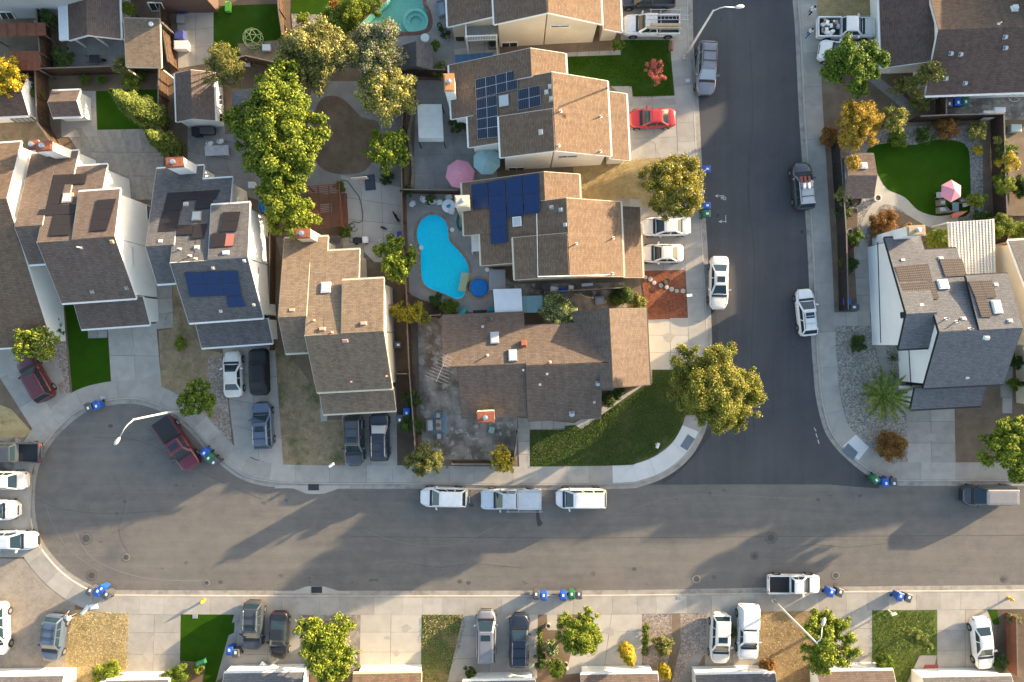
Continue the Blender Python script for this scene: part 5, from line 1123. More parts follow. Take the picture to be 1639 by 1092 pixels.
T('golden_shrub', 'yellow tree behind the left-edge shed', [(8, 112, 24, 3), (22, 130, 24, 2.8), (5, 140, 22, 2.6)], None, L_yellow, .11, 1100, trunk=.12)
T('broadleaf_tree', 'yellow-green tree over the dark red estate car', [(50, 545, 24, 3.4), (72, 540, 22, 3.2), (45, 560, 20, 3), (80, 560, 20, 3)], (70, 555), L_bright, .13, 950, trunk=.12, flower=petal_y, ff=.08)
T('young_tree', 'small olive tree beside the cul-de-sac lamp', [(318, 625, 20, 3.2), (300, 645, 20, 3), (325, 652, 22, 3.2), (335, 635, 16, 3)], (325, 640), L_green, .12, 900, trunk=.1)
T('broadleaf_tree', 'light green tree between cream house and pool', [(622, 402, 22, 3.4), (642, 405, 22, 3.4), (630, 428, 24, 3.6), (648, 422, 16, 3)], (634, 418), L_bright, .17, 800, trunk=.12)
T('round_tree', 'large russet-tinged tree overhanging the street corner', [(1110, 585, 32, 5.5), (1145, 580, 36, 6), (1105, 620, 34, 5.2), (1145, 622, 46, 6.8), (1178, 605, 32, 5.8), (1190, 640, 30, 5.2), (1150, 658, 34, 5.4), (1180, 668, 20, 4.8), (1115, 650, 28, 5)], (1112, 622), leafmat('leaf_corner', (.085, .11, .015), (.22, .24, .035), (.44, .42, .07)), .10, 1700, trunk=.26, flower=petal_o, ff=.09)
T('round_tree', 'dense round tree with white blossom beside the driveway', [(1058, 288, 30, 3.8), (1092, 282, 32, 4), (1078, 305, 38, 4.4), (1100, 312, 26, 3.6), (1070, 325, 26, 3.6)], (1074, 305), leafmat('leaf_amber', (.09, .10, .012), (.24, .22, .02), (.48, .38, .04)), .10, 1500, trunk=.18, flower=petal_w, ff=.06, nclump=22)
T('red_maple', 'small crimson tree on the green front lawn', [(1046, 112, 13, 2.0), (1052, 122, 13, 1.8), (1050, 104, 10, 2.1)], (1046, 120), L_red, .065, 2600, trunk=.06)
T('broadleaf_tree', 'green tree hanging over the white truck at top right', [(1340, 100, 26, 3.8), (1358, 85, 24, 4.4), (1395, 80, 18, 4.2), (1395, 105, 24, 4), (1365, 115, 28, 4.2), (1335, 118, 20, 3.4), (1375, 142, 16, 3.2), (1408, 92, 14, 3.8)], (1355, 118), L_green, .14, 950, trunk=.16)
T('golden_shrub', 'big golden-orange shrub over the corner of the black fence', [(1365, 190, 24, 3), (1390, 187, 24, 3), (1360, 222, 22, 2.6), (1382, 215, 22, 2.8), (1400, 195, 16, 2.6), (1352, 205, 16, 2.6)], None, L_gold, .09, 1500, trunk=.12, nclump=20, cat='shrub')
T('golden_shrub', 'round pale golden shrub right of the big golden one', [(1434, 190, 20, 2.8)], None, L_cream, .09, 1700, trunk=.1, nclump=26, cat='shrub')
T('leaning_shrub', 'tall olive shrub against the top right house wall', [(1495, 112, 18, 4), (1478, 125, 20, 3), (1460, 138, 20, 2.2), (1440, 142, 16, 1.6)], (1462, 140), L_olive, .11, 1100, trunk=.1, cat='shrub')
T('round_tree', 'dense green tree with yellow tip at the right edge', [(1600, 690, 28, 4), (1630, 690, 30, 4.2), (1605, 725, 32, 4.4), (1635, 730, 32, 4.2), (1590, 710, 20, 3.6), (1625, 755, 20, 3.4)], (1600, 712), L_bright, .13, 1200, trunk=.2)
T('street_tree', 'green tree shading the pale car at the bottom', [(505, 1010, 28, 4.4), (535, 1015, 30, 4.6), (515, 1045, 32, 4.6), (550, 1050, 26, 4), (530, 1070, 28, 4), (495, 1030, 20, 4)], (515, 1030), L_bright, .13, 1000, trunk=.16)
T('street_tree', 'compact round green tree beside the pale bottom driveway', [(915, 1003, 22, 3), (940, 1000, 22, 3), (927, 1022, 26, 3.2), (945, 1020, 18, 2.8), (912, 1022, 18, 2.8)], (924, 1012), L_bright, .10, 1600, trunk=.13, nclump=20)
T('street_tree', 'tall green tree around the lower right street lamp', [(1315, 1000, 26, 4.2), (1345, 1010, 24, 4.2), (1318, 1030, 30, 4.6), (1345, 1045, 24, 4), (1310, 1055, 24, 3.8)], (1310, 1010), L_bright, .13, 1000, trunk=.15)
# conifers that lean away from the lens simply because they are tall
def cypress(base, h, r, label, leaf=L_conifer, size=.10, dens=260, tipr=.15, cat='tree', name='cypress_tree', bulge=.3):
    b = G(base[0], base[1], .1); t = thing(name, b, label, cat); n = int(dens*h*r*2*math.pi)
    f = rng.uniform(0, 1, n)**.8; rad = r*np.where(f < bulge, .75+.25*f/bulge, 1-(1-tipr)*(np.maximum(f-bulge, 0)/(1-bulge))**1.3)*(.86+.18*np.sin(f*31+rng.uniform(0, 1, n)))
    a = rng.uniform(0, 2*np.pi, n); tw = np.sin(a*5+f*22)*.12+1; rr = rad*tw*rng.uniform(.7, 1.05, n)
    C = np.stack([rr*np.cos(a), rr*np.sin(a), .15+f*h], 1); Nn = np.stack([np.cos(a), np.sin(a), .5+0*a], 1)
    o = bpy.data.objects.new('crown', leaf_mesh('foliage', C, Nn, size, [leaf], .5, .4)); link(o, t); o['kind'] = 'stuff'
    MB().tube([(b.x, b.y, 0), (b.x, b.y, h*.5), (b.x, b.y, h*.92)], [.14, .1, .03], 8).build('trunk', bark, t)
cypress((258, 196), 8.2, 1.45, 'tall leaning cypress over the artificial lawn')
cypress((284, 240), 5.6, 1.15, 'shorter cypress below the tall one')
T('clipped_shrub', 'broad clipped yellow-green shrub between cream house and pool', [(637, 498, 16, 2.2), (652, 500, 18, 2.5), (668, 504, 18, 2.2), (680, 508, 13, 1.6)], None, leafmat('leaf_lime', (.12, .13, .012), (.30, .27, .02), (.5, .42, .05)), .08, 1700, trunk=.08, cat='shrub')
cypress((996, 473), 2.6, .95, 'dark conical conifer beside the bark bed', L_dark, .09, 300)
cypress((985, 478), 1.8, .8, 'small broad conifer beside the dark conical one', L_dark, .09, 300)
cypress((1000, 1035), 3.6, .75, 'yellow-green upright conifer by the white-rock garden', L_yellow, .09, 350, .3)
cypress((1060, 1066), 2.4, .6, 'golden conifer tip at the bottom edge garage', L_yellow, .09, 350, .3)
# bushes
def bush(x, y, r, z, label, leaf=L_green, size=.07, dens=2800, flower=None, ff=.1, name='bush', cat='bush', nclump=24, group=None):
    return tree(name, label, [(x, y, r, z)], None, leaf, size, dens, trunk=.05, clump=.45, flower=flower, ff=ff, cat=cat, nclump=nclump, group=group)
for a in ((1425, 710, 23, .9, 'rust-red rounded bush in the gravel garden', L_rust), (658, 637, 15, 1.1, 'upper of two round dark bushes left of the stained patio', L_dark), (659, 681, 17, 1.1, 'lower of two round dark bushes left of the stained patio', L_dark),
          (1413, 1060, 14, .9, 'ball-shaped green shrub on the bottom lawn', L_green), (988, 72, 10, .9, 'ball shrub beside the white ladder pickup', L_green), (1373, 551, 14, .6, 'low dark bush in the gravel beside the white house', L_dark), (289, 551, 11, .5, 'small bright bush on the dry lawn', L_bright),
          (210, 131, 15, .9, 'bright green shrub behind the artificial lawn', L_bright), (137, 128, 8, .5, 'leftmost of the small clipped balls behind the artificial lawn', L_green), (163, 127, 8, .5, 'middle small clipped ball behind the artificial lawn', L_green), (227, 123, 8, .5, 'small clipped ball right of the bright shrub', L_green),
          (200, 107, 16, 1.6, 'olive shrub at the corner of the tan patio cover', L_olive), (100, 95, 18, 1.2, 'dark shrubs left of the dark patio', L_dark), (205, 14, 12, 1.8, 'yellow-green shrub behind the tan patio cover', L_bright), (80, 30, 14, 1.6, 'dark bush beside the brick-red patio roof', L_dark),
          (55, 150, 16, 1.0, 'dark green shrub between yellow tree and fence', L_dark), (175, 1075, 20, .9, 'low green shrub left of the bottom driveway', L_bright), (285, 1078, 18, .9, 'low green shrub right of the bottom driveway', L_green), (318, 1068, 9, .7, 'small shrub by the green mailbox', L_bright),
          (883, 1036, 12, .5, 'white-flowered dome bush in the bark garden', L_green), (866, 1058, 12, .6, 'clipped green hedge at the stone garden edge', L_dark), (890, 1070, 14, .5, 'mixed low planting inside the rock ring', L_green),
          (753, 1077, 11, .8, 'clipped box hedge beside the silver minivan', L_dark), (1228, 1063, 12, .6, 'rusty shrub at the brown yard edge', L_rust), (1175, 1012, 9, .4, 'small grey tuft in the white-rock garden', L_grey), (1060, 1030, 16, .8, 'grey-olive shrub in the white-rock garden', L_olive),
          (1326, 220, 15, .7, 'rust-brown shrub at the start of the black fence', L_rust), (1470, 165, 16, 1.0, 'dark shrub beside the curved path at right', L_olive), (1435, 222, 16, .9, 'green bush at the head of the artificial lawn', L_green), (1480, 218, 14, .8, 'leafy bush among the white stones', L_dark),
          (1515, 204, 18, .7, 'dusky red groundcover under the right fence', L_rust), (1562, 211, 16, 1.0, 'olive bush in the top right lawn corner', L_olive), (1565, 240, 9, .7, 'bright yellow ball bush beside the artificial lawn', L_yellow), (1563, 320, 14, 1.2, 'yellow-green bush right of the pink parasol', L_bright), (1572, 350, 14, .8, 'dark low bush right of the seating set', L_dark),
          (1350, 313, 14, 1.6, 'leafy shrub against the garden shed', L_olive), (1366, 262, 12, 3.0, 'golden creeper over the garden shed roof', L_gold), (1350, 340, 12, .7, 'green shrub beside the black fence end', L_dark), (1412, 358, 22, .6, 'rusty brown shrub in the gravel island', L_rust), (1368, 380, 12, 1.0, 'flowering shrub near the copper pots', L_green), (1358, 425, 14, .7, 'grassy dark plant by the black fence', L_dark),
          (1499, 383, 18, 1.3, 'bright yellow-green shrub left of the white pergola', L_bright), (1608, 245, 16, 1.2, 'green shrub behind the dark right fence', L_green), (1612, 262, 16, 1.6, 'yellow shrub behind the dark right fence', L_yellow), (1607, 298, 17, 1.6, 'round yellow-green shrub behind the dark right fence', L_bright), (1600, 225, 10, 1.2, 'pale shrub at the upper end of the dark right fence', L_cream), (1600, 365, 20, 1.6, 'lime shrub beside the white pergola', L_bright), (1635, 375, 18, 1.4, 'sprawling lime plant at the right edge', L_bright), (1632, 300, 20, .7, 'dark vegetable bed plants at the right edge', L_dark),
          (1626, 580, 10, .8, 'dark hedge beside the far right house', L_dark), (1622, 615, 10, .8, 'low hedge end beside the far right house', L_green),
          (540, 40, 24, 1.6, 'green shrub left of the pale green pool', L_green), (565, 22, 24, 2.0, 'tall green shrub touching the pale green pool', L_bright), (590, 8, 22, 1.6, 'green shrub at the top edge beside the pool', L_green), (535, 15, 12, 1.0, 'red-leaved shrub beside the dark lawn', L_rust), (485, 30, 10, .8, 'spindly yellow shrub on the gravel bed', L_bright), (697, 74, 9, 1.0, 'fern-like plant behind the grey shingled shed', L_green), (705, 115, 14, .9, 'green plants beside the grey shed fence', L_olive), (737, 196, 17, .8, 'dark bush in the round stone planter', L_dark),
          (892, 497, 28, 1.6, 'white-flowered bush between the side yard and the corner house', L_green), (1022, 484, 14, .9, 'yellowish shrub at the corner of the bark bed', L_olive), (720, 492, 14, .6, 'left green plants at the foot of the pool', L_green), (700, 482, 12, .7, 'agave-like plants at the foot of the pool', L_dark), (652, 305, 10, .9, 'dark shrub at the top corner of the pool fence', L_dark), (690, 320, 8, .5, 'green plants behind the white pool chairs', L_green),
          (973, 640, 13, .7, 'dark green shrub at the corner house entrance', L_dark), (990, 628, 11, .6, 'second dark shrub at the corner house entrance', L_dark), (620, 285, 10, .5, 'low plants at the basketball hoop', L_dark), (553, 372, 10, .8, 'small plant at the lower end of the pergola', L_green), (543, 300, 10, 1.6, 'small plant at the upper end of the pergola', L_green), (1600, 1060, 14, .6, 'dark plants in the bottom right bed', L_dark), (1622, 990, 10, .6, 'round grey-green plant in the bottom right bed', L_grey)):
    fl = petal_w if 'white-flowered' in a[4] else None
    fl = L_olive if a[5] is L_rust else fl
    bush(*a, flower=fl, ff=.25)
T('hedge_shrub', 'dark green and yellow hedge shrub at the pavement by the stained patio', [(662, 735, 18, 1.4), (685, 728, 22, 2), (700, 742, 18, 1.5), (672, 748, 16, 1.2)], None, L_olive, .1, 1300, trunk=.08, cat='shrub')
T('golden_shrub', 'bright yellow shrub at the pavement by the corner lawn', [(800, 728, 16, 1.8), (810, 742, 16, 1.5), (795, 745, 14, 1.4)], None, L_yellow, .11, 1000, trunk=.07, cat='shrub')
T('side_hedge', 'narrow green hedge along the first white house', [(72, 455, 10, .8), (78, 480, 10, .8), (85, 505, 12, .8), (90, 530, 12, .8)], None, L_dark, .1, 1200, trunk=.05, cat='hedge')
T('strip_hedge', 'narrow clipped hedge left of the white-rock garden', [(1033, 1002+6*k, 6, .35) for k in range(8)], None, L_green, .07, 2500, trunk=.03, cat='hedge')
T('strip_hedge', 'narrow shrub strip beside the navy SUV', [(864, 1010+7*k, 5.5, .3) for k in range(6)], None, L_green, .07, 2500, trunk=.03, cat='hedge')
# fountain-shaped grass shrub and palm
def fronds(name, label, base, h, n, L, wd, leaf, droop, cat, up=.9, nseg=8, pin=True):
    b = G(base[0], base[1], .1); t = thing(name, b, label, cat); random.seed(hash(label) % 1000 if False else len(label))
    top = Vector((b.x, b.y, h))
    if h > .4: MB().tube([(b.x, b.y, 0), (b.x+.03, b.y, h*.5), (b.x, b.y, h)], [.3, .24, .26], 12).build('trunk', bark, t)
    for k in range(n):
        a = 2.39996*k+random.uniform(-.1, .1); e = up*(1-k/n)+.05+random.uniform(-.05, .1); l_ = L*random.uniform(.85, 1.1); d = Vector((math.cos(a), math.sin(a), 0)); P = []
        for s_ in range(nseg+1):
            f = s_/nseg; P.append(top+d*l_*f*math.cos(e*(1-f*.5))+Vector((0, 0, l_*(f*math.sin(e)-droop*f*f))))
        mb = MB(); side = Vector((-d.y, d.x, 0))
        if pin:
            mb.tube(P, [.03*(1-.8*i/nseg) for i in range(nseg+1)], 5)
            for s_ in range(2, nseg*4):
                f = s_/(nseg*4); i = min(int(f*nseg), nseg-1); p = P[i].lerp(P[i+1], f*nseg-i); w_ = wd*math.sin(math.pi*min(1, f*.85+.12))
                dr = (P[i+1]-P[i]).normalized()
                for sg in (-1, 1):
                    q = p+side*sg*w_+dr*w_*.7-Vector((0, 0, w_*.25)); mb.poly([p-dr*.05, q, p+dr*.055])
        else:
            for i in range(nseg):
                w0, w1 = wd*(1-(i/nseg)**2), wd*(1-((i+1)/nseg)**2); mb.poly([P[i]-side*w0, P[i]+side*w0, P[i+1]+side*w1, P[i+1]-side*w1])
        mb.build('frond', leaf, t, fix=False)
palm_leaf = leafmat('palm_leaf', (.07, .11, .015), (.15, .20, .03), (.30, .33, .07), .25)
fronds('palm_tree', 'squat palm with arching fronds in the gravel garden', (1400, 631), 1.5, 24, 2.7, .36, palm_leaf, .22, 'palm')
T('feathery_shrub', 'feathery fountain-shaped shrub on the bottom right lawn', [(1450, 1010, 11, 1.4), (1460, 1016, 13, 2.0), (1472, 1024, 14, 2.2), (1482, 1034, 11, 2.4)], (1455, 1016), L_conifer, .16, 1500, trunk=.07, cat='shrub', aspect=.16)
for k, (x, y, lab) in enumerate(((1427, 573, 'upper spiky plant at the white house entrance'), (1427, 600, 'lower spiky plant at the white house entrance'))): fronds('spiky_plant', lab, (x, y), .2, 22, .75, .03, L_dark, .3, 'plant', up=1.3, pin=False, nseg=4)
# ------------------------------------------------------------------ street furniture
def lamp(base, elbow, head, z, zh, label):
    b = G(*base, .13); e = G(*elbow, z); h = G(*head, zh); t = thing('street_lamp', b, label, 'street lamp')
    top = Vector((b.x, b.y, z))
    MB().tube([b, b+Vector((0, 0, 3)), top], [.13, .10, .075], 12).build('pole', lamp_grey, t, smooth=True); MB().lathe([(.22, 0), (.22, .12), (.14, .2)], b, 14).build('base_plate', lamp_grey, t)
    m_ = top.lerp(h, .5)+Vector((0, 0, .35)); d = (h-top); d.z = 0; d.normalize()
    MB().tube([top-Vector((0, 0, .1)), top.lerp(m_, .5)+Vector((0, 0, .12)), m_, h], [.055, .05, .045, .04], 8).build('arm', lamp_grey, t, smooth=True)
    s_ = Vector((-d.y, d.x, 0)); mb = MB(); rings = []
    for f, w_, zz in ((0, .06, .05), (.15, .13, .08), (.4, .18, .09), (.65, .15, .07), (.78, .06, .03)):
        c = h+d*f; rings.append([c+s_*w_*math.cos(a)+Vector((0, 0, zz*math.sin(a)+.02)) for a in [k*math.pi/5 for k in range(10)]])
    mb.loft(rings); hd = mb.build('lamp_head', lamp_grey, t, smooth=True); MB().lathe([(.13, -.06), (.11, -.1), (.04, -.12)], h+d*.42, 12).build('lens', glass_pale, hd)
lamp((299, 654), (210, 672), (192, 700), 9.6, 9.7, 'street lamp arching over the cul-de-sac')
lamp((1096, 92), (1142, 18), (1176, 12), 9.6, 9.7, 'street lamp above the silver estate at the top of the street')
lamp((1238, 961), (1311, 1028), (1316, 1003), 9.6, 9.7, 'street lamp rising from the lower pavement near the white pickup')
def bin_(x, y, m, label, ang=-90, group=None):
    g = G(x, y, .8); t = thing('wheelie_bin', (g.x, g.y, .13 if (y > 948 or x < 1120 or x > 1440) else .03), label, 'bin', group, rz=R(ang))
    mb = MB(); r = lambda w_, d, z, ox=0: [(ox-d/2+.03, -w_/2, z), (ox+d/2-.03, -w_/2, z), (ox+d/2, -w_/2+.05, z), (ox+d/2, w_/2-.05, z), (ox+d/2-.03, w_/2, z), (ox-d/2+.03, w_/2, z), (ox-d/2, w_/2-.05, z), (ox-d/2, -w_/2+.05, z)]
    mb.loft([r(.46, .50, .05, .02), r(.58, .68, .98), r(.62, .74, 1.0), r(.62, .74, 1.04)]); mb.build('body', m, t, local=True)
    mb = MB(); mb.loft([r(.66, .80, 1.045, .02), r(.66, .80, 1.08, .02), r(.52, .62, 1.14, .02), r(.3, .35, 1.15, .02)]); l_ = mb.build('lid', m, t, local=True)
    MB().tube([(-.44, -.24, 1.0), (-.46, .24, 1.0)], .02, 6).build('handle', m, t, local=True)
    MB().box((.1, 0, 1.155), (.26, .2, .012)).build('sticker', plastic_white, l_, local=True)
    for s_ in (-1, 1): MB().tube([(-.3, s_*.27, .13), (-.3, s_*.33, .13)], .13, 12).build('wheel', rubber, t, local=True)
for a in ((145, 651, bin_grey, 'grey bin beside the blue one at the top of the cul-de-sac', -70), (158, 648, bin_blue, 'blue bin at the top of the cul-de-sac kerb', -70), (331, 723, bin_blue, 'blue bin nearest the maroon pickup bonnet', -130), (338, 731, bin_green, 'green bin between blue and grey near the maroon pickup', -130), (346, 738, bin_grey, 'grey bin third in the row by the maroon pickup', -130),
          (858, 950, bin_grey, 'grey bin, leftmost of five on the lower kerb', 90), (870, 952, bin_blue, 'blue bin next to the leftmost grey one on the lower kerb', 90), (901, 952, bin_blue, 'blue bin beside the green one on the lower kerb', 90), (914.5, 950, bin_green, 'green bin on the lower kerb', 90), (926, 950, bin_grey, 'grey bin right of the green one on the lower kerb', 90),
          (1328, 947, bin_blue, 'blue bin right of the white street pickup', 70), (1342, 947, bin_grey, 'dark bin right of the white street pickup', 70), (1437, 953, bin_blue, 'blue bin above the bottom right lawn', 70), (1450.5, 955, bin_grey, 'dark bin above the bottom right lawn', 70),
          (1399, 766, bin_green, 'green bin at the right-hand street corner', -60), (1415, 771, bin_blue, 'blue bin between green and grey at the right-hand corner', -80), (1428, 771, bin_grey, 'grey bin last in line at the right-hand corner', -85), (160, 945, bin_blue, 'blue bin at the lower left kerb', 60), (148, 944, bin_grey, 'grey bin left of the blue one at the lower left kerb', 60), (174, 950, bin_grey, 'grey bin standing apart at the lower left kerb', 60), (166, 941, bin_blue, 'second blue bin at the lower left kerb', 60),
          (1129, 330, bin_blue, 'blue bin under the white-blossom tree', 0), (1129, 343, bin_green, 'green bin under the white-blossom tree', 0), (1129, 272, bin_blue, 'blue bin behind the white-blossom tree', 0), (652, 659, bin_blue, 'blue bin between two round dark bushes', -90), (641, 670, bin_grey, 'grey bin beside the cream house garage', -90),
          (1529, 165, bin_blue, 'blue bin against the top right house', -90), (1541, 164, bin_green, 'green bin against the top right house', -90), (1515, 167, bin_grey, 'grey bin against the top right house', -90), (1354, 483, bin_blue, 'blue bin inside the black fence end', 180), (1366, 492, bin_grey, 'black bin inside the black fence end', 180), (370, 1039, bin_blue, 'blue bin beside the small artificial lawn at the bottom', 90), (380, 1043, bin_grey, 'grey bin beside the small artificial lawn at the bottom', 90), (637, 552, bin_grey, 'dark bin in the side passage of the cream house', 0)):
    bin_(*a)
hyd = flat('hydrant_yellow', (.62, .38, .03), .5)
for x, y, lab in ((327, 961, 'yellow fire hydrant near the small artificial lawn'), (1614, 957, 'yellow fire hydrant at the bottom right pavement')):
    b = G(x, y, .13); t = thing('fire_hydrant', b, lab, 'hydrant'); MB().lathe([(.17, 0), (.17, .05), (.11, .07), (.11, .5), (.15, .52), (.15, .57), (.12, .66), (.05, .74), (.03, .78)], b, 14).build('barrel', hyd, t, smooth=False)
    for a in (0, 2.1, 4.2): d = Vector((math.cos(a), math.sin(a), 0)); MB().tube([b+d*.09+Vector((0, 0, .42)), b+d*.2+Vector((0, 0, .42))], .055, 8).build('outlet', hyd, t)
# ironwork and marks in the road
iron = flat('iron', (.09, .085, .085), .6, .4); ring_m = M_('manhole_ring', (.15, .138, .126), None, 3); scuff1 = M_('manhole_frame', (.25, .23, .205), None, 3); scuff0 = M_('manhole_patch', (.125, .117, .11), None, 3); dark_p = asphalt_patch
for i, (x, y, r, lab) in enumerate(((138, 862, 7, 'large manhole in the cul-de-sac'), (202, 892, 5, 'small manhole in the cul-de-sac'), (1234, 861, 6.5, 'manhole left of the lower street middle shadow'), (1115, 927, 5.5, 'pale-ringed manhole near the lower right kerb'), (1208, 890, 4.5, 'small manhole above the white street pickup'), (1338, 921, 5, 'manhole right of the white street pickup'), (1608, 927, 4, 'manhole near the bottom right kerb'), (331, 933, 4, 'small cover near the lower left kerb'), (147, 921, 6, 'twin cover near the lower left kerb'))):
    c = G(x, y, .006); t = thing('manhole', c, lab, 'manhole'); rr = r/S
    MB().lathe([(rr*1.55, 0), (rr*1.55, .004)], c, 28).build('patch', ring_m if i % 2 else scuff0, t); MB().lathe([(rr*1.25, .004), (rr*1.25, .010)], c, 28).build('frame', ring_m if not i % 2 else scuff1, t); MB().lathe([(rr*.85, .008), (rr*.85, .016), (rr*.6, .02)], c, 24).build('cover', iron, t)
for x, y, a, lab in ((502, 780, 0, 'storm drain grate on the upper kerb'), (507, 944, 0, 'storm drain grate on the lower kerb')):
    c = G(x, y, .02); t = thing('storm_drain', c, lab, 'drain'); MB().box((c.x, c.y, .03), (1.05, .62, .03)).build('frame', iron, t)
    for k in range(9): MB().box((c.x-.44+k*.11, c.y, .05), (.05, .54, .02)).build('bar', metal_dark, t)
sgn = 1
for yy, lab in ((782, 'a'), (946, 'b')):
    pts = [(440, yy), (470, yy), (490, yy+(8 if yy < 800 else -7)), (520, yy+(8 if yy < 800 else -7)), (542, yy), (560, yy)]
    C = smooth_curve(GP(pts), .5); base_ = [G(560, yy-(5 if yy < 800 else -4)), G(440, yy-(5 if yy < 800 else -4))]; struct(sheet_mb(C+base_, .022).build('drain_apron', concrete, fix=False))
def line(pts, wd, m, z, name='crack_seal'):
    C = smooth_curve(GP(pts, z), .6); mb = MB(); h = wd/2
    a = offs(C, h); b = offs(C, -h)
    for i in range(len(C)-1): mb.poly([(a[i].x, a[i].y, z), (b[i].x, b[i].y, z), (b[i+1].x, b[i+1].y, z), (a[i+1].x, a[i+1].y, z)])
    return struct(mb.build(name, m, fix=True))
seal = M_('crack_seal', (.085, .082, .08), None, 3); scuff = M_('scuff', (.212, .195, .177), (.195, .18, .165), 2)
line([(560, 859), (900, 861), (1250, 859), (1660, 857)], .035, seal, .0065); line([(60, 800), (100, 815), (170, 822), (260, 818)], .03, seal, .007); line([(150, 700), (230, 708), (330, 760), (420, 800)], .03, seal, .0072)
line([(120, 850), (150, 895), (230, 925), (330, 930)], .10, scuff, .0068); line([(70, 800), (85, 840), (110, 880), (160, 915)], .06, scuff, .0069); line([(580, 848), (640, 868), (720, 873), (800, 840)], .05, scuff, .0071); line([(985, 826), (1060, 800), (1130, 792), (1300, 800)], .04, scuff, .0076)
line([(1135, 420), (1150, 640), (1130, 700), (1085, 752), (1060, 770)], .5, M_('edge_seal', (.052, .05, .052), (.062, .06, .06), 1.2), .0085, 'asphalt_edge')
struct(sheet_mb(GP([(1022, 776), (1070, 752), (1120, 776)]), .0082).build('asphalt_tongue', asphalt_new, fix=False)); struct(sheet_mb(GP([(1330, 776), (1372, 752), (1409, 776), (1406, 782)]), .0082).build('asphalt_tongue', asphalt_new, fix=False))
mk = flat('spray_white', (.55, .55, .55), .7)
def marks(strokes, label, wd=.05):
    P0 = G(*strokes[0][0], .01); t = thing('spray_mark', P0, label, 'road marking')
    for k, s_ in enumerate(strokes):
        mb = MB()
        for a, b in zip(s_[:-1], s_[1:]): A, B = G(*a, .011+.0004*k), G(*b, .011+.0004*k); mb.bar(A, B+(B-A)*.08, wd, .003)
        mb.build('stroke', mk, t)
q = lambda *p: [(1120+x/13.65, 290+y/13.65) for x, y in p]
marks([q((345, 325), (520, 320)), q((400, 295), (345, 325), (395, 350)), q((500, 340), (465, 350), (480, 375), (465, 395)), q((505, 400), (500, 350)), q((520, 350), (555, 345), (575, 375), (555, 410), (525, 405), (520, 350))], 'white sprayed arrow with two letters on the dark street')
marks([q((420, 885), (570, 882)), q((490, 855), (420, 885), (480, 910)), q((568, 740), (570, 895))], 'white sprayed arrow with an upright bar on the dark street')
marks([[(1303, 685), (1306, 690)], [(1306, 694), (1308, 700)], [(1309, 704), (1311, 710)]], 'short white dashes near the right-hand corner', .07)
# tactile kerb plates
tact = M_('tactile', (.15, .19, .23), (.13, .165, .2), 4)
for q4, lab in (([(1101, 695), (1112.5, 702.5), (1100, 721.5), (1088.5, 714.5)], 'grey tactile plate on the left street corner'), ([(1357.5, 709.5), (1373.5, 724.5), (1366, 736), (1348.5, 720.5)], 'grey tactile plate on the right street corner')):
    P = GP(q4, .142); c = sum(P, Vector())/4; t = thing('tactile_plate', c, lab, 'tactile plate'); MB().prism(P, [p-Vector((0, 0, .03)) for p in P]).build('plate', tact, t); mb = MB()
    for i in range(9):
        for j in range(6): p = P[0].lerp(P[1], (i+.5)/9).lerp(P[3].lerp(P[2], (i+.5)/9), (j+.5)/6); mb.lathe([(.03, 0), (.018, .008)], p, 6)
    mb.build('studs', tact, t)['kind'] = 'stuff'
# meter lids and small boxes in pavements
for i, (x, y, lab) in enumerate(((1101, 129, 'utility lid beside the silver estate'), (1292, 169, 'utility lid on the right pavement'), (1087, 957, 'utility lid above the white-rock garden'), (312, 987, 'square box lid on the small artificial lawn'), (164, 637, 'pale lid near the cul-de-sac bins'))):
    c = G(x, y, .14); t = thing('utility_lid', c, lab, 'utility lid'); MB().box((c.x, c.y, .142), (.5, .36, .02)).build('frame', concrete_pale, t); MB().box((c.x, c.y, .155), (.4, .27, .012)).build('lid', metal_galv, t)
# ------------------------------------------------------------------ garden furniture
def chair_round(x, y, ang, label, m=plastic_white, s=1.0, z=.13):
    g = G(x, y, .4); t = thing('garden_chair', (g.x, g.y, z), label, 'chair', rz=R(ang))
    MB().loft([[(.24*math.cos(a)*s, .24*math.sin(a)*s, zz) for a in [k*math.pi/6 for k in range(12)]] for zz in (.42, .45)]).build('seat', m, t, local=True)
    mb = MB()
    for k in range(9): a = math.pi*.55+k*math.pi*.9/8; mb.tube([(.26*s*math.cos(a), .26*s*math.sin(a), .44), (.33*s*math.cos(a), .33*s*math.sin(a), .80)], .018, 5)
    mb.tube([(.33*s*math.cos(math.pi*.5+k*math.pi/10), .33*s*math.sin(math.pi*.5+k*math.pi/10), .80 if 1 < k < 9 else .66) for k in range(11)], .03, 6); mb.build('backrest', m, t, local=True)
    for sx in (-1, 1):
        MB().tube([(.2*s, sx*.22*s, .64), (-.15*s, sx*.3*s, .66)], .025, 6).build('armrest', m, t, local=True)
        for sy in (-1, 1): MB().tube([(sy*.17*s, sx*.17*s, .42), (sy*.22*s, sx*.22*s, 0)], .02, 6).build('leg', m, t, local=True)
for i, (x, y, a, lab) in enumerate(((679, 320, 200, 'white chair at the pool fence, second from the corner'), (660, 327, -40, 'white round chair alone in the pool corner'), (693, 323, 270, 'white pool chair, third from the corner'), (704, 324, 270, 'white pool chair left of the round table'), (719, 316, 270, 'white pool chair above the round table'), (723, 340, 90, 'white pool chair below the round table'))): chair_round(x, y, a-180, lab)
chair_round(338, 231, 270-180, 'left white chair at the long white table'); chair_round(355, 227, 280-180, 'right white chair at the long white table')
g = G(718, 330, .7); t = thing('round_table', (g.x, g.y, .13), 'round glass-topped table by the pool fence', 'table')
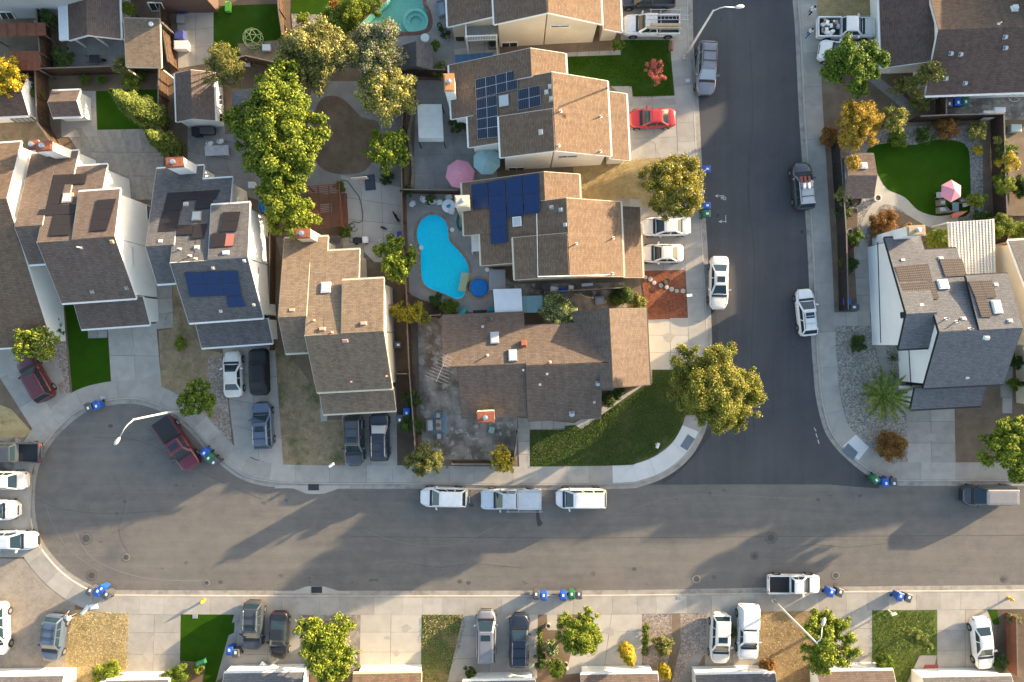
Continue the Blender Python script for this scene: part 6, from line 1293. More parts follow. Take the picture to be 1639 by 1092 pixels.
MB().lathe([(.60, .70), (.62, .72), (.60, .74)], (g.x, g.y, 0), 28).build('top', flat('table_glass', (.36, .40, .38), .2), t); MB().lathe([(.62, .71), (.65, .72), (.65, .75), (.61, .75)], (g.x, g.y, 0), 28).build('rim', plastic_white, t)
for k in range(4): a = k*math.pi/2+.4; MB().tube([(g.x+.4*math.cos(a), g.y+.4*math.sin(a), .7), (g.x+.5*math.cos(a), g.y+.5*math.sin(a), .13)], .025, 6).build('leg', plastic_white, t)
c = (g.x, g.y, .76); t = thing('table_towel', c, 'blue towel lying on the round pool table', 'towel'); MB().box((g.x, g.y, .77), (.4, .25, .03), .5).build('cloth', flat('towel_blue', (.02, .25, .4), .8), t); MB().box((g.x+.05, g.y-.1, .79), (.2, .15, .03), 1.2).build('fold', flat('towel_teal', (.03, .33, .36), .8), t)
def box_table(q4, h, m, label, name='garden_table', cat='table', leg=metal_galv):
    P = GP(q4, h); c = sum(P, Vector())/4; t = thing(name, (c.x, c.y, .12), label, cat); MB().prism(P, [p-Vector((0, 0, .05)) for p in P]).build('top', m, t)
    for p in P: x = c+(p-c)*.85; MB().bar((x.x, x.y, .12), (x.x, x.y, h-.05), .05, .05).build('leg', leg, t)
    MB().prism([c+(p-c)*.8-Vector((0, 0, .06)) for p in P], [c+(p-c)*.8-Vector((0, 0, .12)) for p in P]).build('apron', leg, t)
box_table([(327.5, 234), (365.5, 232), (366, 248), (328.5, 250)], .76, M_('table_white', (.55, .55, .56), None, 2), 'long white folding table behind the grey-roofed house')
def lounge(q4, label, m, mc, h=.42, back=0, name='garden_armchair', cat='armchair'):
    """block seat with cushions; back = index of the edge that carries the backrest"""
    P = GP(q4, h); c = sum(P, Vector())/4; t = thing(name, (c.x, c.y, .12), label, cat); MB().prism([c+(p-c)*.98 for p in P], [Vector((p.x, p.y, .14)) for p in P]).build('frame', m, t)
    MB().prism([c+(p-c)*.86+Vector((0, 0, .14)) for p in P], [c+(p-c)*.9+Vector((0, 0, .01)) for p in P]).build('cushion', mc, t)
    for e in (back, (back+1) % 4, (back+3) % 4):
        a, b = P[e], P[(e+1) % 4]; hh = .36 if e == back else .2; i_ = (c-(a+b)/2).normalized()*.08
        MB().bar(a+i_+Vector((0, 0, hh/2)), b+i_+Vector((0, 0, hh/2)), .14, hh).build('backrest' if e == back else 'armrest', m, t)
grey_c = flat('cushion_grey', (.42, .45, .47), .8); wick = M_('wicker', (.20, .175, .15), (.14, .12, .10), 8)
zz = lambda *p: [(660+x/9.1, 640+y/9.1) for x, y in p]
P = GP(zz((270, 195), (500, 195), (512, 500), (280, 510)), .128); c = sum(P, Vector())/4; t = thing('outdoor_rug', c, 'pale blue rug under the seating on the stained patio', 'rug'); MB().prism(P, [p-Vector((0, 0, .012)) for p in P]).build('weave', M_('rug_blue', (.26, .34, .40), (.20, .27, .33), 6, fine=.2, fscale=15), t)
lounge(zz((325, 170), (428, 168), (430, 265), (326, 262)), 'upper pale armchair on the stained patio', wick, grey_c, back=0); lounge(zz((340, 490), (446, 485), (448, 590), (342, 588)), 'lower pale armchair on the stained patio', wick, grey_c, back=2); lounge(zz((200, 275), (300, 272), (304, 470), (206, 470)), 'pale sofa on the stained patio', wick, grey_c, back=3, name='garden_sofa', cat='sofa')
box_table(zz((342, 292), (420, 290), (420, 438), (345, 438)), .42, wood_pale, 'wooden coffee table between the pale patio seats')
c = G(701.5, 680.5, .44); t = thing('table_tray', c, 'round tray on the wooden coffee table', 'tray'); MB().lathe([(.16, 0), (.2, .04), (.18, .05)], c, 16).build('dish', flat('tray', (.2, .12, .13), .5), t)
P = GP(zz((1130, 385), (1205, 405), (1180, 495), (1105, 470)), .3); c = sum(P, Vector())/4; t = thing('storage_box', (c.x, c.y, .12), 'pale green square box below the corner house chimney', 'box'); MB().prism(P, [Vector((p.x, p.y, .13)) for p in P]).build('body', flat('box_green', (.22, .36, .29), .6), t); MB().prism([c+(p-c)*1.04+Vector((0, 0, .04)) for p in P], [c+(p-c)*1.04 for p in P]).build('lid', flat('box_lid', (.27, .42, .34), .6), t)
# seating set under the second pink parasol
ww = lambda *p: [(1480+x/13.65, 270+y/13.65) for x, y in p]
lounge(ww((265, 690), (440, 670), (440, 810), (280, 820)), 'left grey armchair under the lawn parasol', wick, grey_c, back=3); lounge(ww((275, 850), (450, 840), (570, 960), (280, 980)), 'lower grey sofa under the lawn parasol', wick, grey_c, back=2, name='garden_sofa', cat='sofa'); lounge(ww((780, 650), (905, 650), (900, 760), (785, 760)), 'right grey seat under the lawn parasol', wick, grey_c, back=1)
box_table(ww((262, 515), (385, 515), (385, 640), (262, 640)), .5, flat('tabletop_grey', (.30, .32, .33), .5), 'small square side table left of the lawn parasol'); box_table(ww((600, 740), (750, 735), (745, 940), (615, 940)), .45, flat('tabletop_teal', (.2, .27, .29), .4), 'low fire-pit table under the lawn parasol')
lounge(ww((845, 765), (1040, 715), (1050, 790), (855, 840)), 'white sun lounger right of the lawn parasol', plastic_white, grey_c, .3, 1, 'sun_lounger', 'sun lounger')
c = G(1534, 343, .8); t = thing('folded_parasol', (c.x, c.y, .12), 'folded coral parasol lying below the pink one', 'parasol'); A, B = G(1523, 347, .5), G(1545, 339, .9); MB().tube([A, A.lerp(B, .3), A.lerp(B, .8), B, B+(B-A)*.15], [.22, .3, .16, .07, .03], 8).build('folded_canopy', flat('coral', (.62, .19, .14), .8), t)
# things by the pool foot
kk = lambda *p: [(660+x/10.93, 470+y/10.93) for x, y in p]
lounge(kk((520, 240), (610, 190), (655, 240), (580, 310)), 'yellow garden chair at the foot of the pool', flat('yellow', (.62, .36, .03), .6), flat('pad_cream', (.55, .48, .38), .8), back=3); lounge(kk((890, 225), (970, 285), (910, 375), (800, 365)), 'teal and white sun lounger at the foot of the pool', flat('teal', (.03, .32, .34), .6), flat('teal_pad', (.10, .42, .42), .8), .35, 2, 'sun_lounger', 'sun lounger'); lounge(kk((1340, 225), (1430, 230), (1420, 310), (1345, 310)), 'turquoise chair beside the white corrugated roof', flat('turq', (.01, .33, .42), .6), flat('turq_pad', (.02, .4, .5), .8), back=2)
box_table(kk((1060, 295), (1300, 285), (1300, 345), (1070, 355)), .4, flat('slat_black', (.02, .022, .025), .6), 'black slatted bench beside the turquoise chair', 'garden_bench', 'bench')
# float in the pool
P = GP([(739, 436), (751, 438), (746, 467), (733, 465)], .05); t = thing('pool_float', sum(P, Vector())/4, 'yellow striped float drifting in the turquoise pool', 'pool float')
for k in range(6):
    a, b = k/6+.01, (k+1)/6-.01; r = [P[0].lerp(P[1], a), P[0].lerp(P[1], b), P[3].lerp(P[2], b), P[3].lerp(P[2], a)]; MB().prism([p+Vector((0, 0, .07)) for p in r], [p-Vector((0, 0, .02)) for p in r]).build('tube', flat('float_y', (.50, .50, .20), .5) if k % 2 else flat('float_c', (.40, .52, .38), .5), t)
for x, y, lab, m in ((724, 368, 'white skimmer lid right of the pool', plastic_white), (780, 432, 'white bucket beside the pool spa', plastic_white), (674, 397, 'small white ring at the pool edge', plastic_white)):
    c = G(x, y, .14); t = thing('deck_fitting', c, lab, 'fitting'); MB().lathe([(.2, 0), (.22, .05), (.05, .06)], c, 14).build('lid', m, t)
c = G(736, 355, .2); t = thing('garden_hose', c, 'green hose reel against the pool-side wall', 'hose')
for k in range(5): MB().tube([(c.x+(.25+.05*k)*math.cos(a*.4)*.8+.05, c.y+(.6+.06*k)*math.sin(a*.4), .16+.02*k) for a in range(17)], .035, 6).build('coil', flat('hose_green', (.02, .16, .13), .5), t)
# back garden items
P = GP([(411, 300), (426, 299), (427, 338), (414, 340)], 1.6); t = thing('tarp', sum(P, Vector())/4, 'bright blue tarp beside the grey-roofed house', 'tarp'); mb = MB(); nn = 8
for i in range(nn):
    for j in range(nn):
        f = lambda a, b: P[0].lerp(P[1], a/nn).lerp(P[3].lerp(P[2], a/nn), b/nn)+Vector((0, 0, .08*math.sin(a*1.7)*math.cos(b*1.3)-.1))
        mb.poly([f(i, j), f(i+1, j), f(i+1, j+1), f(i, j+1)])
mb.build('sheet', cyan_tarp, t, smooth=True)
for p in P: MB().tube([(p.x, p.y, .1), (p.x, p.y, 1.5)], .03, 6).build('pole', metal_galv, t)
c = G(592, 292, .2); t = thing('basketball_hoop', (c.x, c.y, .12), 'portable basketball hoop by the dirt oval', 'basketball hoop', rz=.1)
MB().loft([[(x*.5, y*.75, .0) for x, y in ((-1, -1), (1, -1), (1, 1), (-1, 1))], [(x*.42, y*.65, .18) for x, y in ((-1, -1), (1, -1), (1, 1), (-1, 1))]]).build('base', flat('hoop_base', (.045, .065, .09), .5), t, local=True); MB().tube([(0, .2, .1), (-.1, 0, 2.6), (-.3, -.2, 3.0)], .05, 8).build('pole', metal_dark, t, local=True); MB().box((-.35, -.3, 3.1), (1.5, .05, .9)).build('backboard', flat('backboard', (.5, .45, .42), .4), t, local=True)
MB().tube([(-.35+.23*math.cos(a*.5236), -.58+.23*math.sin(a*.5236), 2.85) for a in range(13)], .015, 6).build('rim', flat('rim_red', (.5, .1, .06), .5), t, local=True)
c = G(550, 300, .14); t = thing('garden_hose', c, 'thin dark hose curling across the concrete yard', 'hose')
MB().tube([G(x, y, .145) for x, y in [(545, 288), (556, 290), (566, 303), (575, 315), (579, 330), (581, 345), (580, 354), (574, 357), (566, 354), (560, 359), (561, 364), (568, 364), (566, 357), (559, 360), (560, 368), (568, 371), (573, 366)]], .03, 6).build('tube', flat('hose_dark', (.06, .07, .06), .6), t, smooth=True)
c = G(580, 385, .4); t = thing('push_cart', (c.x, c.y, .13), 'black and white cart on the concrete yard', 'cart', rz=.05); MB().box((-.45, 0, .45), (.8, .5, .3)).build('tray', plastic_black, t, local=True); MB().box((.35, 0, .5), (.5, .6, .42)).build('tank', plastic_white, t, local=True); MB().tube([(-.8, -.2, .5), (-1.1, -.2, .9), (-1.1, .2, .9), (-.8, .2, .5)], .025, 6).build('handle', metal_dark, t, local=True)
for sx in (-.6, .4):
    for sy in (-.3, .3): MB().tube([(sx, sy-.04, .18), (sx, sy+.04, .18)], .18, 12).build('wheel', rubber, t, local=True)
for x, y, lab in ((626, 372, 'upper white bucket on the concrete yard'), (611, 387, 'middle white bucket by the light green tree'), (610, 396, 'lower white bucket by the light green tree')):
    c = G(x, y, .13); t = thing('bucket', c, lab, 'bucket'); MB().lathe([(.16, 0), (.2, .36), (.17, .36), (.14, .05)], c, 14).build('pail', plastic_white, t); MB().tube([(c.x+.2*math.cos(a*.4), c.y, c.z+.36+.15*math.sin(a*.4)) for a in range(9)], .008, 5).build('handle', metal_galv, t)
c = G(641, 378, .13); t = thing('storage_crate', c, 'purple crate at the reddish pool fence', 'crate'); MB().loft([[(c.x+x*.25, c.y+y*.35, z) for x, y in ((-1, -1), (1, -1), (1, 1), (-1, 1))] for z in (.13, .55)]).build('body', flat('purple', (.08, .05, .30), .5), t); MB().box((c.x, c.y, .57), (.56, .76, .05)).build('lid', flat('purple2', (.1, .07, .36), .5), t)
# geodesic climbing dome
g = G(401, 57, .9); t = thing('climbing_dome', (g.x, g.y, .12), 'yellow-green geodesic climbing dome on the dark lawn', 'climbing dome'); dm = flat('dome_lime', (.50, .58, .24), .5); V = []; r0 = .98
for lev, n, off in ((0, 10, 0), (.42, 10, .5), (.80, 5, 0), (1.0, 1, 0)):
    for k in range(n): a = 2*math.pi*(k+off)/n; V.append(Vector((g.x+r0*math.sqrt(max(0, 1-lev*lev))*math.cos(a), g.y+r0*math.sqrt(max(0, 1-lev*lev))*math.sin(a), .14+r0*lev*1.1)))
E = [(k, (k+1) % 10) for k in range(10)]+[(10+k, 10+(k+1) % 10) for k in range(10)]+[(k, 10+k) for k in range(10)]+[((k+1) % 10, 10+k) for k in range(10)]+[(20+k, 20+(k+1) % 5) for k in range(5)]+[(20+k, 10+(2*k) % 10) for k in range(5)]+[(20+k, 10+(2*k-1) % 10) for k in range(5)]+[(20+k, 25) for k in range(5)]
for a, b in E: MB().tube([V[a], V[b]], .032, 6).build('strut', dm, t)
for x, y, dx, dy, h, m, lab, nm, cat in ((364, 10, .5, .9, .6, flat('lime', (.12, .45, .06), .5), 'lime and white toy slide on the dark lawn', 'toy_slide', 'toy'), (426, 76, .75, .6, .5, plastic_white, 'white crate left of the cream-flowered tree', 'storage_crate', 'crate'), (393, 99, .8, .7, .5, plastic_white, 'white box against the dark board fence', 'storage_crate', 'crate'), (289, 72, 1.3, .8, .8, plastic_white, 'white chest beside the brown board fence', 'storage_chest', 'chest'),
    (286, 55, .9, .8, .7, flat('navy_tub', (.05, .07, .25), .6), 'navy tub beside the brown board fence', 'storage_tub', 'tub'), (288, 30, .7, .7, .6, flat('bw', (.3, .3, .3), .6), 'grey drum kit case beside the brown board fence', 'storage_case', 'case'), (290, 12, .9, .7, .7, flat('navy2', (.04, .05, .16), .6), 'dark blue cover near the top of the brown fence', 'storage_tub', 'tub'), (62, 40, .9, .9, .9, flat('unit', (.32, .35, .38), .5, .3), 'square air conditioner beside the brick-red roof', 'air_conditioner', 'air conditioner'),
    (330, 208, 1.3, .7, .9, flat('bbq', (.10, .10, .11), .4, .4), 'grey barbecue behind the long shed', 'barbecue', 'barbecue'), (313, 210, .8, .8, .9, plastic_black, 'black covered barbecue behind the long shed', 'barbecue', 'barbecue'), (402, 296, .6, .6, .7, plastic_white, 'white appliance at the back of the grey-roofed house', 'appliance', 'appliance'), (1583, 183, 1.0, .7, .9, metal_white, 'left white cabinet in the top right side yard', 'cabinet', 'cabinet'), (1601, 177, 1.05, .65, .9, metal_white, 'right white cabinet in the top right side yard', 'cabinet', 'cabinet'), (796, 448, 1.5, 1.9, .9, flat('tank_grey', (.30, .31, .33), .5), 'grey equipment box beside the pool house', 'equipment_box', 'box'), (788, 70, .8, .7, .8, flat('ac2', (.16, .15, .14), .5), 'brown air conditioner under the white balcony', 'air_conditioner', 'air conditioner'), (736, 54, .8, .8, .9, plastic_black, 'black kettle barbecue beside the balcony', 'barbecue', 'barbecue'), (1627, 205, 1.0, .7, .7, flat('bin_mint', (.35, .45, .40), .6), 'pale mint box at the right edge', 'storage_box', 'box')):
    c = G(x, y, h); t = thing(nm, (c.x, c.y, .12), lab, cat)
    MB().loft([[(c.x+sx*dx/2*k, c.y+sy*dy/2*k, z) for sx, sy in ((-1, -1), (1, -1), (1, 1), (-1, 1))] for k, z in ((.94, .13), (1, h*.8), (1, h*.9))]).build('body', m, t); MB().loft([[(c.x+sx*dx/2*k, c.y+sy*dy/2*k, z) for sx, sy in ((-1, -1), (1, -1), (1, 1), (-1, 1))] for k, z in ((1.05, h*.9), (1.05, h*.95), (.9, h))]).build('lid', m, t)
    if nm == 'air_conditioner': MB().lathe([(.34, 0), (.34, .03), (.1, .04)], (c.x, c.y, h), 18).build('fan_grille', metal_dark, t)
# clutter in the narrow side yard
for k, (x, y, dx, dy, h, m, lab) in enumerate(((886, 463, .9, .5, .5, plastic_white, 'white folded frame in the narrow side yard'), (901, 465, .8, .5, .6, bin_blue, 'blue bag in the narrow side yard'), (914, 461, .5, .5, .7, fabric_white, 'cream box in the narrow side yard'), (874, 460, .9, .7, .6, bin_grey, 'dark storage box in the narrow side yard'), (940, 456, 1.1, .3, .5, metal_galv, 'metal shelf in the narrow side yard'), (960, 481, .9, .8, .6, flat('bluegrey', (.2, .25, .32), .6), 'blue-grey covered bicycle in the narrow side yard'), (935, 474, 1.9, .12, .9, wood_pale, 'pale plank in the narrow side yard'))):
    c = G(x, y, h); t = thing('stored_item', (c.x, c.y, .12), lab, 'clutter'); MB().box((c.x, c.y, .12+h*.4), (dx, dy, h*.8), random.uniform(-.3, .3)).build('body', m, t); MB().box((c.x, c.y, .14+h*.85), (dx*.7, dy*.7, .12), random.uniform(-.6, .6)).build('top', m, t)
# pool terrace at the top
c = G(680, 60, .8); t = thing('round_table', (c.x, c.y, .12), 'round white table beside the grey shingled shed', 'table'); MB().lathe([(.40, .70), (.42, .72), (.40, .75)], (c.x, c.y, 0), 24).build('top', plastic_white, t); MB().tube([(c.x, c.y, .12), (c.x, c.y, .7)], .04, 8).build('pedestal', plastic_white, t); MB().lathe([(.25, .12), (.22, .16), (.05, .18)], (c.x, c.y, 0), 16).build('foot', plastic_white, t)
lounge([(698, 3), (710, 0), (714, 24), (703, 28)], 'blue-grey covered lounger beside the pale green pool', flat('lounger_blue', (.22, .28, .36), .7), flat('lounger_pad', (.3, .36, .44), .8), .4, 0, 'sun_lounger', 'sun lounger')
P = GP([(728, 88), (790, 84), (788, 96), (729, 112)], .125); t = thing('outdoor_rug', sum(P, Vector())/4, 'blue striped decking mat beneath the balcony', 'rug')
for k in range(9): a, b = k/9+.006, (k+1)/9-.006; r = [P[0].lerp(P[3], a), P[1].lerp(P[2], a), P[1].lerp(P[2], b), P[0].lerp(P[3], b)]; MB().prism([p+Vector((0, 0, .02)) for p in r], [p-Vector((0, 0, .02)) for p in r]).build('strip', M_('mat_blue%d' % k, (.09+.01*(k % 3), .21, .36), None, 3), t)
for k, (x, y) in enumerate(((706, 48), (712, 52), (709, 58), (716, 60), (718, 54), (704, 42))):
    c = G(x, y, .3); t = thing('flower_pot', (c.x, c.y, .12), ['first', 'second', 'third', 'fourth', 'fifth', 'sixth'][k]+' of the potted plants beside the balcony, counted from the pool', 'flower pot'); MB().lathe([(.12, .12), (.17, .42), (.14, .42), (.13, .36)], (c.x, c.y, 0), 12).build('pot', plastic_white if k % 2 else bin_grey, t)
    n_ = 120; e = rng.normal(0, 1, (n_, 3)); e /= np.linalg.norm(e, axis=1, keepdims=True); o = bpy.data.objects.new('plant', leaf_mesh('plant', e*.22+np.array([0, 0, .42]), e, .07, [L_dark])); link(o, t)
# right garden pots
for x, y, r, h, m, lab in ((1357, 372, .3, .7, metal_galv, 'silver gazing ball pot by the black fence'), (1357, 382, .35, .9, wood_red, 'tall copper pot by the black fence'), (1364, 393, .22, .5, flat('red_pot', (.5, .03, .03), .5), 'red pot by the black fence'), (1355, 392, .3, .6, flat('rust_pot', (.25, .1, .06), .6), 'rusty pot by the black fence'), (1403, 318, .35, .4, plastic_white, 'white bowl at the garden shed corner'), (1367, 322, .6, .5, plastic_black, 'black pond tub below the garden shed'), (1450, 362, .28, .9, flat('gold_pot', (.45, .25, .05), .5), 'golden dish beside the chimney of the white house'), (1352, 418, .3, .5, bin_grey, 'dark pot by the black fence'), (877, 1000, .25, .5, wood_pale, 'stone urn in the bark garden'), (905, 1062, .25, .4, white_rock, 'boulder pot at the rock ring'), (1067, 451, .35, .3, flat('bowl', (.12, .07, .04), .5), 'dark round basin on the bark bed')):
    c = G(x, y, h*.5); t = thing('garden_pot', (c.x, c.y, .12), lab, 'pot'); MB().lathe([(r*.6, .12), (r, .12+h*.6), (r*.95, .12+h), (r*.8, .12+h), (r*.75, .12+h*.8)], (c.x, c.y, 0), 16).build('body', m, t); MB().lathe([(r*.74, .12+h*.8), (r*.7, .12+h*.86)], (c.x, c.y, 0), 14).build('fill', dirt_dark, t)
# wheel against the top right wall, stepping stones, rock rings
c = G(1624, 152, 1.2); t = thing('cart_wheel', c, 'pale wheel rim in the top right side yard', 'wheel'); MB().tube([(c.x+.65*math.cos(a*math.pi/12), c.y+.65*math.sin(a*math.pi/12), 1.2) for a in range(25)], .035, 6).build('rim', metal_galv, t)
for k in range(8): MB().tube([(c.x, c.y, 1.2), (c.x+.65*math.cos(k*.785), c.y+.65*math.sin(k*.785), 1.2)], .015, 5).build('spoke', metal_galv, t)
for k, (x, y) in enumerate(((1033, 444), (1041, 447), (1047, 453), (1058, 457), (1067, 460), (1075, 463), (1083, 466), (1093, 466))):
    c = G(x, y, .14); t = tag(MB().lathe([(.20+.03*(k % 2), .0), (.21+.03*(k % 2), .03), (.12, .045)], c, 7+k % 3).build('stepping_stone', concrete_pale, origin=c), 'stepping stone %s across the bark bed' % ['nearest the house', 'second from the house', 'third from the house', 'fourth from the house', 'fourth from the pavement', 'third from the pavement', 'second from the pavement', 'nearest the pavement'][k], 'stepping stone', 'stepping stones on the bark bed')
c = G(1099, 474, .13); t = thing('mailbox', c, 'white mailbox at the bark bed pavement', 'mailbox'); MB().bar((c.x, c.y, .12), (c.x, c.y, 1.0), .09, .09).build('post', plastic_white, t); MB().box((c.x, c.y, 1.12), (.5, .25, .26), .1).build('box', plastic_white, t); MB().box((c.x+.2, c.y+.14, 1.15), (.05, .02, .18)).build('flag', flat('flag_red', (.5, .04, .04), .5), t)
for x, y, rz, lab in ((533, 743, .6, 'white mailbox before the dry lawn of the cream house'), (1051, 712, 1.2, 'white mailbox on the corner lawn'), (1426, 980, .3, 'pale mailbox on the bottom right lawn'), (1072, 78, 1.5, 'brown mailbox at the green front lawn'), (327, 1056, .4, 'green birdhouse mailbox on a brown post at the bottom')):
    m = plastic_white if 'white' in lab else flat('mb_pale', (.5, .55, .45), .5) if 'pale' in lab else flat('mb_brown', (.16, .08, .06), .6) if 'brown mail' in lab else bin_green
    c = G(x, y, .6); t = thing('mailbox', (c.x, c.y, .12), lab, 'mailbox'); MB().bar((c.x, c.y, .12), (c.x, c.y, 1.0), .1, .1).build('post', wood_red if 'post' in lab else m, t)
    k = 1.6 if 'green' in lab else 1; M = Matrix.Rotation(rz, 3, 'Z'); ring = lambda xx: [Vector((c.x, c.y, 1.0))+M @ Vector((xx, .13*k*yy, .28*k*z)) for yy, z in ((-1, 0), (1, 0), (1, .6), (.6, .95), (0, 1.1), (-.6, .95), (-1, .6))]
    MB().loft([ring(-.26*k), ring(.26*k)]).build('box', m, t)
rk = M_('ring_rock', (.46, .38, .30), (.34, .26, .2), 3, fine=.2, objrand=.3)
t = thing('rock_ring', G(885, 1065, .1), 'ring of pale stones at the corner of the bark garden', 'rock edging')
for k in range(14):
    a = math.pi*(.02+k/13*.95); p = G(883+24*math.cos(a), 1072-13*math.sin(a), .2); e = [(p.x+.2*math.cos(b)*random.uniform(.7, 1.2), p.y+.2*math.sin(b)*random.uniform(.7, 1.2), z) for z in (.12,) for b in [i*1.047 for i in range(6)]]; MB().prism([Vector((q_[0]*.3+p.x*.7, q_[1]*.3+p.y*.7, .4)) for q_ in e], e).build('rock', rk, t)
t = thing('raised_bed', G(1630, 300, .1), 'timber-edged vegetable bed at the right edge', 'raised bed')
for a, b in (((1612, 262), (1612, 345)), ((1612, 345), (1660, 345))): MB().bar(G(*a, .3), G(*b, .3), .12, .4).build('plank', wood_grey, t)
t = thing('garden_ladder', G(1498, 205, .3), 'bleached timber lengths leaning under the right fence', 'timber')
for k, (a, b) in enumerate((((1462, 213), (1470, 203)), ((1470, 215), (1482, 201)), ((1474, 216), (1490, 204)))): MB().bar(G(*a, .2), G(*b, .9), .08, .06).build('length', wood_grey, t)
t = thing('wheelbarrow', G(150, 92, .4), 'dark wheelbarrow on the dark patio at top left', 'wheelbarrow'); c = G(152, 95, .5); MB().loft([[(c.x+x*.3, c.y+y*.22, .35) for x, y in ((-1, -1), (1, -1), (1, 1), (-1, 1))], [(c.x+x*.5, c.y+y*.38, .62) for x, y in ((-1, -1), (1, -1), (1, 1), (-1, 1))]]).build('tray', metal_dark, t)
for s_ in (-1, 1): MB().tube([(c.x+.7, c.y+s_*.1, .25), (c.x, c.y+s_*.25, .4), (c.x-.9, c.y+s_*.3, .6)], .025, 6).build('handle', wood_fence, t)
MB().tube([(c.x+.75, c.y-.05, .3), (c.x+.75, c.y+.05, .3)], .2, 12).build('wheel', rubber, t)
box_table([(405+8, 1068), (421+8, 1080), (430, 1068), (420, 1058)], .45, plastic_white, 'tilted white garden bench under the bottom street tree', 'garden_bench', 'bench')
# wet patch and debris
struct(sheet_mb(smooth_curve(GP([(858, 815), (863, 815), (864, 830), (869, 838), (862, 843), (859, 836)], .008), .2, True), .0078).build('oil_stain', M_('oil', (.07, .065, .065), None, 2), fix=False))
for x, y in ((177, 682), (736, 931), (750, 933), (755, 809), (353, 932), (1015, 911)):
    struct(sheet_mb(circ(x, y, 4, 14, 0, 3), .0079).build('oil_stain', M_('oil_%d' % x, (.10, .095, .09), None, 2), fix=False))
# ------------------------------------------------------------------ people and dog
skin_m = flat('skin', (.45, .28, .20), .6); hair_m = flat('hair_dark', (.02, .015, .012), .7); hair_b = flat('hair_brown', (.16, .07, .035), .7)
shirt_w = flat('shirt_white', (.72, .73, .75), .8); short_k = flat('shorts_black', (.012, .012, .014), .8); jean_b = flat('trousers_blue', (.02, .06, .30), .8); pant_c = flat('trousers_cream', (.55, .53, .44), .8); shoe_w = flat('shoe_white', (.65, .65, .63), .6); shoe_k = flat('shoe_dark', (.03, .03, .03), .6)
def skinned(name, J, E, root, loc, rz, classify, mats, parent, sc_=1.0):
    me = bpy.data.meshes.new(name); names = list(J); idx = {k: i for i, k in enumerate(names)}
    me.from_pydata([tuple(Vector(J[k][:3])*sc_) for k in names], [(idx[a], idx[b]) for a, b in E], [])
    o = bpy.data.objects.new(name, me); COL.objects.link(o); md = o.modifiers.new('s', 'SKIN'); md.use_smooth_shade = True; md.branch_smoothing = .3
    sv = me.skin_vertices[0].data if me.skin_vertices else None
    if sv is None:
        bm = bmesh.new(); bm.from_mesh(me); bm.verts.layers.skin.verify(); bm.to_mesh(me); bm.free(); sv = me.skin_vertices[0].data
    for k in names:
        r = J[k][3]; r = r if hasattr(r, '__len__') else (r, r); sv[idx[k]].radius = (r[0]*sc_, r[1]*sc_)
        sv[idx[k]].use_root = (k == root)
    sub = o.modifiers.new('u', 'SUBSURF'); sub.levels = 1; sub.render_levels = 1
    bpy.context.view_layer.update(); dg = bpy.context.evaluated_depsgraph_get(); m2 = bpy.data.meshes.new_from_object(o.evaluated_get(dg)); bpy.data.objects.remove(o)
    m2.materials.clear()
    for m in mats: m2.materials.append(m)
    for p in m2.polygons: p.material_index = classify(Vector(p.center)/sc_); p.use_smooth = True
    q_ = bpy.data.objects.new(name, m2); link(q_, parent); return q_
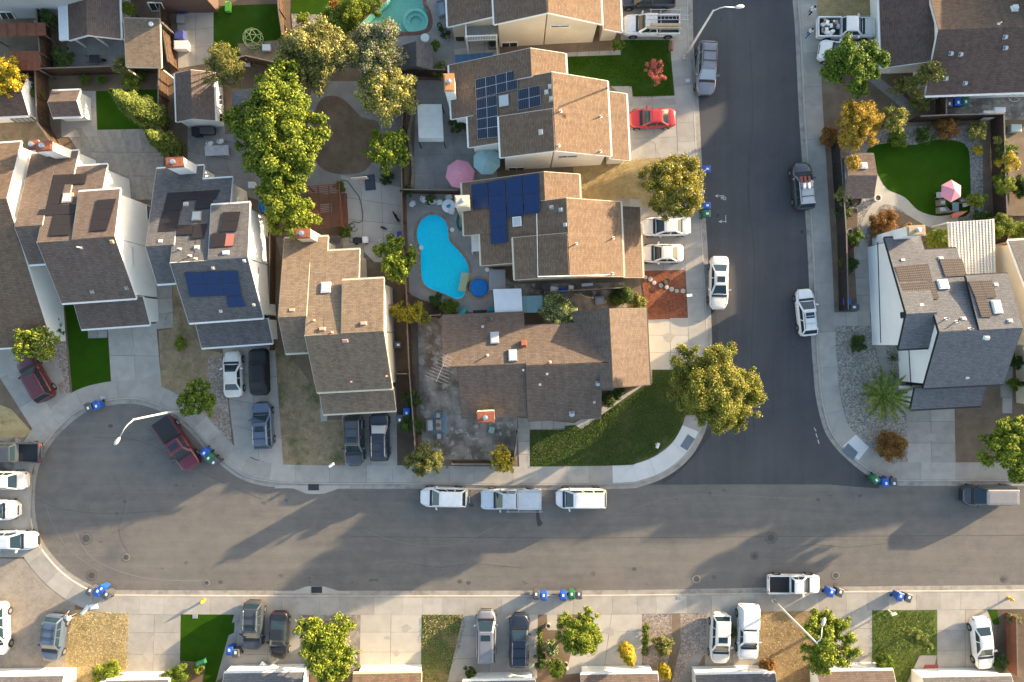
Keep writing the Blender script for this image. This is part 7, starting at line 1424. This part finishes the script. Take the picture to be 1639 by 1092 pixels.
def person(base, h, rz, pose, mats, label, hairm):
    g = G(base[0], base[1], .13); t = thing('person', g, label, 'person', rz=rz); k = h/1.75
    # x forward, y left
    if pose == 'walk':
        J = dict(pelvis=(0, 0, .95, (.15, .11)), belly=(.01, 0, 1.08, (.14, .10)), chest=(.03, 0, 1.30, (.17, .12)), neck=(.04, 0, 1.48, .055), head=(.06, 0, 1.60, (.085, .09)), crown=(.06, 0, 1.69, (.07, .075)),
                 hipL=(0, .09, .90, .095), kneeL=(.18, .09, .50, .065), ankL=(.24, .09, .09, .042), toeL=(.40, .09, .04, .035), hipR=(0, -.09, .90, .095), kneeR=(-.06, -.09, .50, .065), ankR=(-.34, -.09, .16, .042), toeR=(-.26, -.09, .04, .035),
                 shL=(.03, .19, 1.40, .06), elL=(-.10, .25, 1.14, .045), wrL=(-.02, .26, .92, .032), haL=(.04, .25, .84, .03), shR=(.03, -.19, 1.40, .06), elR=(.10, -.25, 1.15, .045), wrR=(.30, -.22, 1.04, .032), haR=(.38, -.20, 1.02, .03))
        zl = .98
    else:
        J = dict(pelvis=(-.05, 0, .86, (.15, .12)), belly=(.10, 0, .95, (.15, .11)), chest=(.34, 0, 1.06, (.17, .13)), neck=(.52, 0, 1.12, .055), head=(.66, 0, 1.12, (.085, .09)), crown=(.75, 0, 1.12, (.07, .075)),
                 hipL=(-.05, .09, .82, .10), kneeL=(.08, .12, .46, .07), ankL=(-.06, .13, .09, .045), toeL=(.12, .13, .04, .035), hipR=(-.05, -.09, .82, .10), kneeR=(.06, -.10, .46, .07), ankR=(-.08, -.12, .09, .045), toeR=(.10, -.12, .04, .035),
                 shL=(.44, .19, 1.08, .06), elL=(.52, .22, .82, .045), wrL=(.66, .18, .62, .032), haL=(.72, .17, .56, .03), shR=(.44, -.19, 1.08, .06), elR=(.56, -.42, .98, .045), wrR=(.68, -.62, .90, .032), haR=(.72, -.70, .88, .03))
        zl = None
    E = [('pelvis', 'belly'), ('belly', 'chest'), ('chest', 'neck'), ('neck', 'head'), ('head', 'crown'), ('pelvis', 'hipL'), ('hipL', 'kneeL'), ('kneeL', 'ankL'), ('ankL', 'toeL'), ('pelvis', 'hipR'), ('hipR', 'kneeR'), ('kneeR', 'ankR'), ('ankR', 'toeR'), ('chest', 'shL'), ('shL', 'elL'), ('elL', 'wrL'), ('wrL', 'haL'), ('chest', 'shR'), ('shR', 'elR'), ('elR', 'wrR'), ('wrR', 'haR')]
    for sd_, sg in (('L', 1), ('R', -1)):       # five fingers on each hand
        hx, hy, hz = J['ha'+sd_][:3]; wx, wy, wz = J['wr'+sd_][:3]; d = Vector((hx-wx, hy-wy, hz-wz)).normalized(); s_ = d.cross(Vector((0, 0, 1)) if abs(d.z) < .8 else Vector((1, 0, 0))).normalized()
        for i_, (o_, l_) in enumerate(((-.03, .07), (-.01, .085), (.01, .08), (.03, .065))):
            a = Vector((hx, hy, hz))+s_*o_+d*.03; b = a+d*l_-Vector((0, 0, .01)); J['f%s%d' % (sd_, i_)] = (*a, .009); J['g%s%d' % (sd_, i_)] = (*b, .007); E += [('ha'+sd_, 'f%s%d' % (sd_, i_)), ('f%s%d' % (sd_, i_), 'g%s%d' % (sd_, i_))]
        a = Vector((hx, hy, hz))-s_*.045; b = a-s_*.02+d*.05; J['t'+sd_] = (*a, .011); J['u'+sd_] = (*b, .008); E += [('ha'+sd_, 't'+sd_), ('t'+sd_, 'u'+sd_)]
    jp = {n: Vector(v[:3]) for n, v in J.items()}
    zone = {}
    for n in J: zone[n] = 1 if n in ('pelvis', 'hipL', 'hipR', 'kneeL', 'kneeR') else 2 if n in ('belly', 'chest', 'shL', 'shR') else 3 if n[:2] in ('an', 'to') else 0
    def cl(p):
        def dist(e):
            a_, d_ = jp[e[0]], jp[e[1]]-jp[e[0]]; s_ = max(0, min(1, (p-a_).dot(d_)/max(1e-6, d_.length_squared))); return (p-a_-d_*s_).length
        best = min(E, key=dist)
        a, b = best; f = (p-jp[a]).dot(jp[b]-jp[a])/max(1e-6, (jp[b]-jp[a]).length_squared)
        if b.startswith('toe'): return 3
        if b.startswith('ank'): return (1 if mats[1] is not short_k or f < .25 else 0) if f < .88 else 3
        if b in ('kneeL', 'kneeR', 'hipL', 'hipR'): return 1
        if b == 'belly': return 1 if f < .35 else 2
        if b in ('chest', 'shL', 'shR'): return 2
        if b in ('elL', 'elR'): return 2 if f < .75 else 0
        if b == 'neck': return 2 if f < .45 else 0
        return 0
    skinned('body', J, E, 'pelvis', g, rz, cl, mats, t, k)
    hd = jp['head']; cr = jp['crown']; up = (cr-hd).normalized(); fw = Vector((1, 0, 0)) if pose == 'walk' else Vector((.1, 0, -1)); sdv = up.cross(fw).normalized(); fw = sdv.cross(up)
    mb = MB(); rings = []
    for f in range(7):
        a = f/6*math.pi*.56; rr = .105*math.sin(a)+.002; zz_ = .115*math.cos(a); c = hd+up*(zz_+.02)-fw*.022
        rings.append([(c+(sdv*math.cos(b)+fw*math.sin(b)*(1.0 if math.sin(b) < 0 or f < 4 else .55))*rr)*k for b in [i*math.pi/7 for i in range(14)]])
    mb.loft(rings); mb.build('hair', hairm, t, local=True, smooth=True)
    mb = MB()
    for s_ in (-1, 1): mb.lathe([(.014, -.006), (.014, .006)], (hd+fw*.082+sdv*s_*.032+up*.02)*k, 8)
    mb.build('eyes', hair_m, t, local=True); nb = MB(); n0 = hd+fw*.085; nb.prism([(n0+up*.025)*k, (n0-up*.025+sdv*.016)*k, (n0-up*.025-sdv*.016)*k], [(n0+up*.02+fw*.002)*k, (n0-up*.02+fw*.028)*k, (n0-up*.022+fw*.026)*k]); nb.build('nose', skin_m, t, local=True)
    return t
person((1292, 25), 1.85, R(52), 'walk', [skin_m, short_k, shirt_w, shoe_w], 'person in white shirt and black shorts walking on the pavement', hair_m)
person((1290, 58), 1.6, R(55), 'walk', [skin_m, jean_b, shirt_w, shoe_k], 'person in white shirt and blue trousers behind the rubbish-filled pickup', hair_m)
person((117, 987), 1.7, R(82), 'bend', [skin_m, pant_c, shirt_w, shoe_w], 'person in white bending over beside the lower left bins', hair_b)
for k, (x, y, a, lab) in enumerate(((136, 977, .9, 'long white board lying beside the bending person'), (150, 971, .2, 'white sheet lying between the bending person and bins'))):
    c = G(x, y, .15); t = thing('white_board', c, lab, 'board'); MB().box((c.x, c.y, .16), (1.1 if k == 0 else .8, .35 if k == 0 else .5, .05), a).build('sheet', plastic_white, t); MB().box((c.x+.02, c.y-.02, .20), (.8 if k == 0 else .5, .2 if k == 0 else .3, .03), a+.15).build('sheet', plastic_white, t)
def dog():
    g = G(636, 350, .14); t = thing('dog', g, 'black dog standing at the reddish pool fence', 'dog', rz=R(120))
    J = dict(hip=(-.26, 0, .48, (.11, .12)), mid=(0, 0, .50, (.12, .13)), chest=(.26, 0, .48, (.13, .16)), neck=(.42, 0, .60, .085), head=(.54, 0, .70, .085), muz=(.68, 0, .66, .045), tail1=(-.42, 0, .52, .03), tail2=(-.62, .05, .42, .015))
    E = [('hip', 'mid'), ('mid', 'chest'), ('chest', 'neck'), ('neck', 'head'), ('head', 'muz'), ('hip', 'tail1'), ('tail1', 'tail2')]
    for s_, n in ((1, 'L'), (-1, 'R')):
        J['sh'+n] = (.27, s_*.09, .38, .06); J['wr'+n] = (.26, s_*.09, .16, .03); J['pw'+n] = (.30, s_*.09, .03, .033); J['th'+n] = (-.22, s_*.09, .36, .07); J['ho'+n] = (-.36, s_*.09, .17, .03); J['hp'+n] = (-.30, s_*.09, .03, .033); J['ear'+n] = (.50, s_*.09, .74, .02)
        E += [('chest', 'sh'+n), ('sh'+n, 'wr'+n), ('wr'+n, 'pw'+n), ('hip', 'th'+n), ('th'+n, 'ho'+n), ('ho'+n, 'hp'+n), ('head', 'ear'+n)]
    skinned('body', J, E, 'mid', g, 0, lambda p: 0, [flat('fur_black', (.012, .011, .011), .8)], t, 1.0)
dog()
c = G(614, 365, .2); t = thing('toy', c, 'small black toy on the concrete yard near the dog', 'toy'); MB().tube([(c.x-.3, c.y+.12, .18), (c.x, c.y, .22), (c.x+.3, c.y-.15, .18)], [.06, .12, .07], 8).build('body', plastic_black, t)
# tufts of dry grass that break up the yards
def tufts(poly, n, leaf, label, size=.045):
    P = GP(poly, .12); xs = [p.x for p in P]; ys = [p.y for p in P]; pts = []
    while len(pts) < n:
        x, y = random.uniform(min(xs), max(xs)), random.uniform(min(ys), max(ys)); ins = False; j = len(P)-1
        for i in range(len(P)):
            if (P[i].y > y) != (P[j].y > y) and x < (P[j].x-P[i].x)*(y-P[i].y)/(P[j].y-P[i].y)+P[i].x: ins = not ins
            j = i
        if ins: pts.append((x, y, .13+random.uniform(0, .09)))
    C = np.array(pts); o = bpy.data.objects.new('grass_tufts', leaf_mesh('tufts', C, np.tile([0, 0, 1.2], (len(C), 1)), size, [leaf], 1.0, .35)); COL.objects.link(o); tag(o, label, 'grass', kind='stuff')
G_dry = leafmat('grass_dry', (.42, .32, .15), (.56, .44, .22), (.68, .55, .29), .2); G_mix = leafmat('grass_mix', (.19, .165, .065), (.36, .27, .15), (.48, .37, .21), .2); G_green = leafmat('grass_green', (.05, .09, .008), (.085, .13, .012), (.15, .17, .03), .2)
tufts([(915, 256), (1100, 250), (1106, 340), (1030, 340), (1018, 318), (925, 318)], 9000, G_dry, 'straw-coloured grass in front of the pool house')
tufts([(120, 978), (207, 980), (207, 1065), (180, 1095), (115, 1095), (110, 1010)], 7000, G_dry, 'straw-coloured grass at the bottom left driveway')
tufts([(441, 570), (462, 566), (510, 635), (516, 675), (548, 675), (553, 744), (455, 744)], 4200, G_mix, 'patchy dry grass before the cream house')
tufts([(278, 470), (300, 480), (330, 562), (330, 640), (300, 650), (258, 612), (256, 535)], 3600, G_mix, 'patchy dry grass between two driveways')
tufts([(1213, 979), (1330, 979), (1325, 1060), (1290, 1090), (1213, 1090)], 3200, G_dry, 'brown dry grass around the lower right lamp')
tufts([(1305, -5), (1402, -5), (1402, 24), (1307, 26)], 1500, G_mix, 'dry grass above the rubbish-filled pickup')
tufts([(850, 688), (925, 684), (965, 664), (1042, 615), (1045, 595), (1110, 592), (1100, 662), (1080, 698), (1048, 725), (1008, 745), (850, 746)], 9000, G_green, 'mown grass blades of the corner lawn', .07)
tufts([(906, 92), (992, 90), (998, 66), (1070, 66), (1077, 154), (1014, 158), (1012, 140), (975, 136), (908, 116)], 5000, leafmat('grass_deep', (.03, .075, .004), (.045, .10, .006), (.07, .125, .012), .2), 'mown grass blades of the green front lawn', .06)
tufts([(1397, 978), (1498, 978), (1498, 1046), (1470, 1050), (1452, 1090), (1398, 1090)], 4000, leafmat('grass_lime', (.10, .15, .015), (.15, .19, .02), (.24, .25, .05), .2), 'mown grass blades of the bottom right lawn', .07)
tufts([(677, 983), (742, 983), (745, 1000), (735, 1040), (712, 1090), (675, 1090)], 2600, G_mix, 'patchy grass beside the silver minivan', .07)

# small stains and wear on roads and driveways
rs = random.Random(5); st_r = M_('stain_road', (.105, .098, .092), (.13, .12, .11), 4); st_c = M_('stain_concrete', (.36, .335, .30), (.40, .37, .33), 3)
def blot(x, y, r, m, z):
    n = 16; ph = rs.uniform(0, 6); P = [G(x+r*(1+.25*math.sin(3*a+ph)+rs.uniform(-.18, .18))*math.cos(a)*1.3, y+r*(1+.25*math.cos(2*a+ph)+rs.uniform(-.18, .18))*math.sin(a)) for a in [2*math.pi*k/n for k in range(n)]]
    struct(sheet_mb(P, z).build('stain', m, fix=False))
for k in range(46):
    side = rs.random(); x, y = (rs.uniform(420, 1620), rs.choice((rs.gauss(797, 5), rs.gauss(930, 5)))) if side < .7 else (rs.uniform(80, 330), rs.uniform(690, 920))
    blot(x, y, rs.uniform(.8, 3.2), st_r, .0074+.00004*k)
for k in range(22): blot(rs.gauss(1148, 4) if k % 2 else rs.gauss(1278, 4), rs.uniform(10, 640), rs.uniform(.8, 2.6), M_('stain_new', (.055, .054, .057), None, 4) if k == 0 else bpy.data.materials['stain_new'], .0105+.00004*k)
for k, (x, y) in enumerate(((212, 560), (235, 600), (395, 730), (420, 735), (575, 742), (1050, 225), (1060, 245), (1070, 540), (1085, 570), (1490, 700), (1500, 725), (250, 1020), (240, 1050), (620, 1020), (635, 1045), (650, 1005), (975, 1010), (990, 1040), (1160, 985), (1360, 1000), (1540, 1000), (20, 600), (60, 660), (1060, 385))): blot(x, y, rs.uniform(3, 7), st_c, .1295+.00005*k)
line([(600, 905), (640, 900), (700, 908), (760, 903), (840, 910)], .025, seal, .0090); line([(1250, 880), (1300, 872), (1360, 876), (1430, 868)], .025, seal, .0091); line([(180, 760), (200, 800), (190, 850), (205, 885)], .025, seal, .0092); line([(1200, 60), (1205, 180), (1198, 300), (1208, 420), (1203, 560), (1207, 700)], .05, M_('lane_joint', (.06, .06, .064), None, 3), .0115)
